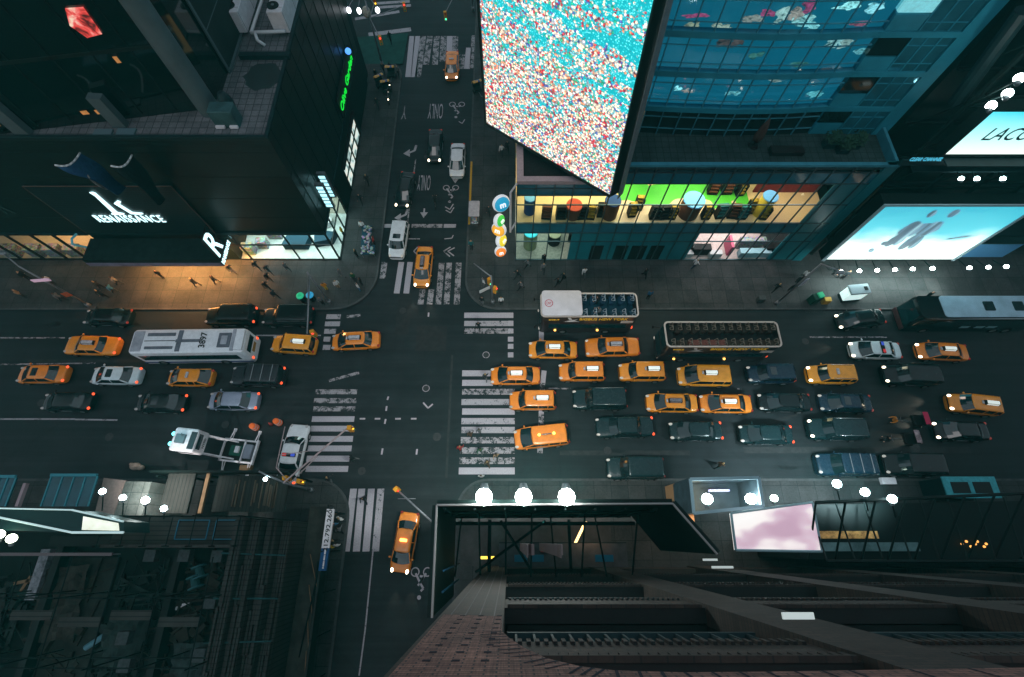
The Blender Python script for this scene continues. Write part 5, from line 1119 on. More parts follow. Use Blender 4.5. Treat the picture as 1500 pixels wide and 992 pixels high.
# clothing brand billboard higher up
LY = 27.8; lz0, lz1 = AY(1385, 226, LY).z, AY(1450, 164, LY).z; lx0 = AY(1385, 226, LY).x; lx1 = 46
t = NT('white_turquoise_advert'); uvm = t.new('UVMap'); sp = t.new('SeparateXYZ'); t.lk(uvm.outputs[0], sp.inputs[0]); t.set('Base Color', (.3, .4, .4)); t.set('Emission Color', t.ramp(sp.outputs[1], [(0, (.85, .98, .9)), (.45, (.45, .92, .9)), (1, (.0, .55, .66))])); t.set('Emission Strength', 1.3)
lb = empty('billboard', (lx0, LY, lz0), 0, 'upper turquoise lit billboard with dark lettering, at the right edge', 'billboard')
uvquad('picture', [(lx0, LY, lz0), (lx1, LY, lz0), (lx1, LY, lz1), (lx0, LY, lz1)], t.m, lb)
m = MB(); m.box(lx0 - .2, lx1, LY + .02, LY + 1.0, lz0 - .3, lz1 + .2); W(m, 'cabinet', M_dsteel, lb)
me = textmesh('LACOSTE', 1.0, .02, pm('advert_lettering', (.01, .05, .07), .5), shear=0.12, offset=.005, align='LEFT'); a = AY(1434, 205, LY); b = AY(1500, 205, LY); hz = AY(1434, 187, LY).z - a.z
for v in me.vertices: co = v.co.copy(); v.co = (a.x + co.x * 1.3 - lb.location.x, -.03 - co.z * .2, a.z + co.y * hz / .7 - lz0)
o = bpy.data.objects.new('lettering', me); COL.objects.link(o); o.parent = lb
m = MB(); m.box(lx0 + .1, lx1, LY - .9, LY - .1, lz0 - .42, lz0 - .32); W(m, 'ledge', M_par, lb)
nb_ = empty('name_plate', AY(1330, 236, 27.6), 0, 'small dark plate with blue lettering under the upper billboard', 'sign')
p0, p1 = AY(1318, 238, 27.9), AY(1395, 238, 27.9); m = MB(); m.box(p0.x, p1.x, 27.75, 27.95, p0.z - .2, p0.z + .35); W(m, 'plate', M_par, nb_)
face_text('CLEAR CHANNEL', 1331, 1378, 231, 236, pm('blue_lettering', (.05, .35, .5), .4, emit=(.1, .55, .75), es=.6), nb_, 27.72)
for i, (px, py) in enumerate(((1452, 155), (1476, 137), (1493, 115))):
    p = AY(px, py, 26.6); flood('floodlight', p, (p.x + .5, LY, lz1 - 2), .3, '%s large floodlight above the upper turquoise billboard' % ['lowest', 'middle', 'highest'][i], 'floodlights above the upper billboard', arm=(p.x + .4, LY + .4, lz1 + .1))
for i, px in enumerate((1408, 1431, 1469)):
    p = AY(px, 262, 27.2); flood('floodlight', p, (p.x, LY, lz0), .2, '%s small lamp on the catwalk between the two turquoise billboards' % ['left', 'middle', 'right'][i], 'catwalk lamps', arm=(p.x, 28.4, 14.65), lens=L_fl2)
m = MB(); p = AX(1470, 50, 36.5); a, b = AY(1400, 150, 30.5), AY(1500, 15, 30.5); m.tube(a, b, .5, .5, 10); fit('duct', m, M_par, 'long slanting dark duct up the steel frame above the floodlights', 'duct', auto=True)

# ---------------------------------------------------------------- brick building under the camera
t = NT('brown_brick'); v = t.mapv((1, 1, 1), (R(90), 0, 0)); 
bk_ = brick(t, v, .5, .2, .022, (.021, .014, .011), (.044, .027, .021), (.009, .010, .010)); n1 = t.noise(t.mapv(), .8, 5, .7); n2 = t.noise(t.mapv((14, 14, 2)), 1.0, 3, .7)
c = t.mix(1.0, bk_.outputs['Color'], t.ramp(n1, [(.3, (.6, .6, .6)), (.7, (1.3, 1.25, 1.2))]), 'MULTIPLY'); c = t.mix(1.0, c, t.ramp(n2, [(.3, (.75, .75, .78)), (.7, (1.2, 1.2, 1.2))]), 'MULTIPLY')
t.set('Base Color', c); t.set('Roughness', .85); t.bump(bk_.outputs['Fac'], -.4, .02); M_brk = t.m
t = NT('near_brick'); v = t.mapv((1, 1, 1), (R(90), 0, 0)); bk_ = brick(t, v, .21, .068, .009, (.20, .085, .065), (.36, .17, .125), (.05, .036, .036)); n1 = t.noise(t.mapv(), 1.8, 5, .7); n2 = t.noise(t.mapv((60, 60, 3)), 1.0, 3, .7)
c = t.mix(1.0, bk_.outputs['Color'], t.ramp(n1, [(.3, (.5, .5, .55)), (.7, (1.25, 1.2, 1.2))]), 'MULTIPLY'); c = t.mix(1.0, c, t.ramp(n2, [(.3, (.55, .55, .58)), (.7, (1.3, 1.3, 1.3))]), 'MULTIPLY')
t.set('Base Color', c); t.set('Roughness', .85); t.bump(bk_.outputs['Fac'], -.5, .01); M_nbrk = t.m
M_dbrk = pm('dark_glazed_brick', (.018, .022, .034), .9); M_bdark = pm('recess_dark', (0.0048, 0.0096, 0.0096), .6); M_fin = pm('window_fin', (.022, .045, .05), .7)
DY = -2.0
br = empty('brick_building', (20, -8, 0), 0, 'brown brick building at the lower right, seen straight down its ribbed front from an arch', 'building')
m = MB(); m.box(-2.0, 75, -45, DY - .75, 0, 38); W(m, 'core', M_bdark, br)
PW = 1.85; piers = [-2.0] + [6.7 + 8.6 * k for k in range(8)]
for x in piers:
    m = MB(); m.box(x, x + PW, DY - .8, DY, 0, 38.0); W(m, 'pier', M_brk, br)
M_jt = pm('pale_joint', (0.096, 0.09, 0.096), .7); m = MB()
for x in piers[:1]:
    for k in range(4): m.box(x + .3 + k * .42, x + .33 + k * .42, DY - .02, DY + .012, 0, 31.5)
W(m, 'pier_joint', M_jt, br)
for z0, z1 in ((3.2, 9.6), (11.2, 17.2), (18.8, 25.2), (27.0, 34.4)):
    pass
bands = [(-.2, 2.2), (9.6, 11.4), (17.0, 19.0), (24.6, 27.2), (33.2, 35.2)]
for z0, z1 in bands:
    m = MB(); m.box(-.15, 75, DY - .6, DY - .12, z0, z1); W(m, 'brick_band', M_brk, br)
for i, (z0, z1) in enumerate(((2.4, 9.5), (11.5, 16.9), (19.1, 24.5), (27.3, 33.1))):
    for j in range(len(piers) - 1):
        xa, xb_ = piers[j] + PW + .1, piers[j + 1] - .1
        m = MB(); m.box(xa, xb_, DY - .72, DY - .62, z0, z1); f_ = W(m, 'window', M_dglass, br)
        if j < 6:
            m = MB(); n_f = 18 if i < 3 else 14
            for k in range(n_f): x = xa + (k + .5) * (xb_ - xa) / n_f; m.box(x - .03, x + .03, DY - .6, DY - .3, z1 - 2.1, z1 - .05)
            m.box(xa, xb_, DY - .6, DY - .28, z1 - 2.25, z1 - 2.1); o = W(m, 'window_fin', M_fin, br)
for i, (z0, z1) in enumerate(bands[1:]):
    for j in range(6):
        xa, xb_ = piers[j] + PW + .1, piers[j + 1] - .1; m = MB()
        for k in range(34): x = xa + (k + .5) * (xb_ - xa) / 34; m.box(x - .06, x + .06, DY - .14, DY - .02, z1 - .35, z1 - .05); m.box(x - .045, x + .045, DY - .14, DY - .05, z0 + .05, z0 + .4)
        m.box(xa, xb_, DY - .13, DY - .01, z1 - .05, z1 + .03); W(m, 'brick_corbel_pattern', M_brk, br)
# two bright sills
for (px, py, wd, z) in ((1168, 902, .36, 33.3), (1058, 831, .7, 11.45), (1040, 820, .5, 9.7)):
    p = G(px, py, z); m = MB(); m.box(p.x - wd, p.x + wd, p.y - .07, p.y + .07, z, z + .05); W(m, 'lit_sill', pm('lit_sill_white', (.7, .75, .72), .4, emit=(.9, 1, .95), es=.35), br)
# near upper wall with the brick arch
UY = -1.02; m = MB()
arch = [AY(x, y, UY) for x, y in ((735.5,903),(735.5,925),(748,936),(768,949),(800,964),(850,976),(900,982),(1000,985),(1120,984),(1240,982),(1500,978),(1700,972))]
xl0 = AY(650, 900, UY).x; zb0 = AY(650, 900, UY).z
front = [Vector((xl0, UY, zb0))] + arch + [Vector((arch[-1].x, UY, 43.4)), Vector((xl0, UY, 43.4))]
bmm = bmesh.new(); vv = [bmm.verts.new(p) for p in front]; f_ = bmm.faces.new(vv); ex = bmesh.ops.extrude_face_region(bmm, geom=[f_])
for e in ex['geom']:
    if isinstance(e, bmesh.types.BMVert): e.co.y -= .42
bmesh.ops.triangulate(bmm, faces=[f for f in bmm.faces if len(f.verts) > 4]); bmesh.ops.recalc_face_normals(bmm, faces=bmm.faces); me = bpy.data.meshes.new('arch_wall'); bmm.to_mesh(me); bmm.free(); me.materials.append(M_nbrk)
o = bpy.data.objects.new('arch_wall', me); COL.objects.link(o); o.parent = br; o.matrix_parent_inverse = Matrix.Translation(-Vector(br.location))
m = MB(); q = random.Random(5)
for k in range(9):
    for j in range(3):
        z = zb0 + .12 + k * .36 + .0 * j; x = xl0 + .26 + j * .27 - .01 * k
        m.box(x, x + .075, UY - .02, UY + .004, z, z + .062)
W(m, 'brick_pattern', M_dbrk, br)
m = MB()
for k in range(30):
    s = k / 30 * (len(arch) - 2); i = int(s) + 1
    if i + 1 >= len(arch): break
    p = arch[i].lerp(arch[i + 1], s - int(s)); d_ = (arch[i + 1] - arch[i]).normalized(); n__ = Vector((-d_.z, 0, d_.x)); n__ = n__ if n__.z > 0 else -n__
    m.add([p + n__ * .01 + Vector((0, .003, 0)), p + d_ * .03 + n__ * .01 + Vector((0, .003, 0)), p + d_ * .03 + n__ * .3 + Vector((0, .003, 0)), p + n__ * .3 + Vector((0, .003, 0))], [(0, 1, 2, 3)])
W(m, 'brick_pattern', M_jt if 0 else M_dbrk, br)

# ---------------------------------------------------------------- floodlit billboard frame hung before the brick building
ft, fbz = 19.0, 9.0
pts = [G(640, 740, ft), G(985, 738, ft), G(1050, 812, ft), G(633, 905, ft)]
sb = empty('billboard', (2, 1.7, fbz), 0, 'dark three-sided billboard frame with bright rim and three floodlights, over the lower pavement', 'billboard')
def wallseg(a, b, th, name, mat, z0=fbz, z1=ft):
    d = (b - a); d.z = 0; d.normalize(); nn = Vector((-d.y, d.x, 0)) * th; m = MB()
    m.prism([(a.x, a.y), (b.x, b.y), (b.x + nn.x, b.y + nn.y), (a.x + nn.x, a.y + nn.y)], z0, z1); return W(m, name, mat, sb)
M_back = pm('billboard_back', (0.0048, 0.0132, 0.012), .6, var=.4, vscale=.6)
wallseg(pts[0], pts[1], .25, 'front_panel', M_back); wallseg(pts[1], pts[2], .25, 'side_panel', M_back); wallseg(pts[3], pts[0], .25, 'side_panel', M_back)
m = MB()
for a, b in ((pts[0], pts[1]), (pts[1], pts[2]), (pts[3], pts[0])): m.tube(a + Vector((0, 0, .05)), b + Vector((0, 0, .05)), .06, .06, 6)
W(m, 'rim', pm('rim_metal', (.3, .28, .28), .5, .3), sb)
m = MB()     # steel behind the panels
for z in (fbz + .3, 12.2, 15.6): m.tube((pts[0].x, pts[0].y - .2, z), (pts[1].x, pts[1].y - .2, z), .08, .08, 5)
for k in range(8):
    x = pts[0].x + .4 + k * 1.6; m.tube((x, pts[0].y - .2, fbz), (x, pts[0].y - .2, ft), .06, .06, 5); m.tube((x, pts[0].y - .2, fbz + (k % 2) * 6), (x, DY - .1, fbz + 3), .06, .06, 5)
m.tube((-2.3, DY, 9.4), (2.6, 1.3, 9.2), .1, .1, 5); m.tube((-.6, 1.3, 9.2), (1.6, DY, 9.6), .1, .1, 5); m.box(-1.5, -1.25, DY, 1.4, 8.8, 9.0); m.box(4.2, 4.4, DY, 1.4, 8.8, 9.0); m.box(-3.8, 9, 1.0, 1.25, 8.9, 9.1)
W(m, 'truss', M_dsteel, sb)
m = MB(); m.box(pts[3].x + .28, pts[3].x + .34, -2.5, -2.4, fbz, ft - 1); m.box(pts[3].x + .28, pts[3].x + .34, -1.5, -1.42, fbz, ft - 1); W(m, 'blue_cable', pm('blue_cable', (.02, .09, .16), .5), sb)
ordn = ['left', 'middle', 'right']
for i, px in enumerate((709, 767, 830)):
    p = G(px, 728, ft + .4); flood('floodlight', p, (p.x, 1.7, 12), .46, '%s of three dazzling floodlights on the dark billboard frame' % ordn[i], 'floodlights on the billboard frame', arm=(p.x, 1.75, ft), lens=pm('dazzling_lens', (.8, .8, .8), .3, emit=(.9, 1, .95), es=60))
    l = bpy.data.lights.new('flood_beam', 'SPOT'); l.energy = 20000; l.color = (.9, 1, .96); l.spot_size = R(120); l.spot_blend = .9; l.shadow_soft_size = .3; o = bpy.data.objects.new('flood_beam', l); COL.objects.link(o); o.location = p + Vector((0, .5, -.2)); o.rotation_euler = (R(12), 0, 0)
# pavement canopy and lit strip seen through the frame
cp = empty('pavement_canopy', (2.5, -1, 3.2), 0, 'low shop canopy with dark lettering and a golden lit strip, inside the billboard frame', 'canopy')
m = MB(); m.box(-.8, 9.5, -1.95, -.2, 3.0, 3.5); W(m, 'canopy_roof', pm('canopy_roof_dark', (.05, .05, .055), .7, var=.4, vscale=1), cp)
m = MB(); m.box(-.8, 9.5, -.2, -.12, 2.9, 3.5); W(m, 'fascia', M_dark, cp)
face_text('JSL', 772, 790, 801, 808, pm('dull_lettering', (.12, .1, .1), .6), cp, -.05); face_text('JSL', 822, 840, 801, 808, MATS['dull_lettering'], cp, -.05)
m = MB(); a = G(843, 795, 3.52); b = G(858, 764, 3.52); d_ = (b - a); nn = Vector((.12, 0, 0)); m.add([a - nn, a + nn, b + nn, b - nn], [(0, 1, 2, 3)]); W(m, 'light_strip', pm('golden_light', (.8, .5, .2), .4, emit=(1, .68, .3), es=2.2, var=.5, vscale=5), cp)
area('canopy_lamp', 6.4, .9, 4.6, 2.5, 1.2, 60, (1, .6, .32))
m = MB(); a = G(704, 817, 3.3); m.box(a.x, a.x + 1.1, a.y - .1, a.y + .1, 3.2, 3.5); fit('lit_sign', m, pm('yellow_light', (.8, .5, .05), .4, emit=(1, .66, .08), es=2, var=.7, vscale=8), 'small yellow lit sign by the foot of the brick pier', 'sign')
for i, (px, w_, lab) in enumerate(((763, 1.0, 'left small blue panel at the foot of the brick front'), (788, .9, 'right small blue panel at the foot of the brick front'), (885, 1.4, 'widest blue panel at the foot of the brick front'))):
    a = G(px, 818, 5); m = MB(); m.rbox(a.x - w_ / 2, a.x + w_ / 2, a.y - .25, a.y + .25, 4.9, 5.1, .03); fit('blue_panel', m, pm('blue_panel', (.02, .14, .22), .5), lab, 'panel')
m = MB(); a = G(798, 803, 3.6); m.rbox(a.x - .35, a.x + .4, a.y - .3, a.y + .3, 3.52, 3.8, .03); fit('red_box', m, pm('red_hatched_box', (.35, .07, .06), .6), 'red box on the low canopy inside the billboard frame', 'box')
m = MB(); m.quad((-4.2, -2.0, .136), (9, -2.0, .136), (9, 3.0, .136), (-4.2, 3.0, .136)); m.build('pale_pavement', pm('pale_pavement', (0.0504, 0.04725, 0.04725), .8, var=.4, vscale=.7), kind='structure')

# ---------------------------------------------------------------- right of it: marquee box, pink lit roof, dark roof frames
mqz = 8.0; c0, c1, c2, c3 = [G(x, y, mqz) for x, y in ((1011, 702), (1111, 700), (1117, 742), (1016, 752))]
mb_ = empty('theatre_marquee', (c0.x + 3, c3.y + 1, 5), 0, 'open topped bluish marquee box with two floodlights glaring inside', 'marquee')
m = MB()
for a, b in ((c0, c1), (c1, c2), (c3, c0), (c2, c3)): m.tube(a, b, .16, .16, 4)
W(m, 'rim', pm('pale_blue_rim', (.25, .36, .42), .5), mb_)
def slab(a, b, z0, z1, th, name, mat, root):
    d = (b - a); d.z = 0; d.normalize(); nn = Vector((-d.y, d.x, 0)) * th; m = MB(); m.prism([(a.x, a.y), (b.x, b.y), (b.x + nn.x, b.y + nn.y), (a.x + nn.x, a.y + nn.y)], z0, z1); return W(m, name, mat, root)
M_mqin = pm('marquee_inside', (0.04, 0.064, 0.08), .6, var=.4, vscale=1.2)
for a, b in ((c0, c1), (c1, c2), (c3, c0)): slab(a, b, 4.2, mqz, .12, 'side_panel', M_mqin, mb_)
m = MB(); m.prism([(c0.x, c0.y), (c3.x, c3.y), (c2.x, c2.y), (c1.x, c1.y)], 4.1, 4.25); W(m, 'roof', M_mqin, mb_)
m = MB(); a = G(1056, 718, 5); m.box(a.x - .8, a.x + .8, a.y - .08, a.y + .08, 4.4, 4.8); W(m, 'lit_lettering', pm('violet_light', (.3, .3, .8), .4, emit=(.6, .65, 1), es=1.2, var=.8, vscale=9), mb_)
for i, px in enumerate((1036, 1100)):
    p = G(px, 731, 7.4); flood('floodlight', p, (p.x, p.y + 1, 4), .42, '%s floodlight inside the bluish marquee box' % ['left', 'right'][i], 'floodlights in the marquee box')
    l = bpy.data.lights.new('flood_beam', 'POINT'); l.energy = 90; l.color = (.85, 1, 1); l.shadow_soft_size = .4; o = bpy.data.objects.new('flood_beam', l); COL.objects.link(o); o.location = p + Vector((0, 0, -.9))
m = MB(); a, b = G(1000, 706, 4), G(1012, 772, 4); m.box(a.x - .35, a.x + .55, b.y, a.y, .14, 4); fit('lit_pillar', m, pm('orange_lit_stone', (.35, .2, .1), .7), 'narrow stone pillar in orange light between billboard frame and marquee box', 'pillar')
area('pillar_lamp', a.x + .1, a.y - 1.6, 6.5, .8, 3, 160, (1, .5, .16))
M_pink = NT('pink_roof_lamplight'); t = M_pink; v = t.mapv(); d1 = t.noise(t.mapv((.3, .5, 1), loc=(1.4, .2, 0)), 1.0, 2, .4); t.set('Base Color', (.5, .35, .42)); t.set('Emission Color', t.ramp(d1, [(.34, (.52, .32, .42)), (.44, (.68, .50, .58)), (.53, (1, .95, .9)), (.66, (1, 1, .95))])); t.set('Emission Strength', .9)  # lamp light falling on the roof, hot spot included, put in as emission
pz = 9.0; pk = [G(x, y, pz) for x, y in ((1071, 752), (1190, 736), (1204, 808), (1078, 806))]
pr = empty('lamplit_roof', (pk[0].x + 3, pk[3].y + 1, pz), 0, 'slanting pink and white roof panel, lamplight painted as glow, between marquee box and roof frames', 'roof panel')
m = MB(); m.prism([(p.x, p.y) for p in reversed(pk)], pz - .3, pz); W(m, 'lamplit_panel', t.m, pr); m = MB()
for a, b in zip(pk, pk[1:] + pk[:1]): m.tube(a, b, .09, .09, 5)
W(m, 'border', M_edge, pr)
rf = empty('roof_frame_building', (20, 0, 0), 0, 'low dark building with open steel roof frames at the lower right', 'building')
z_ = 10.0; q0, q1, q2, q3 = [G(x, y, z_) for x, y in ((1195, 736), (1500, 725), (1500, 822), (1212, 822))]
m = MB(); m.prism([(q3.x, q3.y), (q2.x + 12, q2.y), (q1.x + 12, q1.y), (q0.x, q0.y)], 0, z_ - 3.2); W(m, 'roof', M_bdark, rf)
m = MB()
m.tube(q0, q1 + Vector((12, .6, 0)), .12, .12, 5); m.tube(q3, q2 + Vector((12, 0, 0)), .1, .1, 5)
for k in range(9):
    a = q0.lerp(q1, k / 7); b = q3.lerp(q2, k / 7); m.tube(a, b + Vector((0, 0, -2.2)), .08, .08, 5); m.tube(b, a + Vector((.8, 0, -2.4)), .06, .06, 5)
W(m, 'roof_truss', M_bdark, rf)
m = MB(); a, b = G(1205, 800, 7), G(1345, 800, 7); m.box(a.x, b.x, a.y - .35, a.y + .25, 6.8, 7.1); W(m, 'gutter', pm('pale_gutter', (.14, .24, .25), .6, var=.5, vscale=.6), rf)
m = MB(); a, b = G(1200, 789, 6.85), G(1285, 778, 6.85); m.box(a.x, b.x, a.y, b.y, 6.81, 6.85); W(m, 'skylight', pm('amber_skylight', (.5, .3, .1), .5, emit=(1, .5, .16), es=.09, var=.9, vscale=2.2), rf)
m = MB(); a = G(1425, 797, 7); 
for k in range(7): m.ball((a.x - .8 + .3 * k, a.y + .2 * sin(k * 2.1), 7.0 + .1 * (k % 2)), .09)
fit('string_lights', m, pm('amber_bulb', (.8, .4, .1), .4, emit=(1, .45, .1), es=1.5), 'small cluster of amber bulbs over the dark roof at the right', 'lights')
m = MB(); a = G(1130, 801, 9.2); 
for i, (px, py) in enumerate(((1226, 709), (1267, 721), (1307, 731))):
    p = G(px, py, 10.5); flood('floodlight', p, (p.x, p.y + 1, 4), .3, '%s of three blue-white floodlights along the dark roof frames' % ordn[i], 'floodlights on the roof frames', arm=(p.x + .3, p.y - 1.2, 9.9), lens=L_fl2)
    l = bpy.data.lights.new('flood_beam', 'SPOT'); l.energy = 4000; l.color = (.75, .95, 1); l.spot_size = R(110); l.spot_blend = .9; l.shadow_soft_size = .3; o = bpy.data.objects.new('flood_beam', l); COL.objects.link(o); o.location = p + Vector((0, .4, -.3)); o.rotation_euler = (R(10), 0, 0)
p = G(1134, 730, 8); flood('floodlight', p, (p.x, p.y + 1, 3), .28, 'single green-tinged floodlight right of the bluish marquee box', 'floodlights on the roof frames', lens=pm('green_tinged_lens', (.8, .9, .8), .3, emit=(.75, 1, .85), es=16))
# bus shelter / kiosk roofs by the lower kerb
ks = empty('cyan_kiosk', G(1425, 713, 0), 0, 'cyan roofed kiosk with two dark roof panels by the lower kerb', 'kiosk'); a, b = G(1390, 728, 2.8), G(1455, 700, 2.8)
m = MB(); m.box(a.x, b.x, a.y, b.y, .14, 2.7); W(m, 'walls', M_par, ks); m = MB(); m.box(a.x - .1, b.x + .1, a.y - .1, b.y + .1, 2.7, 2.82); W(m, 'roof', pm('cyan_roof', (.06, .36, .42), .5, var=.25), ks)
for k in range(2):
    x0 = a.x + .5 + k * (b.x - a.x - .6) / 2; m = MB(); m.box(x0, x0 + (b.x - a.x - 1.4) / 2, a.y + .3, b.y - .35, 2.825, 2.86); W(m, 'roof_panel', C_black, ks)
m = MB(); a = G(1383, 720, 1.6); m.rbox(a.x - .7, a.x + .6, a.y - .6, a.y + .6, .14, 1.7, .06); nsb = empty('news_box', (a.x, a.y, .14), 0, 'dark newsbox with a lit turquoise top next to the cyan kiosk', 'news box'); W(m, 'case', C_black, nsb); m = MB(); m.box(a.x - .45, a.x + .4, a.y - .4, a.y + .4, 1.71, 1.74); W(m, 'lit_top', pm('turquoise_screen', (.1, .5, .5), .4, emit=(.3, .9, .9), es=.7, var=.8, vscale=6), nsb)
m = MB(); a = G(1300, 705, .2); m.rbox(a.x - .7, a.x + .6, a.y - .3, a.y + .3, .14, .5, .04); fit('pale_bench', m, M_wht, 'small pale slab bench on the lower pavement right of the floodlights', 'bench')
# ---------------------------------------------------------------- lower left: scaffolded site, sheds, lit sign
site = empty('building_site', (-30, -12, 0), 0, 'dark half demolished building site behind the sidewalk sheds at the lower left', 'building')
m = MB(); m.box(-75, -17.2, -50, .6, 0, 5.2); W(m, 'site_floor', pm('site_floor', (0.0036, 0.0084, 0.0078), .9, var=.6, vscale=.5), site)
M_plank = louvre('weathered_planks', (.02, .022, .02), (.007, .010, .009), .3, .8, 'x', .2); M_plank2 = louvre('deck_planks', (.03, .031, .029), (.008, .011, .010), .32, .8, 'y', .2); M_tan = pm('tan_board', (.16, .10, .055), .8, var=.4, vscale=1); M_net = pm('teal_netting', (.015, .06, .065), .8, var=.4)
m = MB()
for k in range(2): x = -34 + k * 9.0; m.box(x, x + .5, -9 - 20 * k, -.2, 5.2, 6.4)
m.box(-34, -17.5, -.4, .3, 5.2, 7.2); W(m, 'broken_wall', M_dark, site)
m = MB(); a = G(115, 820, 6); m.box(-34.5, -29.8, -9, -1.2, 5.2, 5.5); W(m, 'concrete_slab', pm('rough_slab', (0.0154, 0.0189, 0.0168), .9, var=.5, vscale=1.2, bump=.4), site)
m = MB(); m.box(-35.3, -34.6, -4.0, -.6, 5.2, 6.2); W(m, 'broken_edge', pm('pale_rubble', (.16, .17, .19), .9, var=.6, vscale=3), site)
wdk = [('cable_drum', 290, 838, 'teal cable drum on the site floor among dark debris'), ('cable_drum', 283, 853, 'second teal cable drum lying just below the first on the site floor')]
for nm, px, py, lab in wdk:
    p = G(px, py, 6); r_ = empty(nm, (p.x, p.y, 5.2), .4, lab, 'drum'); m = MB(); m.tube((0, -.35, .55), (0, .35, .55), .3, .3, 12); m.build('core', M_net, r_)
    for s in (-1, 1): m = MB(); m.tube((0, s * .35, .55), (0, s * .42, .55), .55, .55, 16); m.build('flange', pm('teal_plate', (.03, .12, .14), .5), r_, auto=True)
for i, (px, py, a_, L_, mt, lab) in enumerate(((158, 928, .6, 3.2, pm('blue_pipe', (.06, .16, .2), .4), 'blue-grey pipe lying askew on the site floor'), (268, 886, .5, 1.4, M_wht, 'short white pipe among the debris of the site'), (45, 850, .2, 3.5, M_tan, 'tan timber lying at the far left of the site'), (30, 868, 1.2, 2.4, M_tan, 'tan timber crossing another at the far left of the site'))):
    p = G(px, py, 5.5); m = MB(); d_ = Vector((cos(a_), sin(a_), 0)) * L_ / 2
    if i < 2: m.tube(p - d_, p + d_, .2 if i == 0 else .12, n=10)
    else: m.obox(p, (L_, .22, .2), a_)
    fit('site_pipe' if i < 2 else 'timber', m, mt, lab, 'pipe' if i < 2 else 'timber', smooth=False)
ql = ['topmost', 'second highest', 'third', 'fourth', 'fifth']
for i, (px, py) in enumerate(((220, 814), (270, 814), (318, 815), (308, 882), (292, 960), (180, 935), (182, 975))):
    p = G(px, py, 7.6); m = MB(); m.rbox(p.x - .4, p.x + .4, p.y - .4, p.y + .4, 7.1, 7.7, .03)
    fit('concrete_block', m, pm('grey_block', (0.0385, 0.049, 0.0518), .8, var=.4), ['leftmost of three grey blocks on the site wall below the planked deck', 'middle of three grey blocks on the site wall below the planked deck', 'rightmost of three grey blocks on the site wall below the planked deck', 'grey block on the slatted hoarding half way down the site', 'grey block at the lower end of the slatted hoarding', 'upper of two grey blocks near the bottom edge of the site', 'lower of two grey blocks at the bottom edge of the site'][i], 'block', 'concrete blocks on the building site')
# planked deck along the avenue
dz = 8.0; a, b = G(160, 800, dz), G(365, 757, dz)
dk = empty('scaffold_deck', (a.x + 4, a.y + 1.5, 0), 0, 'planked scaffold deck with blue netting panels along the avenue side of the site', 'scaffold')
m = MB(); m.box(a.x, b.x, a.y, b.y, dz - .2, dz); W(m, 'deck', M_plank2, dk); m = MB(); m.box(a.x, b.x, a.y - .1, a.y + .1, dz, dz + .9); W(m, 'toe_board', pm('grey_board', (0.036, 0.0348, 0.0336), .8, var=.4), dk)
m = MB()
for k in range(7):
    x = a.x + (b.x - a.x) * k / 6
    for y in (a.y, b.y): m.tube((x, y, 0), (x, y, dz + 1.6), .05, .05, 5)
    m.tube((x, a.y, dz + 1.2), (x, b.y, dz + 1.2), .035, .035, 5)
for z in (dz + .6, dz + 1.2): m.tube((a.x, b.y, z), (b.x, b.y, z), .035, .035, 5)
W(m, 'scaffold_tube', M_dsteel, dk)
for (px0, px1) in ((256, 308), (312, 362)):
    p, q_ = G(px0, 790, dz), G(px1, 762, dz); m = MB()
    for u, v_ in (((p.x, p.y), (q_.x, p.y)), ((q_.x, p.y), (q_.x, q_.y)), ((q_.x, q_.y), (p.x, q_.y)), ((p.x, q_.y), (p.x, p.y))): m.tube((*u, dz + .04), (*v_, dz + .04), .045, .045, 4)
    W(m, 'blue_frame', pm('blue_cord', (.02, .13, .2), .6), dk)
# slatted hoarding along the side street
hz = 7.0; h0, h1 = G(372, 760, hz), G(300, 992, hz)
hd = empty('slatted_hoarding', (-18.5, -4, 0), 0, 'tall slatted timber hoarding running down beside the lower side street', 'hoarding')
for j, (x0, x1, zt_) in enumerate(((-19.6, -18.9, 9.4), (-18.85, -18.1, 8.6), (-18.05, -17.3, 7.8), (-17.25, -16.6, 6.8))):
    m = MB(); q = random.Random(j); m.box(x0, x1, -18, 1.4, 0, zt_ - .5)
    for k in range(4):
        xa = x0 + k * (x1 - x0) / 4; y = 1.4
        while y > -18: L_ = q.uniform(2.5, 6); m.box(xa + .01, xa + (x1 - x0) / 4 - .02, max(y - L_, -18), y - .03, zt_ - .5, zt_ - q.uniform(.05, .42)); y -= L_
    W(m, 'slat_row', M_plank2, hd)
for k, yy in enumerate((-.8, -3.6, -6.2)):
    m = MB(); m.tube((-20, yy, 9.3 - k * .1), (-16.4, yy - .2, 7.2), .06, .06, 5); W(m, 'rail', M_net, hd)
# sidewalk sheds
sz = 4.6; x0, y0 = G(232, 752, sz).x, G(232, 752, sz).y
sh = empty('sidewalk_shed', (-24, 3.3, 0), 0, 'dark boarded sidewalk shed roofs along the avenue kerb, with a tan hatch strip', 'shed')
for (px0, px1, py0, py1, mt, nm) in ((232, 288, 752, 690, M_plank, 'roof_board'), (309, 424, 750, 697, M_plank, 'roof_board'), (289, 308, 752, 692, M_tan, 'hatch')):
    a, b = G(px0, py0, sz), G(px1, py1, sz); m = MB(); m.box(a.x, b.x, a.y, b.y, sz - .25, sz); W(m, nm, mt, sh)
m = MB(); a, b = G(228, 692, sz), G(428, 692, sz); m.box(a.x, b.x, a.y - .1, a.y + .08, sz - .6, sz + .7); W(m, 'parapet', M_dark, sh)
m = MB()
for k in range(6):
    x = a.x + (b.x - a.x) * k / 5; m.box(x - .08, x + .08, a.y - .35, a.y - .2, .13, sz - .25)
W(m, 'post', M_dsteel, sh)
m = MB(); q = random.Random(9); a, b = G(330, 745, sz), G(420, 702, sz)
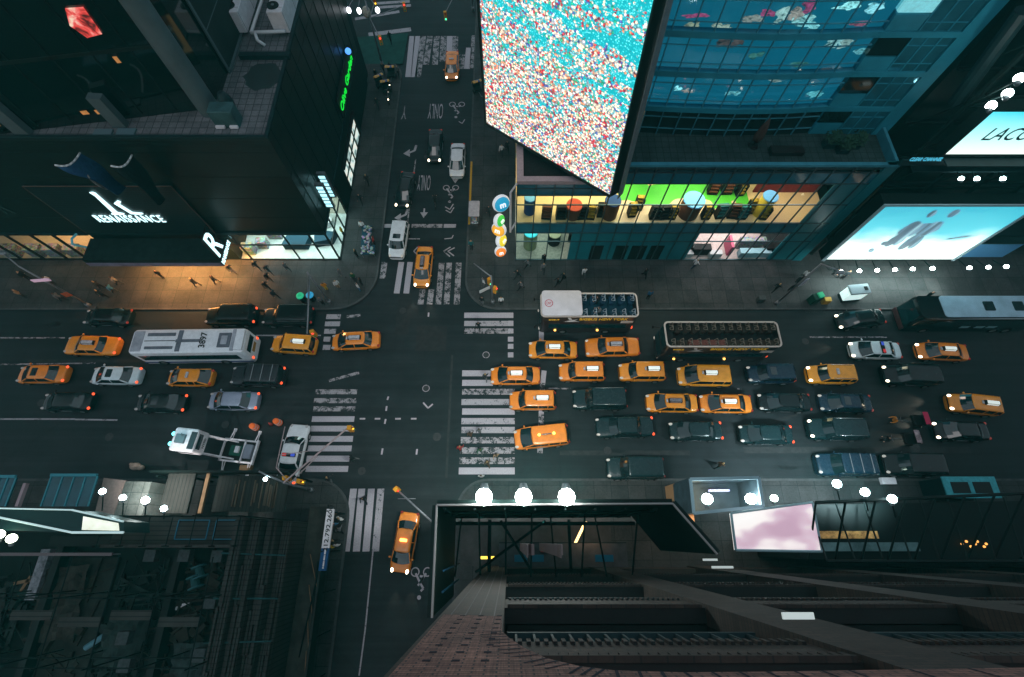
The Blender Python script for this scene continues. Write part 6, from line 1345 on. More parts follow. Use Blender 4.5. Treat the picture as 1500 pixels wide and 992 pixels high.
for k in range(13): x = q.uniform(a.x, b.x - .3); m.box(x, x + .12, a.y + q.uniform(0, .5), b.y - q.uniform(0, .6), sz, sz + .07)
W(m, 'loose_board', pm('brown_board', (.07, .055, .04), .8), sh)
s2 = empty('sidewalk_shed', (-15.5, -4, 0), 0, 'narrow sidewalk shed along the lower side street kerb carrying a banner', 'shed')
m = MB(); m.box(-16.5, -14.75, -28, 2.6, 3.4, 3.6); W(m, 'roof_board', pm('worn_shed_roof', (.028, .03, .026), .9, var=.5, vscale=.8), s2); m = MB(); m.box(-14.75, -14.6, -28, 2.7, 3.3, 4.5); W(m, 'parapet', M_dark, s2)
for k in range(5): m = MB(); m.tube((-14.68, 2.2 - k * 3, .13), (-14.68, 2.2 - k * 3, 4.6), .06, .06, 5); W(m, 'post', M_dsteel, s2)
m = MB(); m.tube((-15.2, -1.5, 3.7), (-14.7, -14, 3.7), .05, .05, 5); m.tube((-15.0, -1.8, 3.75), (-15.6, -8, 3.75), .05, .05, 5); W(m, 'loose_pipe', M_dsteel, s2)
m = MB(); q = random.Random(4)
for k in range(5): y = -1 - k * 2.2; m.tube((-15.9 + .25 * k % 1, y, 3.65), (-14.9, y - 2.6, 3.7), .035, .035, 4)
W(m, 'loose_lath', M_tan, s2)
bn0, bn1 = G(478, 746, 4.2), G(478, 803, 4.2); bn2 = G(474, 836, 4.2)
bnn = empty('banner_sign', (-14.5, bn1.y, 3.4), 0, 'white and blue banner with a phone number on the shed parapet', 'banner')
for (ya, yb, mt, nm) in ((bn1.y, bn0.y, M_wht, 'white_half'), (bn2.y, bn1.y, pm('blue_banner', (.01, .06, .16), .6), 'blue_half')):
    m = MB(); m.add([(-14.58, ya, 3.3), (-14.58, yb, 3.3), (-14.5, yb, 3.3), (-14.5, ya, 3.3), (-14.75, ya, 4.56), (-14.75, yb, 4.56), (-14.2, yb, 4.4), (-14.2, ya, 4.4)], [(0,1,5,4),(1,2,6,5),(2,3,7,6),(3,0,4,7),(4,5,6,7),(3,2,1,0)]); W(m, nm, mt, bnn)
def flat_text(txt, cx_, cy_, z, ln, hh, mat, root, rot):
    me = textmesh(txt, 1.0, .01, mat, offset=.01); xs = [v.co.x for v in me.vertices]; ys = [v.co.y for v in me.vertices]; mx_, my_ = (max(xs) + min(xs)) / 2, (max(ys) + min(ys)) / 2; sx, sy = ln / (max(xs) - min(xs)), hh / (max(ys) - min(ys))
    Mx = Matrix.Translation((cx_, cy_, z)) @ Matrix.Rotation(rot, 4, 'Z')
    for v in me.vertices: v.co = Mx @ Vector(((v.co.x - mx_) * sx, (v.co.y - my_) * sy, v.co.z))
    o = bpy.data.objects.new('lettering', me); COL.objects.link(o); o.parent = root; o.matrix_parent_inverse = Matrix.Translation(-Vector(root.location)); return o
flat_text('212.792.2600', -14.46, (bn0.y + bn1.y) / 2, 4.52, 3.4, .34, C_black, bnn, R(90)); m = MB()
for k in range(9): y_ = bn2.y + .15 + k * (bn1.y - bn2.y - .3) / 9; m.box(-14.5, -14.38, y_, y_ + .1 + .05 * (k % 3), 4.5, 4.51)
W(m, 'lettering', M_wht, bnn)
# canopies and lit sign at the far left
cl = empty('glass_canopy', (-45, 4, 0), 0, 'teal glass canopy roofs along the avenue at the far left', 'canopy')
cz = 6.0
for i, (p0, p1, mt, nm) in enumerate((((-40, 742), (24, 700), pm('teal_glass_roof', (0.0096, 0.064, 0.088), .15, var=.4, vscale=.5), 'glass_roof'), ((60, 742), (143, 698), MATS['teal_glass_roof'], 'glass_roof'))):
    a, b = G(p0[0], p0[1], cz), G(p1[0], p1[1], cz); m = MB(); m.box(a.x, b.x, a.y, b.y, cz - .15, cz); W(m, nm, mt, cl)
    m = MB(); m.box(a.x, b.x, b.y - .02, b.y + .2, cz, cz + .18)
    for k in range(5): x = a.x + (b.x - a.x) * k / 4; m.box(x - .05, x + .05, a.y, b.y, cz, cz + .06)
    W(m, 'rib', pm('teal_rib', (.04, .2, .25), .5), cl)
m = MB(); a, b = G(23, 742, cz), G(40, 708, cz); m.box(a.x, b.x, a.y, b.y, cz - .2, cz + .1); W(m, 'pink_strip', pm('pinkish_panel', (.3, .22, .24), .6), cl)
bg_ = empty('beige_roof', G(165, 730, 5), 0, 'beige tiled roof patch lit by the floodlights left of the sheds', 'roof'); pts_ = [G(x, y, 5.2) for x, y in ((138, 755), (152, 700), (183, 704), (165, 755))]; m = MB(); m.prism([(p.x, p.y) for p in pts_], .13, 5.2); W(m, 'roof_slab', pm('beige_slab', (0.28, 0.216, 0.192), .7, var=.2), bg_)
pts_ = [G(x, y, 5.1) for x, y in ((166, 755), (184, 705), (222, 706), (208, 755))]; m = MB(); m.prism([(p.x, p.y) for p in pts_], .13, 5.1); W(m, 'tiled_half', concrete('grey_green_tiles', (.1, .12, .11), (.14, .16, .15), .9, .9), bg_)
for i, (px, py) in enumerate(((150, 720), (180, 729), (213, 733), (240, 745))):
    p = G(px, py, 8.5); flood('floodlight', p, (p.x, p.y + .6, 4), .23 if i != 2 else .28, '%s floodlight from the left over the beige roof patch' % ['first', 'second', 'third and brightest', 'fourth'][i], 'floodlights over the beige roof', arm=(p.x - .3, p.y - 1.3, 7.6), lens=L_fl2 if i != 2 else L_fl)
    if i in (1, 2):
        l = bpy.data.lights.new('flood_beam', 'SPOT'); l.energy = 1500; l.color = (1, .95, .9); l.spot_size = R(110); l.spot_blend = .9; o = bpy.data.objects.new('flood_beam', l); COL.objects.link(o); o.location = p + Vector((0, .3, -.3)); o.rotation_euler = (R(10), 0, 0)
sz2 = 12.0; ls = empty('slanting_sign', (-38, -1, 0), 0, 'dark slanting sign box with white glowing edges at the left edge, above the site', 'sign')
pp = [G(x, y, sz2) for x, y in ((-30, 744), (105, 747), (181, 764), (181, 780), (105, 780), (-30, 752))]
m = MB(); m.prism([(pp[0].x, pp[0].y), (pp[5].x, pp[5].y - 1.0), (pp[4].x, pp[4].y), (pp[3].x, pp[3].y), (pp[2].x, pp[2].y), (pp[1].x, pp[1].y)], 9.5, sz2 - .05); W(m, 'sign_box', pm('dark_sign_face', (.01, .035, .035), .4), ls)
M_le = pm('glowing_edge', (.6, .8, .8), .4, emit=(.75, .95, .95), es=.3); m = MB(); m.tube(pp[0], pp[1], .05, .05, 5); m.tube(pp[1], pp[2], .06, .06, 5); m.tube(pp[5] + Vector((0, 0, 0)), pp[4], .07, .07, 5); m.tube(pp[4], pp[3], .08, .08, 5); W(m, 'glowing_edge', M_le, ls)
m = MB(); a, b = pp[4].lerp(pp[1], .1), pp[3].lerp(pp[2], .2)
m.add([pp[4] + Vector((.6, .15, 0)), pp[3] + Vector((-.3, .1, 0)), pp[2] + Vector((-.3, -.1, 0)), pp[1] + Vector((.9, -.4, 0))], [(0, 1, 2, 3)]); W(m, 'lit_face', pm('lit_cream_face', (.6, .6, .5), .4, emit=(.95, 1, .8), es=.75, var=.9, vscale=.9), ls)
for i, (px, py) in enumerate(((17, 789), (-1, 783))):
    p = G(px, py, 12.5); flood('floodlight', p, (p.x, p.y + 1, 10), .3, ['large pale green floodlight below the slanting sign, fully in view', 'large pale green floodlight cut by the left edge of the view'][i], 'floodlights by the slanting sign', lens=pm('pale_green_lens', (.8, .9, .7), .3, emit=(.9, 1, .75), es=9))
rl = empty('railing', (-38, -2.2, 0), 0, 'pale panelled railing with pinkish posts at the upper edge of the site', 'railing'); a, b = G(0, 812, 9), G(168, 808, 9)
for k in range(4): m = MB(); x = a.x + (b.x - a.x) * k / 4; m.box(x, x + (b.x - a.x) / 4 - .12, a.y - .04, a.y + .04, 8.2, 9.1); W(m, 'panel', pm('pale_panel', (.2, .24, .25), .6, var=.4), rl)
m = MB(); m.box(a.x, b.x, a.y - .1, a.y + .1, 9.1, 9.2); W(m, 'rail', pm('rosy_rail', (.12, .1, .11), .6), rl)

# heaps of loose rubble, boards and pipes on the site
for (x0, x1, y0, y1, z, n_, seed, lab) in ((-34, -30.5, -14, -2, 5.2, 150, 1, 'heap of dark rubble and boards filling the left bay of the building site'), (-29.5, -26, -14, -2, 5.2, 150, 2, 'heap of dark rubble and pipes in the middle bay of the building site'), (-25, -20.5, -13, -1.5, 5.2, 190, 3, 'heap of dark rubble around the teal drums of the building site'), (-44, -35.5, -12, -2.5, 5.2, 220, 4, 'heap of dark timber and rubble at the far left of the building site')):
    m = MB(); q = random.Random(seed)
    for k in range(n_):
        p = Vector((q.uniform(x0, x1), q.uniform(y0, y1), z + q.uniform(0, .5)))
        if q.random() < .45: m.obox(p, (q.uniform(.8, 3.2), q.uniform(.06, .22), q.uniform(.05, .15)), q.choice((q.uniform(0, 3.1), .1, 1.5)), q.uniform(-.2, .2))
        elif q.random() < .4: d_ = Vector((q.uniform(-1, 1), q.uniform(-1, 1), q.uniform(-.1, .5))).normalized() * q.uniform(.6, 2); m.tube(p - d_, p + d_, .05, .05, 5)
        else: m.obox(p, (q.uniform(.2, .9), q.uniform(.2, .8), q.uniform(.1, .6)), q.uniform(0, 3))
    fit('rubble', m, pm('rubble_%d' % (seed % 2), ((.009, .016, .015), (.016, .015, .012))[seed % 2], .85, var=.8, vscale=.9), lab, 'rubble')['kind'] = 'stuff'
sp_ = empty('scaffold_poles', (-27, -3, 0), 0, 'open grid of dark scaffold poles standing over the building site', 'scaffold')
for y in (-3.4, -7.2):
    m = MB()
    for k in range(6): m.tube((-35 + k * 3.1, y, 5.2), (-35 + k * 3.1, y, 11.5), .05, .05, 5)
    for z in (8.2, 11.0): m.tube((-36, y, z), (-19, y, z), .045, .045, 5)
    W(m, 'pole_row', M_dsteel, sp_)
m = MB()
for k in range(6): m.tube((-35 + k * 3.1, -1, 11.05), (-35 + k * 3.1, -9, 11.05), .045, .045, 5)
W(m, 'cross_pole', M_dsteel, sp_)
for k in range(4): m = MB(); m.box(-34 + k * 3.4, -31.2 + k * 3.4, -5 - (k % 2) * .4, -4.4 - (k % 2) * .4, 8.25, 8.3); W(m, 'plank', M_plank2, sp_)

q = random.Random(21)
for i, (x0, y0, w_, d_, rz, c_, lab) in enumerate(((-33, -4.2, 3.2, 4.8, .12, (.028, .026, .022), 'brown rough tarpaulin sheet lying over the left bay of the site'), (-27.6, -6.5, 3.0, 3.4, -.1, (.012, .022, .021), 'dark green tarpaulin sheet in the middle of the site'), (-38.5, -5, 3.4, 3.0, .2, (.014, .02, .018), 'dark tarpaulin sheet over timber at the far left of the site'), (-22.3, -8.2, 2.8, 3.0, .05, (.018, .03, .03), 'dark tarpaulin sheet below the teal drums'))):
    m = MB(); n_ = 9; Mx = Matrix.Translation((x0, y0, 6.1)) @ Matrix.Rotation(rz, 4, 'Z')
    P_ = [[Mx @ Vector((w_ * (a / n_ - .5) + q.uniform(-.06, .06), d_ * (b / n_ - .5) + q.uniform(-.06, .06), q.uniform(-.18, .18) - .5 * abs(a / n_ - .5))) for a in range(n_ + 1)] for b in range(n_ + 1)]
    for b in range(n_):
        for a in range(n_): m.quad(P_[b][a], P_[b][a + 1], P_[b + 1][a + 1], P_[b + 1][a])
    fit('tarpaulin', m, pm('tarp_%d' % i, c_, .8, var=.6, vscale=1.3, bump=.3), lab, 'tarpaulin', smooth=True)
# ============================================================ BUSES AND SPECIAL VEHICLES
def wheels(root, xs, hw, r, wd=.3):
    for x in xs:
        for s in (1, -1):
            m = MB(); m.tube((0, -wd / 2, 0), (0, wd / 2, 0), r, r, 16); o = m.build('wheel', M_tyre, root, auto=True); o.location = (x, s * (hw - wd / 2 + .03), r)
            m = MB(); m.tube((0, -wd / 2 - .01, 0), (0, wd / 2 + .01, 0), r * .6, r * .55, 12); m.build('rim', M_rim, o, auto=True)
def lamps(root, xf, xr, hw, zh, zt, hm, tm, rr=.14):
    for s in (1, -1):
        m = MB(); m.ball((xf, s * hw * .78, zh), rr, .6, 1.3, .8); m.build('headlight', hm, root, True)
        m = MB(); m.rbox(xr - .05, xr + .06, s * hw * .8 - .12, s * hw * .8 + .12, zt - .18, zt + .12, .04); m.build('tail_light', tm, root)
def ltext(txt, hgt, wid, org, xd, yd, mat, root, shear=0.0):
    me = textmesh(txt, 1.0, .01, mat, offset=.015, shear=shear); xs = [v.co.x for v in me.vertices]; ys = [v.co.y for v in me.vertices]; a, b, c_, d_ = min(xs), max(xs), min(ys), max(ys); X, Y = Vector(xd), Vector(yd); Z = X.cross(Y); O = Vector(org)
    for v in me.vertices: v.co = O + X * ((v.co.x - (a + b) / 2) / (b - a) * wid) + Y * ((v.co.y - c_) / (d_ - c_) * hgt) + Z * v.co.z
    o = bpy.data.objects.new('lettering', me); COL.objects.link(o); o.parent = root; return o
def outline(L, wd, r, n=4): return rrect(-L / 2, L / 2, -wd / 2, wd / 2, r, n)
# white city bus with fleet number
p = G(275, 499, 3.1); L_, hw = 11.0, 1.29
cb = empty('city_bus', (p.x, p.y, 0), pi - R(-.8), 'white city bus with the number 3897 on its roof', 'bus')
M_bw = carpaint('bus_white', (.82, .83, .88), .35); M_bg = pm('roof_grey', (.13, .14, .17), .6, var=.3, vscale=2); M_bl = pm('bus_window', (.006, .03, .035), .08, spec=.9); M_bg2 = pm('pale_grey_roof', (.36, .37, .42), .55, var=.25, vscale=1.5)
ot = outline(L_, hw * 2, .35); it = outline(L_ - .5, hw * 2 - .5, .3)
m = MB(); m.loft([[(x, y, .32) for x, y in ot], [(x, y, 2.75) for x, y in ot], [(x * .99, y * .95, 3.0) for x, y in ot], [(x, y, 3.08) for x, y in it]]); m.build('body', M_bw, cb, auto=True)
m = MB()
for s in (1, -1): m.box(-4.6, 4.9, s * 1.293 - .008, s * 1.293 + .008, 1.35, 2.45)
m.build('side_window', M_bl, cb)
m = MB(); m.box(-L_ / 2 - .012, -L_ / 2 + .01, -.85, .85, 1.75, 2.5); m.build('rear_window', M_bl, cb); m = MB(); m.box(L_ / 2 - .01, L_ / 2 + .012, -1.0, 1.0, 1.3, 2.6); m.build('windscreen', M_bl, cb)
m = MB(); m.box(-L_ / 2 - .02, -L_ / 2, -.5, .5, 1.1, 1.55); m.build('amber_panel', pm('amber_board', (.35, .17, .03), .5), cb)
for (x0, x1, y0, y1, z, mt, nm) in ((-5.4, -4.6, -1.05, 1.05, 3.3, M_bw, 'rear_pod'), (-4.55, -4.2, -1.1, 1.1, 3.2, M_bg2, 'pod_rim'), (-4.1, -2.9, -.75, .75, 3.16, M_bg, 'roof_hatch'), (-1.2, 1.2, -.16, .16, 3.1, M_bg, 'roof_channel'), (.6, 1.05, -1.1, 1.1, 3.13, M_bg, 'roof_channel'),
        (1.3, 4.0, .55, .85, 3.12, M_bg, 'roof_vent'), (1.3, 4.0, -.85, -.5, 3.12, M_bg, 'roof_vent'), (1.2, 4.2, -.06, .02, 3.105, C_black, 'roof_groove'), (4.3, 5.3, -1.05, 1.05, 3.12, M_bg2, 'front_pod')):
    m = MB(); m.rbox(x0, x1, y0, y1, 3.0, z, .05); m.build(nm, mt, cb)
m = MB(); m.rbox(-3.8, -3.2, -.45, .45, 3.15, 3.2, .05); m.build('hatch_lid', M_bg2, cb)
ltext('3897', .62, 1.6, (-1.75, -.05, 3.12), (0, -1, 0), (1, 0, 0), C_black, cb)
wheels(cb, (3.6, -2.6), hw, .5); lamps(cb, L_ / 2 - .02, -L_ / 2, hw, .8, 1.1, L_ho, L_tr)
m = MB(); m.box(-5.4, 5.4, -1.296, -1.29, .5, .8); m.box(-5.4, 5.4, 1.29, 1.296, .5, .8); m.build('side_stripe', pm('bus_stripe', (.02, .06, .2), .4), cb)
# open-top tour buses
M_mar = carpaint('dark_maroon_paint', (.022, .018, .02), .3); M_cr = pm('cream_rail', (.55, .48, .44), .45); M_wcan = pm('white_canopy', (.58, .54, .58), .5, var=.12, vscale=.8); M_gold = pm('gold_letters', (.75, .42, .03), .45, emit=(1, .6, .05), es=.12); M_sr = pm('silver_seat_rail', (.35, .42, .5), .35, .6); M_seat = pm('blue_seat', (.015, .05, .09), .6); M_seatd = pm('dark_seat', (.05, .04, .032), .6); M_grw = pm('white_swoosh', (.6, .58, .58), .5)
def tour_bus(px, py, L_, hw, canopy, label):
    p = G(px, py, 4.0); b = empty('tour_bus', (p.x, p.y, 0), pi, label, 'bus', 'open top tour buses')
    ot = outline(L_, hw * 2, .4); m = MB(); zt = 3.05
    m.loft([[(x, y, .3) for x, y in ot], [(x, y, zt) for x, y in ot], [(x, y, 4.0) for x, y in ot], [(x * .985, y * .94, 4.0) for x, y in ot], [(x * .985, y * .94, zt) for x, y in ot]]); m.build('body', M_mar, b, auto=True)
    m = MB(); r1, r2 = outline(L_ + .05, hw * 2 + .06, .42), outline(L_ - .22, hw * 2 - .22, .36); n = len(r1)
    m.loft([[(x, y, 3.99) for x, y in r1], [(x, y, 4.09) for x, y in r1], [(x, y, 4.09) for x, y in r2], [(x, y, 3.99) for x, y in r2]], False, False); m.build('deck_rail', M_cr, b)
    m = MB(); m.rbox(L_ / 2 - .05, L_ / 2 + .015, -1.1, 1.1, .9, 2.3, .02); m.build('windscreen', M_bl, b); m = MB(); m.rbox(L_ / 2 - .06, L_ / 2 + .012, -1.05, 1.05, 2.6, 3.9, .02); m.build('upper_windscreen', M_bl, b)
    for s in (1, -1):
        m = MB(); m.box(-L_ / 2 + .8, L_ / 2 - .9, s * hw - .01, s * hw + .012, 1.45, 2.35); m.build('side_window', M_bl, b)
    x0 = -L_ / 2 + .35; x1 = L_ / 2 - .5 if not canopy else .6
    nr = int((x1 - x0) / (.78 if canopy else .72))
    for k in range(nr):
        x = x0 + .2 + (x1 - x0 - .3) * k / max(nr - 1, 1)
        for y in (-.82, .82):
            m = MB(); m.rbox(x - .2, x + .22, y - .42, y + .42, zt, zt + .5, .08); m.rbox(x - .28, x - .17, y - .42, y + .42, zt + .4, zt + 1.0, .04); o = m.build('seat', M_seat if canopy else M_seatd, b)
            m = MB()
            for q in (-.21, .21):
                m.path([(x - .22, y + q - .17, zt + .8), (x - .24, y + q - .17, zt + 1.06), (x - .24, y + q + .17, zt + 1.06), (x - .22, y + q + .17, zt + .8)], .035 if canopy else .028, 5); m.path([(x - .24, y + q - .17, zt + 1.06), (x + .04, y + q - .09, zt + .9), (x + .04, y + q + .09, zt + .9), (x - .24, y + q + .17, zt + 1.06)], .03, 5)
            m.build('grab_rail', M_sr if canopy else pm('tan_seat_rail', (.2, .17, .14), .5), o, True)
    m = MB(); m.rbox(-L_ / 2 + .2, L_ / 2 - .2, -hw + .12, hw - .12, zt - .02, zt + .02, .2); m.build('deck', C_navy if canopy else C_black, b)
    if canopy:
        m = MB(); q1 = rrect(.75, L_ / 2 - .1, -hw - .05, hw + .05, .3, 4); q2 = rrect(.85, L_ / 2 - .35, -hw + .25, hw - .25, .3, 4); m.loft([[(x, y, 4.35) for x, y in q1], [(x, y, 4.5) for x, y in q1], [(x, y, 4.6) for x, y in q2]]); cn = m.build('canopy', M_wcan, b, auto=True)
        m = MB(); m.tube((L_ / 2 - .75, .1, 4.6), (L_ / 2 - .75, .1, 4.612), .42, .42, 20); em = m.build('emblem', pm('emblem_white', (.6, .55, .6), .5), cn)
        m = MB(); ring(m, Vector((L_ / 2 - .75, .1, 0)), .40, .07, 4.616); m.build('emblem_ring', pm('emblem_red', (.45, .05, .08), .5), cn)
        ltext('CNY', .3, .5, (L_ / 2 - .75, .25, 4.618), (-1, 0, 0), (0, -1, 0), MATS['emblem_red'], cn)
        for x in (.9, L_ / 2 - .4):
            for s in (1, -1): m = MB(); m.tube((x, s * (hw - .08), 4.0), (x, s * (hw - .08), 4.4), .05); m.build('canopy_post', M_cr, b)
    else:
        m = MB(); m.rbox(L_ / 2 - .9, L_ / 2 - .05, -hw + .1, hw - .1, 3.2, 3.6, .1); m.build('front_hood', C_black, b)
        m = MB(); m.rbox(L_ / 2 - 5.6, L_ / 2 - 2.2, hw - .75, hw - .2, 3.3, 4.0, .05); m.build('side_panel', pm('dull_red_panel', (.14, .05, .04), .6, var=.4), b)
    ltext('BIGBUS NEW YORK', .5, L_ * .5, (-L_ * .13 - .2, hw + .012, 3.25), (-1, 0, 0), (0, 0, 1), M_gold, b)
    ltext('BIGBUS', .28, 1.0, (L_ / 2 - 1.3, hw + .012, 3.25), (-1, 0, 0), (0, 0, 1), M_gold, b)
    m = MB(); z = hw + .01; m.add([(L_ / 2 - 2.2, z, 2.9), (L_ / 2 - 3.6, z, 3.5), (L_ / 2 - 3.3, z, 3.1), (L_ / 2 - 3.9, z, 2.9)], [(0, 1, 2, 3)]); m.add([(L_ / 2 - 2.6, z, 3.85), (L_ / 2 - 2.9, z, 3.85), (L_ / 2 - 3.1, z, 3.3), (L_ / 2 - 2.8, z, 3.3)], [(0, 1, 2, 3)]); m.build('swoosh', M_grw, b)
    m = MB(); m.box(-L_ / 2 + .3, -L_ / 2 + 1.5, hw + .005, hw + .016, 2.6, 3.1); m.build('side_sign', M_cr, b)
    wheels(b, (L_ / 2 - 2.4, -L_ / 2 + 2.6), hw, .48); lamps(b, L_ / 2, -L_ / 2, hw, .75, 1.1, L_dim, L_tr)
    for x in (L_ / 2 - 1.6, -1.2):
        m = MB(); m.ball((x, hw + .03, .95), .12); m.build('side_lamp', L_am, b, True)
    for s in (1, -1):
        m = MB(); m.tube((L_ / 2 - .1, s * hw, 2.6), (L_ / 2 + .5, s * (hw + .25), 2.4), .04); m.ball((L_ / 2 + .5, s * (hw + .25), 2.3), .16, .6, 1, 1.5); m.build('wing_mirror', C_black, b, True)
    return b
tour_bus(863, 447, 9.4, 1.28, True, 'open top tour bus with white front canopy, at the kerb below the store')
tour_bus(1058, 490, 10.8, 1.3, False, 'open top tour bus without canopy, cream rail round its dark seats')
# coach at the right edge
p = G(1440, 449, 3.5); ch = empty('coach', (p.x, p.y, 0), pi, 'dark coach with a blue roof at the kerb, cut by the right edge', 'bus'); L_, hw = 12.6, 1.28
ot = outline(L_, hw * 2, .4); m = MB(); m.loft([[(x, y, .3) for x, y in ot], [(x, y, 3.1) for x, y in ot], [(x * .985, y * .93, 3.45) for x, y in ot]]); m.build('body', PA['black'], ch, auto=True)
m = MB(); q = outline(L_ - 2.8, hw * 2 - .25, .3); m.loft([[(x - .9, y, 3.44) for x, y in q], [(x - .9, y, 3.52) for x, y in q], [(x * .98 - .9, y * .9, 3.58) for x, y in q]]); m.build('roof', pm('coach_roof_blue', (.33, .48, .58), .4, var=.2, vscale=.6), ch, auto=True)
m = MB(); m.rbox(L_ / 2 - .9, L_ / 2 + .02, -1.1, 1.1, 1.2, 3.2, .2); m.build('windscreen', M_bl, ch); m = MB(); m.tube((L_ / 2 - 1.5, hw * .95, 3.2), (-L_ / 2 + .5, hw * .97, 3.3), .05); m.tube((L_ / 2 - 1.5, hw * .95, 3.2), (L_ / 2 - 3.5, hw * 1.0, 2.6), .04); m.build('roof_rail', M_chr, ch)
for s in (1, -1): m = MB(); m.box(-L_ / 2 + .6, L_ / 2 - 2.2, s * hw - .01, s * hw + .012, 1.7, 2.7); m.build('side_window', M_bl, ch)
for x in (.5, -1.0, -2.2): m = MB(); m.rbox(x - .5, x + .4, hw - .01, hw + .02, 1.2, 1.6, .02); m.build('side_decal', pm('coach_decal', (.25, .45, .5), .5), ch)
wheels(ch, (4, -3.2, -4.5), hw, .5); lamps(ch, L_ / 2, -L_ / 2, hw, .8, 1.2, L_dim, L_to)
for x in (-.5, -3.4): m = MB(); m.rbox(x - .5, x + .5, -.5, .5, 3.57, 3.68, .1); m.build('roof_hatch', M_par, ch)
m = MB(); m.rbox(L_ / 2 - .05, L_ / 2 + .1, -1.2, 1.2, .5, 1.0, .05); m.build('bumper', pm('dark_red_bumper', (.045, .018, .02), .4), ch)

# white police car standing across the avenue
pc, rz_ = car_at(429, 664, -4, 'N'); pcar = put_car('police_car', 'crown', 'white', pc, rz_, 'white police car parked across the lower lanes by the left crosswalk', 'police car', None, 'police', 'off', 'on')
m = MB(); m.rbox(-2.45, -1.35, -.78, .78, 1.0, 1.05, .1); m.build('boot_panel', C_black, pcar)
# elevated police watch tower on a trailer
M_tw_ = pm('tower_white', (.78, .74, .78), .45, var=.25, vscale=1.5)
tb = G(347, 660, .8); wt_ = empty('police_watch_tower', (tb.x, tb.y, 0), R(-6), 'white mobile police watch tower, its cabin lifted above a braced trailer, teal lamp glowing', 'watch tower')
m = MB(); m.rbox(-1.9, 2.1, -1.1, 1.1, .55, .75, .06); m.build('trailer_bed', C_black, wt_)
m = MB(); m.box(-1.9, 2.1, -1.22, -1.05, .6, 1.0); m.box(-1.9, 2.1, 1.05, 1.22, .6, 1.0); m.box(1.95, 2.15, -1.3, 1.3, .6, 1.05); m.box(.55, .7, -1.2, 1.2, .75, 1.0); m.box(-1.9, -1.75, -1.2, 1.2, .6, 1.0); m.build('trailer_frame', M_tw_, wt_)
m = MB(); m.rbox(.9, 1.75, -.75, .75, .75, 1.3, .08); m.build('generator', pm('grey_generator', (.25, .26, .32), .5), wt_); m = MB(); m.rbox(-.9, .4, -.55, .55, .75, 1.0, .08); m.build('deck_cover', pm('green_cover', (.02, .10, .07), .6), wt_)
m = MB(); m.rbox(-.2, .25, -.25, .45, 1.0, 1.35, .05); m.build('tool_box', M_tw_, wt_)
for s in (1, -1):
    m = MB()
    m.tube((-1.6, s * .9, .9), (-3.0, s * .9, 4.3), .09, .09, 6); m.tube((-.2, s * .9, .9), (-2.2, s * .9, 4.2), .09, .09, 6); m.tube((-1.6, s * .9, 2.2), (-.9, s * .9, 1.8), .06, .06, 5); m.build('lift_arm', M_tw_, wt_)
    for x in (-1.4, 1.6):
        m = MB(); m.tube((x, s * 1.15, .8), (x - .1, s * 2.25, .12), .07, .07, 6); m.tube((x + .3, s * 1.15, .8), (x, s * 2.25, .12), .05, .05, 5); m.box(x - .25, x + .1, s * 2.25 - .18, s * 2.25 + .18, .02, .1); m.build('outrigger', M_tw_, wt_)
wheels(wt_, (.6,), 1.25, .38, .25)
m = MB(); m.rbox(-4.6, -2.0, -1.15, 1.15, 4.2, 6.4, .25); m.build('cabin', M_tw_, wt_)
m = MB(); m.box(-2.0, -1.985, -.75, .75, 5.2, 6.0); m.box(-4.615, -4.6, -.9, .9, 5.2, 6.0); m.box(-4.2, -2.4, -1.165, -1.15, 5.2, 6.0); m.box(-4.2, -2.4, 1.15, 1.165, 5.2, 6.0); m.build('cabin_window', M_bl, wt_)
m = MB(); m.rbox(-2.7, -2.05, -.85, .85, 6.4, 6.43, .04); m.build('roof_window', M_bl, wt_); ltext('NYPD', .35, 1.0, (-1.98, 0, 4.55), (0, 1, 0), (0, 0, 1), C_black, wt_)
m = MB(); m.rbox(-4.1, -3.1, -.4, .5, 6.4, 6.75, .1); m.tube((-3.4, .3, 6.7), (-3.2, .5, 7.3), .04); m.build('roof_equipment', pm('grey_equipment', (.14, .2, .22), .5), wt_)
for k in range(2): m = MB(); m.ball((-4.75, -.5 + k * 1.0, 6.1), .22); m.build('beacon', pm('teal_beacon', (.2, .8, .8), .3, emit=(.2, .95, 1), es=5 if k else 2), wt_, True)
l = bpy.data.lights.new('beacon_glow', 'POINT'); l.energy = 90; l.color = (.3, .9, 1); l.shadow_soft_size = .3; o = bpy.data.objects.new('beacon_glow', l); COL.objects.link(o); o.location = G(252, 628, 7)
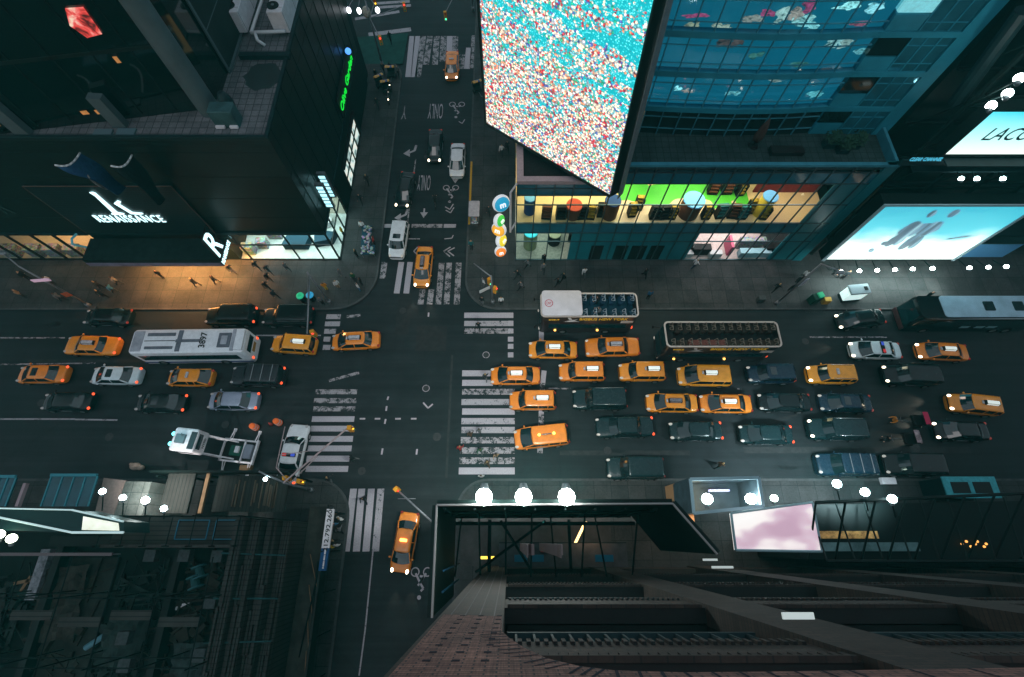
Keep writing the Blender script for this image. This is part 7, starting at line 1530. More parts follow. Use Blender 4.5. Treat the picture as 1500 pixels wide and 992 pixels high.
# pedicabs
def pedicab(x, y, rz, label, cmat, lit=False, group='pedicabs in the street', seatmat=None):
    r_ = empty('pedicab', (x, y, 0), rz, label, 'pedicab', group)
    m = MB(); m.path([(1.15, 0, .9), (.55, 0, .55), (-.2, 0, .5), (-.9, 0, .5)], .045, 6); m.path([(1.15, 0, .95), (1.35, 0, .34)], .035, 6); m.path([(1.05, -.3, 1.05), (1.15, 0, .98), (1.05, .3, 1.05)], .025, 5); m.build('frame', M_steel, r_, True)
    for (wx, wy) in ((1.35, 0), (-.8, .55), (-.8, -.55)):
        m = MB(); m.tube((wx, wy - .03, .34), (wx, wy + .03, .34), .34, .34, 16); m.build('wheel', M_tyre, r_, auto=True)
    m = MB(); m.rbox(-1.15, -.3, -.5, .5, .5, .8, .1); m.rbox(-1.25, -1.08, -.5, .5, .6, 1.3, .06); m.build('seat', seatmat or C_black, r_)
    m = MB(); m.loft([[(-1.25 + 1.05 * (1 - cos(a_)) * .55, s * .58, 1.25 + .62 * sin(a_)) for s in (-1, 1)] for a_ in [pi * k / 9 * .62 for k in range(10)]], False, False, False); m.build('canopy', cmat, r_, True)
    m = MB(); m.ball((1.42, .0, .8), .09); m.build('front_lamp', L_dim if not lit else L_hw, r_, True)
    for s in (1, -1): m = MB(); m.ball((-1.28, s * .4, .75), .06); m.build('rear_lamp', L_to, r_, True)
    return r_
def canv(n, c, v=0): return pm(n, c, .7, var=v, vscale=3)
t = NT('yellow_blue_canvas'); v = t.mapv(); vo = t.new('TexVoronoi'); vo.inputs['Scale'].default_value = 2.6; t.lk(v, vo.inputs['Vector']); sc2 = t.new('SeparateColor'); t.lk(vo.outputs['Color'], sc2.inputs[0]); t.set('Base Color', t.ramp(sc2.outputs[0], [(0, (.6, .3, .03)), (.55, (.02, .06, .2)), (.8, (.65, .4, .06))], True)); M_yb = t.m
p = G(1325, 619); pedicab(p.x, p.y, pi, 'pedicab with a crimson canopy and a rider in an orange vest', canv('crimson_canvas', (.5, .03, .09)))
p = G(1312, 645); pedicab(p.x, p.y, pi, 'pedicab with a pale mottled canopy, nearest the headlights of the black sedan', canv('mottled_canvas', (.3, .22, .24), .8))
for i, (px, py) in enumerate(((574, 121), (569, 142), (703, 142), (563, 133))):
    p = G(px, py); pedicab(p.x, p.y, -pi / 2 + .2 * i, ['pedicab under a yellow and blue canopy, foremost on the left kerb below the far crosswalk', 'pedicab under a yellow and blue canopy, second along the left kerb', 'pedicab under a yellow and blue canopy, half hidden by the giant screen', 'pedicab under a yellow and blue canopy, squeezed between two others on the left kerb'][i], M_yb, i < 2, 'yellow and blue pedicabs')

# ============================================================ STREET FURNITURE
M_gal = pm('galvanised_pole', (.22, .23, .25), .45, .5, var=.2, vscale=3); M_sig = pm('signal_yellow', (.6, .26, .02), .5)
def sighead(root, x, y, z, rz=0.0, on='r'):
    m = MB(); m.obox((x, y, z), (.36, .32, 1.05), rz); h_ = m.build('signal_head', M_sig, root)
    for k, (c_, nm) in enumerate((((.6, .03, .02), 'r'), ((.6, .35, .02), 'a'), ((.03, .5, .25), 'g'))):
        mm = MB(); d = Vector((0, -.17, .33 - .33 * k)); d.rotate(Matrix.Rotation(rz, 3, 'Z')); mm.ball(Vector((x, y, z)) + d, .12, 1, .5, 1); mm.build('signal_lens', pm('lens_' + nm + ('_on' if on == nm else ''), tuple(q * .3 for q in c_), .3, emit=c_, es=4 if on == nm else .05), h_, True)
def pole(base, z, label, cat='traffic light', name='signal_pole', r=.11, group=None):
    b = G(*base, .13); r_ = empty(name, b, 0, label, cat, group); m = MB(); m.tube((0, 0, 0), (0, 0, .5), .22, .18, 10); m.tube((0, 0, .5), (0, 0, z), r, r * .7, 10); m.build('pole', M_gal, r_, True); return r_, b
def rel(b, v): return Vector(v) - Vector(b)
r_, b = pole((483, 443), 6.2, 'grey traffic signal pole with a long arm on the hotel corner, over the kerb'); e = rel(b, G(450, 489, 5.6)); m = MB(); m.path([(0, 0, 5.6), e], .07, 8); m.path([(0, 0, 6.1), (e.x * .5, e.y * .5, 5.7)], .02, 4); m.build('arm', M_gal, r_, True); sighead(r_, e.x + .5, e.y + .1, 5.3, .3, 'r')
r_, b = pole((722, 443), 5.6, 'grey traffic signal pole with orange signals and a short arm on the store corner'); e = rel(b, G(694, 386, 5.4)); m = MB(); m.path([(0, 0, 5.4), e], .06, 8); m.build('arm', M_gal, r_, True); sighead(r_, -.2, .2, 4.2, .6, 'g'); sighead(r_, .3, -.1, 3.0, 1.2, 'r'); m = MB(); m.obox((-.7, -.2, 3.2), (1.2, .06, .5), .5); m.build('street_sign', pm('signal_white_sign', (.5, .5, .5), .5), r_)
r_, b = pole((457, 718), 6.0, 'grey traffic signal pole with a braced arm over the left crosswalk'); e = rel(b, G(508, 628, 6.0)); m = MB(); m.path([(0, 0, 6.0), e], .07, 8); m.path([(0, 0, 5.0), e * .5 + Vector((0, 0, 2.6))], .04, 6); m.path([(0, 0, 4.6), (-.9, 1.2, 5.8)], .04, 6); m.path([(-.9, 1.2, 5.8), (-.7, 4.5, 6.0)], .04, 6); m.path([(-.8, 2.2, 5.85), (1.5, 2.5, 5.9)], .035, 6); m.build('arm', pm('pinkish_arm', (.4, .3, .3), .5), r_, True); sighead(r_, e.x + .3, e.y + .0, 5.8, 1.6, 'a'); sighead(r_, -.5, .5, 4.4, .2, 'a'); sighead(r_, .5, .3, 4.0, 1.4, 'a'); m = MB(); m.ball((-1.6, .3, 5.8), .16); m.build('lamp', L_fl2, r_, True)
m = MB(); m.path([(0, 0, 5.6), (-2.2, .9, 5.9)], .08, 6); m.build('lamp_arm', M_gal, r_, True)
b = G(655, 775, .13); r_ = empty('signal_pole', b, 0, 'grey signal arm with an orange head reaching over the lower side street', 'traffic light'); m = MB(); m.tube((0, 0, 0), (0, 0, 6), .11, .09, 10); m.build('pole', M_gal, r_, True); e = rel(b, G(581, 717, 6.0)); m = MB(); m.path([(0, 0, 5.9), e], .07, 8); m.path([(0, 0, 5.2), e * .6 + Vector((0, 0, 2.4))], .03, 5); m.path([e * .75 + Vector((-.7, 0, 1.45)), e * .75 + Vector((.7, 0, 1.45))], .03, 5); m.build('arm', M_gal, r_, True); sighead(r_, e.x, e.y, 5.7, .8, 'r')
r_, b = pole((560, 95), 9.5, 'tall grey lamp and signal pole with three white lamps on the far green corner', 'street lamp', 'lamp_pole', .13)
for (px, py, on) in ((557, 57, 'r'), (592, 8, 'r'), (549, 2, 'a')): e = rel(b, G(px, py, 6.5)); m = MB(); m.path([(0, 0, 6.3), e], .05, 6); m.build('arm', M_gal, r_, True); sighead(r_, e.x, e.y, 6.2, .2, on)
for (px, py) in ((511, 15), (526, 16), (553, 15)): e = rel(b, G(px, py, 9.0)); m = MB(); m.path([(0, 0, 8.5), (e.x * .5, e.y * .5, 9.6), e + Vector((0, 0, .3))], .04, 6); m.build('lamp_arm', M_gal, r_, True); m = MB(); m.ball(e, .32, .8, .8, 1.1); m.build('lamp_globe', pm('white_globe', (.8, .8, .85), .3, emit=(.9, .92, 1), es=5), r_, True)
m = MB(); m.ball((-.3, .2, 6.9), .6, .9, .9, 1.1); m.build('loudspeaker', pm('cream_cluster', (.4, .36, .3), .6, var=.6, vscale=5), r_, True)
r_, b = pole((693, 15), .3, 'thin arm with an orange signal beside the giant screen, over the far crosswalk'); e = rel(b, G(652, 20, 6.0)); m = MB(); m.path([(0, 0, 0), (0, 0, 6)], .1, 8); m.path([(0, 0, 6), e], .06, 6); m.build('arm', M_gal, r_, True); sighead(r_, e.x, e.y, 5.6, .2, 'g')
r_, b = pole((131, 448), 8.0, 'grey lamp pole with an orange sign leaning over the left pavement', 'street lamp', 'lamp_pole'); m = MB(); m.path([(0, 0, 8), (-1.6, 1.2, 8.4)], .06, 6); m.build('lamp_arm', M_gal, r_, True); m = MB(); m.ball((-1.6, 1.2, 8.3), .3, 1.3, .8, .5); m.build('lamp_head', M_gal, r_, True); m = MB(); m.obox((0, -.15, 2.8), (.6, .06, .7), .3); m.build('orange_sign', pm('orange_sign', (.5, .1, .04), .5), r_); m = MB(); m.obox((-.1, -.1, 5.6), (1.6, .08, .4), .1); m.build('pink_sign', pm('pink_white_sign', (.6, .4, .5), .5, emit=(.8, .5, .7), es=.3), r_)
r_, b = pole((1137, 445), 8.0, 'grey lamp pole with banners on the pavement right of the store', 'street lamp', 'lamp_pole'); m = MB(); m.path([(0, 0, 8), (1.4, -1, 8.3)], .06, 6); m.build('lamp_arm', M_gal, r_, True); m = MB(); m.ball((1.4, -1, 8.2), .28, 1.3, .8, .5); m.build('lamp_head', M_gal, r_, True); m = MB(); m.obox((.35, 0, 4.6), (.5, .05, 1.3), .4); m.build('banner', pm('pale_banner', (.45, .45, .55), .6), r_); m = MB(); m.obox((-.3, 0, 3.6), (.5, .05, 1.0), .4); m.build('dark_banner', C_black, r_)
p = G(1242, 436, .13); k_ = empty('phone_kiosk', p, .1, 'small glowing white and teal kiosk on the kerb edge before the black car', 'kiosk'); m = MB(); m.rbox(-1.0, 1.0, -.5, .5, .0, .35, .05); m.build('base', M_par, k_); m = MB(); m.rbox(-.98, .98, -.48, .48, .35, 1.75, .05); m.build('lit_body', pm('kiosk_lit', (.5, .6, .6), .4, emit=(.75, 1, .98), es=.8, var=.6, vscale=3), k_); m = MB(); m.rbox(-1.05, 1.05, -.55, .55, 1.75, 1.95, .08); m.build('roof', pm('kiosk_roof', (.3, .38, .42), .4), k_); m = MB(); m.rbox(.45, .8, -.2, .2, 1.95, 2.02, .03); m.build('vent', C_black, k_)
p = G(1190, 441, .13); k_ = empty('litter_bin', p, .3, 'green litter bin with a lit lid on the kerb beside the lamp pole', 'bin'); m = MB(); m.rbox(-.55, .45, -.4, .4, 0, 1.2, .08); m.build('bin_body', pm('dark_green_bin', (.01, .05, .035), .5), k_); m = MB(); m.rbox(-.1, .5, -.3, .3, 1.2, 1.35, .06); m.build('lid', pm('green_lid', (.02, .3, .14), .4, emit=(.05, .6, .3), es=.25), k_)
for i, (px, py, c_, lab) in enumerate(((445, 440, 'green', 'round green bin top under the signal arm on the hotel corner'), (459, 439, 'blue', 'round blue bin top next to the green one on the hotel corner'))):
    p = G(px, py, .13); k_ = empty('litter_bin', p, 0, lab, 'bin', 'round bins on the hotel corner'); m = MB(); m.tube((0, 0, 0), (0, 0, .95), .3, .34, 16); m.build('bin_body', C_black, k_, auto=True); mt = pm(c_ + '_rim', (.02, .4, .2) if i == 0 else (.03, .3, .5), .4, emit=(.03, .5, .25) if i == 0 else (.04, .35, .6), es=.4); m = MB(); m.loft([[(rr * cos(2*pi*q/20), rr * sin(2*pi*q/20), z) for q in range(20)] for rr, z in ((.3, .95), (.4, .98), (.4, 1.06), (.2, 1.08), (.2, .96))]); m.build('rim', mt, k_, True)
for i, (px, py, s, lab) in enumerate(((376, 627, 1, 'orange striped traffic drum left of the other, by the police car'), (410, 620, 1, 'orange striped traffic drum just above the parked police car'))):
    p = G(px, py, 0); k_ = empty('traffic_drum', p, 0, lab, 'traffic drum', 'orange traffic drums'); m = MB(); m.tube((0, 0, 0), (0, 0, .08), .42, .4, 16); m.build('base', C_black, k_, auto=True); m = MB(); m.loft([[(rr * cos(2*pi*q/18), rr * sin(2*pi*q/18), z) for q in range(18)] for rr, z in ((.32, .08), (.31, .4), (.28, .8), (.26, 1.0), (.12, 1.05))]); m.build('drum', pm('traffic_orange', (.7, .13, .03), .5, emit=(1, .2, .05), es=.12), k_, True)
    for q in range(2): m = MB(); m.tube((0, 0, .3 + q * .35), (0, 0, .42 + q * .35), .318 - q * .02, .312 - q * .02, 18); m.build('band', M_wht, k_, True)
p = G(398, 622, 0); k_ = empty('traffic_cone', p, 0, 'small red traffic cone between the two orange drums', 'traffic cone'); m = MB(); m.box(-.2, .2, -.2, .2, 0, .05); m.build('foot', C_black, k_); m = MB(); m.tube((0, 0, .05), (0, 0, .7), .16, .03, 12); m.build('cone', pm('cone_red', (.6, .1, .08), .5), k_, True)
p = G(202, 684, 0); m = MB(); m.ball((p.x, p.y, .3), .45, 1.2, .8, .7); m.ball((p.x + .45, p.y - .1, .25), .35, 1.1, .7, .7); m.ball((p.x - .5, p.y + .2, .2), .2, 1, .8, 1); fit('rubbish_bag', m, pm('pale_bag', (.4, .3, .24), .7, var=.4, vscale=4, bump=.5), 'pale crumpled rubbish bag lying on the dark lower lane at the left', 'bag', smooth=True)
p = G(362, 688, 0); m = MB(); m.rbox(p.x - .55, p.x + .55, p.y - .35, p.y + .35, 0, .4, .04); fit('wooden_box', m, M_tan, 'flat tan box on the road between the police tower and the sheds', 'box')
p = G(696, 326, .13); k_ = empty('food_cart', p, 0, 'pushcart with a pale canopy on the store side of the side street', 'food cart'); m = MB(); m.rbox(-.45, .45, -.9, .8, .5, 1.1, .05); m.build('counter', M_chr, k_); m = MB(); m.rbox(-.6, .6, -.7, 1.4, 2.0, 2.12, .1); m.build('canopy', pm('pale_canopy', (.36, .34, .38), .6, var=.2), k_); m = MB()
for s in (-1, 1): m.tube((s * .5, -.6, 1.1), (s * .5, -.6, 2.0), .025); m.tube((s * .5, 1.2, .1), (s * .5, 1.2, 2.0), .025)
m.build('canopy_post', M_steel, k_); wheels(k_, (0,), .5, .25, .08); m = MB(); m.rbox(-.3, .3, -.8, -.2, 1.1, 1.3, .05); m.build('goods', M_goods2, k_)
# vendor stall with colourful goods on the hotel side
for i, (px, py, w_, d_, lab) in enumerate(((537, 345, 1.1, 2.6, 'vendor table heaped with bright pink and blue goods on the hotel side pavement'), (539, 366, 1.5, 1.2, 'second vendor table with dark goods, nearer the hotel corner'))):
    p = G(px, py, .9); k_ = empty('vendor_table', (p.x, p.y, .13), .05, lab, 'stall', 'vendor tables by the kerb'); m = MB(); m.rbox(-w_ / 2, w_ / 2, -d_ / 2, d_ / 2, .7, .78, .03); m.build('table_top', C_navy, k_)
    for sx in (-1, 1):
        for sy in (-1, 1): m = MB(); m.tube((sx * (w_ / 2 - .1), sy * (d_ / 2 - .1), 0), (sx * (w_ / 2 - .1), sy * (d_ / 2 - .1), .7), .03); m.build('leg', M_steel, k_)
    q = random.Random(i); m = MB()
    for k in range(26): x, y = q.uniform(-w_ / 2 + .1, w_ / 2 - .1), q.uniform(-d_ / 2 + .1, d_ / 2 - .1); m.obox((x, y, .78 + .08), (q.uniform(.15, .35), q.uniform(.12, .3), q.uniform(.08, .2)), q.uniform(0, 3))
    o = m.build('goods', M_goods2 if i else prod('vivid_goods', .4, 4.5), k_); o['kind'] = 'stuff'
# news racks and small pavement things
for i, (px, py, c_, lab) in enumerate(((1207, 443, (.5, .3, .05), 'small orange-footed stand on the kerb left of the green bin'), (1112, 441, (.05, .06, .06), 'low dark box on the pavement edge above the roofless bus'))):
    p = G(px, py, .13); m = MB(); m.rbox(p.x - .35, p.x + .35, p.y - .25, p.y + .25, .13, .9, .05); fit('news_rack', m, pm('rack%d' % i, c_, .5), lab, 'news rack')
for i, (px0, px1, py) in enumerate(((1052, 1125, 452), (1180, 1210, 455))):
    a, b = G(px0, py, .14), G(px1, py, .14); m = MB()
    for k in range(12): x = a.x + (b.x - a.x) * k / 12; m.box(x, x + .05, a.y - .3, a.y + .45, .137, .145)
    m.build('pavement_grating', M_cover, kind='structure')

# ============================================================ PEOPLE
def body_mesh(pose):
    """one continuous clothed figure, 1.75 m tall, facing +X"""
    st = {'walk': (.36, .28), 'stand': (.02, .03), 'stride': (.26, .34), 'ride': (0, 0)}[pose]; s, a = st
    V = []; E_ = []; Rr = []
    def v(p, r, par=None):
        V.append(p); Rr.append(r); i = len(V) - 1
        if par is not None: E_.append((par, i))
        return i
    lean = .05 if pose in ('walk', 'stride') else 0
    if pose == 'ride': lean = .22
    hip = v((0, 0, .93), (.15, .17)); ab = v((lean * .4, 0, 1.1), (.125, .155), hip); chs = v((lean, 0, 1.32), (.13, .185), ab); nk = v((lean * 1.1, 0, 1.47), (.065, .07), chs); hd = v((lean * 1.25 + .01, 0, 1.60), (.10, .085), nk); tp_ = v((lean * 1.3, 0, 1.71), (.085, .075), hd)
    nose = v((lean * 1.25 + .10, 0, 1.59), (.03, .03), hd)
    for sd in (1, -1):
        sh_ = v((lean, sd * .19, 1.40), (.07, .07), chs); k = sd * a
        if pose == 'ride': el = v((.36, sd * .27, 1.2), (.05, .05), sh_); ha = v((.6, sd * .24, 1.1), (.04, .04), el); f1 = v((.68, sd * .22, 1.09), (.03, .035), ha)
        else: el = v((lean - k * .5, sd * .25, 1.13), (.05, .05), sh_); ha = v((lean - k * .9 + .08, sd * .25, .91), (.037, .037), el); f1 = v((lean - k * .9 + .11, sd * .24, .82), (.028, .036), ha)
        if pose == 'ride': kn = v((.34, sd * .12, .75 - sd * .1), (.075, .075), hip); an = v((.16, sd * .11, .42 - sd * .1), (.05, .05), kn); to = v((.32, sd * .11, .36 - sd * .1), (.045, .05), an)
        else:
            l = sd * s; kn = v((l * .55 + (.05 if l < 0 else .03), sd * .1, .5), (.075, .075), hip); an = v((l, sd * .1, .09 + (.05 if l < -.1 else 0)), (.05, .05), kn); to = v((l + .17, sd * .11, .05), (.042, .05), an)
    me = bpy.data.meshes.new('body'); me.from_pydata(V, E_, []); o = bpy.data.objects.new('tmp', me); COL.objects.link(o)
    md = o.modifiers.new('skin', 'SKIN'); md.use_smooth_shade = True
    for i, r in enumerate(Rr): me.skin_vertices[0].data[i].radius = r; me.skin_vertices[0].data[i].use_root = (i == 0)
    sb_ = o.modifiers.new('sub', 'SUBSURF'); sb_.levels = 1; sb_.render_levels = 1
    dg = bpy.context.evaluated_depsgraph_get(); m2 = bpy.data.meshes.new_from_object(o.evaluated_get(dg)); bpy.data.objects.remove(o)
    m2.materials.clear()
    for _ in range(5): m2.materials.append(None)
    hx = V[4][0]
    for f in m2.polygons:
        c_ = f.center; i = 2
        if c_.z > 1.47: i = 1 if (c_.z > 1.66 or c_.x < hx - .005) else 0
        elif abs(c_.y) > .19 and c_.z < .9 and pose != 'ride': i = 0
        elif c_.x > .58 and c_.z > 1.0: i = 0
        elif c_.z < .12 or (pose == 'ride' and c_.z < .42): i = 4
        elif c_.z < .94: i = 3
        f.material_index = i; f.use_smooth = True
    return m2
BODIES = {k: body_mesh(k) for k in ('walk', 'stand', 'stride', 'ride')}
SK = [pm('skin_a', (.42, .25, .18), .6), pm('skin_b', (.2, .11, .075), .6)]; HR = [pm('hair_dark', (.015, .012, .01), .6), pm('hair_brown', (.06, .035, .02), .6), pm('hair_fair', (.3, .2, .09), .6), pm('cap_white', (.6, .6, .6), .7)]
CL = {n: pm('cloth_' + n, c, .8, var=.2, vscale=6) for n, c in dict(black=(.012, .014, .016), dark=(.025, .03, .034), grey=(.12, .125, .13), white=(.6, .6, .6), blue=(.03, .12, .22), teal=(.02, .12, .13), red=(.3, .03, .03), orange=(.6, .22, .03), navy=(.012, .02, .045), brown=(.09, .055, .035), green=(.02, .09, .04), tan=(.3, .2, .12), yellow=(.5, .36, .04)).items()}
def person(px, py, pose, rz, top, legs, label, group=None, z=.13, skin=0, hair=0, h=1.0):
    p = G(px, py, z + .9); p.z = z
    o = bpy.data.objects.new('person', BODIES[pose]); COL.objects.link(o); o.location = p; o.rotation_euler = (0, 0, R(rz)); o.scale = (h, h, h)
    for i, mt in enumerate((SK[skin], HR[hair], CL[top], CL[legs], CL['black'])): o.material_slots[i].link = 'OBJECT'; o.material_slots[i].material = mt
    tag(o, label, 'person', group); return o
GP = 'people walking on the pavements'; GC = 'people on the crosswalks'
PEOPLE = [
 (232,401,'stand',-90,'black','black','person in black standing at the left end of the orange lit canopy light'),
 (283,413,'stride',0,'black','dark','person in black striding alone across the orange lit pavement, left one of two'),
 (312,409,'stride',10,'black','dark','person in black striding across the orange lit pavement, right one of two'),
 (336,393,'walk',-40,'black','grey','person in a dark coat leaving the canopy under the lit letter R'),
 (375,389,'walk',120,'black','dark','person in black close to the shop glass, under the end of the canopy'),
 (391,394,'walk',-50,'dark','dark','person in dark clothes walking away from the shop door in the warm light'),
 (391,405,'stride',-45,'black','brown','person in brown trousers, middle of the file leaving the hotel shop'),
 (389,418,'walk',-45,'black','black','person in black, upper one of the pair nearest the kerb before the hotel shop'),
 (400,430,'walk',-30,'dark','black','person in dark grey, lower one of the pair nearest the kerb before the hotel shop'),
 (418,390,'stride',-40,'grey','dark','person in a grey top right before the cyan glass of the corner shop'),
 (143,417,'walk',160,'dark','black','person in dark grey, leftmost of the small group on the left pavement'),
 (169,411,'walk',170,'grey','dark','person in a grey coat, upper right of the small group on the left pavement'),
 (163,423,'walk',165,'blue','dark','person in a bright blue jacket in the small group on the left pavement'),
 (147,430,'walk',150,'black','black','person in black, lowest of the small group on the left pavement'),
 (86,435,'walk',170,'grey','dark','person in grey walking along the kerb beside the leaning lamp pole'),
 (70,411,'stand',-20,'white','dark','person in a white top standing by the leaning lamp pole'),
 (33,403,'stand',0,'black','black','person in black standing before the warm lit shop at the far left'),
 (27,430,'stand',40,'tan','dark','person in a tan coat at the left edge of the pavement'),
 (497,399,'walk',-30,'grey','grey','person in light grey walking below the glass corner of the hotel shop'),
 (517,405,'stand',-90,'green','dark','person in a green jacket standing on the hotel corner, topmost of three'),
 (528,412,'stand',180,'black','dark','person in black standing on the hotel corner, right one of three'),
 (524,420,'stand',30,'white','blue','person in a white shirt standing on the hotel corner, lowest of three'),
 (493,416,'stand',-60,'white','tan','person in white shirt and tan trousers beside the orange glow on the hotel corner'),
 (475,419,'stand',100,'orange','yellow','person in an orange and yellow outfit beside the signal pole on the hotel corner'),
 (470,440,'stand',-90,'grey','black','person in grey waiting at the kerb beside the blue bin'),
 (521,371,'stand',0,'black','black','person in black right of the glass shop corner, next to the vendor tables'),
 (547,352,'stand',180,'red','dark','person in red behind the vendor table by the side street kerb'),
 (530,330,'stand',-90,'white','dark','person in white at the upper end of the vendor table'),
 (537,263,'walk',90,'dark','black','person in dark clothes alone on the hotel side pavement of the side street'),
 (527,290,'walk',-90,'black','black','person in black near the cyan blade signs on the side street'),
 (500,338,'stand',0,'yellow','dark','person in a yellow top beside the glass side of the corner shop'),
 (735,219,'walk',-100,'white','dark','person in a white shirt under the lower left corner of the giant screen'),
 (743,213,'walk',-80,'dark','black','person in dark clothes beside the white shirt under the giant screen'),
 (716,307,'walk',-90,'dark','black','person in dark clothes left of the blue lit disc'),
 (690,358,'stand',-90,'teal','dark','person in a teal jacket on the kerb below the pushcart'),
 (774,386,'walk',190,'grey','black','person in a grey top below the corner window of the store'),
 (797,377,'walk',-90,'black','black','person in black at the store entrance, nearer the glass'),
 (796,391,'walk',-90,'grey','dark','person in grey in front of the store entrance, nearer the kerb'),
 (759,401,'walk',190,'black','dark','person in black between the column of discs and the signal pole'),
 (818,412,'walk',200,'dark','dark','person in dark clothes above the canopied bus, left one of a pair'),
 (826,405,'walk',200,'black','black','person in black above the canopied bus, right one of a pair'),
 (856,398,'walk',-90,'white','grey','person in a white top walking alone above the canopied bus'),
 (946,400,'walk',100,'black','black','person in black on the pavement above the gap between the two tour buses'),
 (1019,386,'walk',20,'white','navy','person in a white shirt before the pink lit shop'),
 (764,418,'walk',-170,'grey','black','person in grey on the wide pavement just left of the canopied bus'),
 (952,431,'stand',-90,'blue','black','person in blue at the kerb behind the canopied bus'),
 (734,440,'stand',-90,'white','black','person in white at the foot of the store corner signal pole'),
 (706,440,'stand',-120,'black','grey','person in black at the rounded kerb of the store corner'),
 (708,413,'stand',20,'white','grey','person in white beside the orange signals of the store corner'),
 (1138,421,'walk',30,'black','black','person in black walking toward the lamp pole right of the store'),
 (1180,402,'walk',60,'white','black','person in a white top below the bright shop end right of the store'),
 (1170,412,'walk',50,'black','dark','person in black beside the lamp pole right of the store'),
 (1240,402,'stand',-90,'dark','black','person in dark clothes under the lamps of the turquoise billboard'),
 (1361,432,'stand',-90,'black','dark','person in black at the front of the coach'),
 (701,476,'walk',-90,'black','black','person in black on the upper stripes of the right crosswalk'),
 (711,552,'walk',90,'dark','grey','person in dark top on the right crosswalk, before the foremost taxi'),
 (702,632,'walk',90,'grey','dark','person in grey on the lower half of the right crosswalk, right one of a pair'),
 (689,637,'walk',90,'brown','dark','person in brown on the lower half of the right crosswalk, left one of a pair'),
 (674,657,'walk',80,'red','black','person in a red jacket at the left edge of the right crosswalk'),
 (704,659,'walk',-90,'green','grey','person in green on the right crosswalk, between the red jacket and the askew taxi'),
 (727,667,'walk',-90,'tan','dark','person in a tan top on the right crosswalk near the lower kerb'),
 (714,679,'walk',100,'brown','brown','person all in brown near the last stripes of the right crosswalk'),
 (705,698,'stand',90,'white','grey','person in white just above the left dazzling floodlight'),
 (517,672,'walk',180,'black','grey','person in black at the right edge of the left crosswalk'),
 (482,702,'walk',90,'dark','grey','person in dark grey below the last stripe of the left crosswalk'),
 (533,730,'walk',-90,'black','dark','person in black on the crosswalk of the lower side street'),
 (492,752,'stand',90,'tan','dark','person in tan at the upper end of the banner by the lower side street'),
 (499,760,'stand',60,'white','dark','person in white beside the banner by the lower side street'),
 (491,768,'stand',90,'blue','dark','person in blue beside the middle of the banner'),
 (497,776,'walk',100,'grey','black','person in grey below the blue one, at the lower side street kerb'),
 (490,792,'stand',80,'black','dark','person in black by the lower part of the banner'),
 (486,801,'stand',70,'yellow','dark','person in a yellow top at the lower end of the banner'),
 (494,799,'stand',90,'white','black','person in a white cap and dark top, lowest by the banner'),
 (550,108,'walk',-90,'black','black','person in black left of the yellow and blue pedicabs'),
 (561,100,'walk',-90,'dark','black','person in dark clothes below the tall far lamp pole, left one of three'),
 (571,100,'walk',90,'black','black','person in black below the tall far lamp pole, middle one of three'),
 (582,103,'walk',-90,'grey','black','person in grey below the tall far lamp pole, rightmost of three'),
 (571,55,'walk',90,'black','black','person in black on the green painted corner at the top'),
 (552,150,'walk',-90,'dark','dark','person in dark clothes left of the lower pedicabs by the lit shop window'),
 (1055,681,'walk',30,'brown','black','person in brown crossing the lower lanes above the marquee box'),
]
for i, (px, py, pose, rz, top, legs, lab) in enumerate(PEOPLE):
    cross = 'crosswalk' in lab or 'lower lanes' in lab
    person(px, py, pose, rz, top, legs, lab, GC if cross else GP, .005 if cross else .13, skin=(i * 7) % 5 == 0, hair=3 if 'white cap' in lab else (i * 5) % 3, h=.96 + .08 * ((i * 37) % 10) / 10)
p = G(1311, 616); o = person(1311, 616, 'ride', 180, 'orange', 'black', 'rider in an orange vest pedalling the crimson canopied pedicab', None, .12)
o = person(1301, 644, 'ride', 180, 'black', 'dark', 'rider in black pedalling the pedicab with the mottled canopy', None, .12)
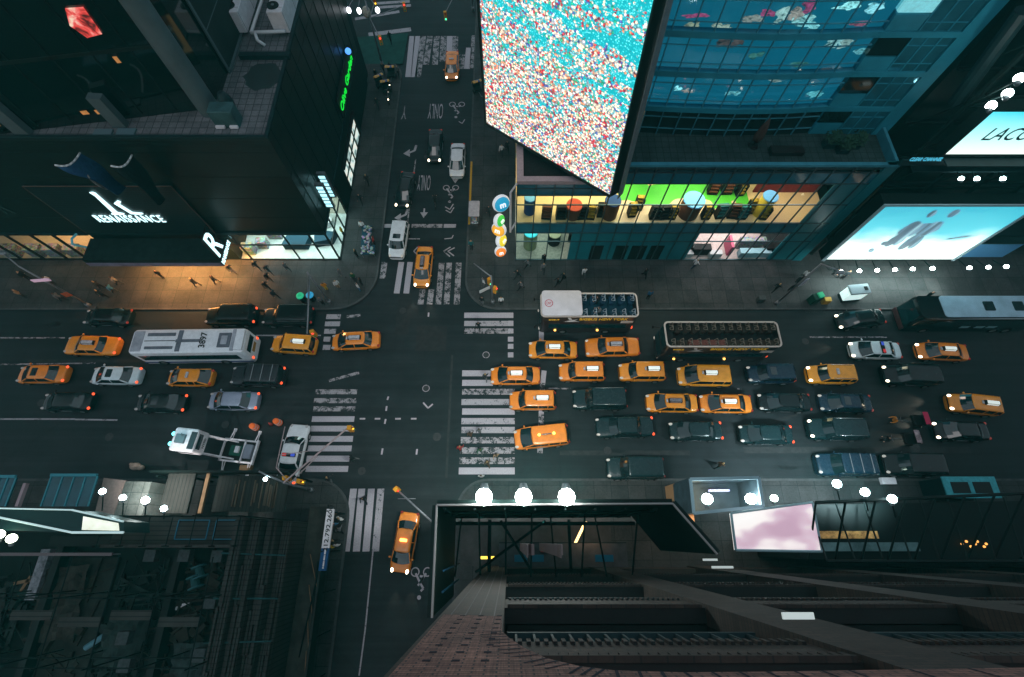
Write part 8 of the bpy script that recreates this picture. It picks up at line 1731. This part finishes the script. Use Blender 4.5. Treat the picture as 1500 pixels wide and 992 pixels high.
# riders of two bicycles
def bicycle(px, py, rz, label, lit):
    p = G(px, py, .6); r_ = empty('bicycle', (p.x, p.y, .0 if py > 452 or 570 < px < 690 else .13), R(rz), label, 'bicycle', 'bicycles on the street')
    for x in (.52, -.52):
        m = MB(); n = 16; m.loft([[((.33 + .03 * cos(q)) * cos(2*pi*k/n) + x, .02 * sin(q), .34 + (.33 + .03 * cos(q)) * sin(2*pi*k/n)) for q in (0, pi / 2, pi, 3 * pi / 2)] for k in range(n + 1)], False, False); m.build('wheel', M_tyre, r_, True)
    m = MB(); m.path([(-.52, 0, .34), (-.1, 0, .32), (.38, 0, .82), (-.2, 0, .85), (-.1, 0, .32)], .025, 5); m.path([(.52, 0, .34), (.36, 0, .95)], .022, 5); m.build('frame', M_steel, r_, True)
    m = MB(); m.path([(.3, -.28, .98), (.38, 0, .96), (.3, .28, .98)], .018, 5); m.build('handlebar', M_chr, r_, True); m = MB(); m.ball((-.2, 0, .92), .1, 1.4, .7, .4); m.build('saddle', C_black, r_, True)
    if lit: m = MB(); m.ball((.5, 0, .95), .07); m.build('front_lamp', L_hw, r_, True)
    return r_
bicycle(637, 296, 95, 'bicycle ridden up the middle of the side street', False); person(637, 295, 'ride', 95, 'black', 'dark', 'cyclist in black riding in the middle of the side street', None, .1)
bicycle(1221, 396, -60, 'bicycle with a lit front lamp below the billboard lamps', True); person(1221, 396, 'ride', -60, 'black', 'black', 'cyclist in black with a lit bicycle below the billboard lamps', None, .25)
for i, (px, py, top, lab) in enumerate(((878, 440, 'black', 'passenger in black on the canopied tour bus, upper seat row'), (880, 456, 'grey', 'passenger in grey on the canopied tour bus, lower seat row'))):
    p = G(px, py, 3.7); o = person(px, py, 'ride', 180, top, 'dark', lab, 'passengers on the tour bus', 2.75); 
wt_.scale = (.8, .86, .72)
# headlight beams on the asphalt
for (px, py, e_) in ((1366, 622, 60), (1366, 642, 60), (1201, 600, 45), (1385, 585, 40), (1385, 605, 40), (1297, 545, 30), (1246, 506, 30), (606, 420, 25), (630, 420, 25), (580, 838, 30), (603, 838, 30)):
    p = G(px, py, .7); l = bpy.data.lights.new('headlight_beam', 'SPOT'); l.energy = e_ * 6; l.color = (1, .86, .68); l.spot_size = R(42); l.spot_blend = .7; l.shadow_soft_size = .06
    o = bpy.data.objects.new('headlight_beam', l); COL.objects.link(o); dr = Vector((-1, 0, -.14)) if py < 700 and px > 700 else Vector((0, -1, -.14)); o.location = p + dr * .3; o.rotation_euler = dr.to_track_quat('-Z', 'Y').to_euler()
# thin teal haze, added to tint and lift the dark tones
hz_ = bpy.data.materials.new('added_tint_haze'); hz_.use_nodes = True; n = hz_.node_tree; n.nodes.clear(); o_ = n.nodes.new('ShaderNodeOutputMaterial'); v_ = n.nodes.new('ShaderNodeVolumePrincipled'); v_.inputs['Density'].default_value = 0.0007; v_.inputs['Color'].default_value = (.12, .95, .9, 1); v_.inputs['Anisotropy'].default_value = .2; n.links.new(v_.outputs[0], o_.inputs['Volume'])
m = MB(); m.box(-130, 130, -60, 140, -1.2, 47.5); m.build('added_haze', hz_, kind='stuff')
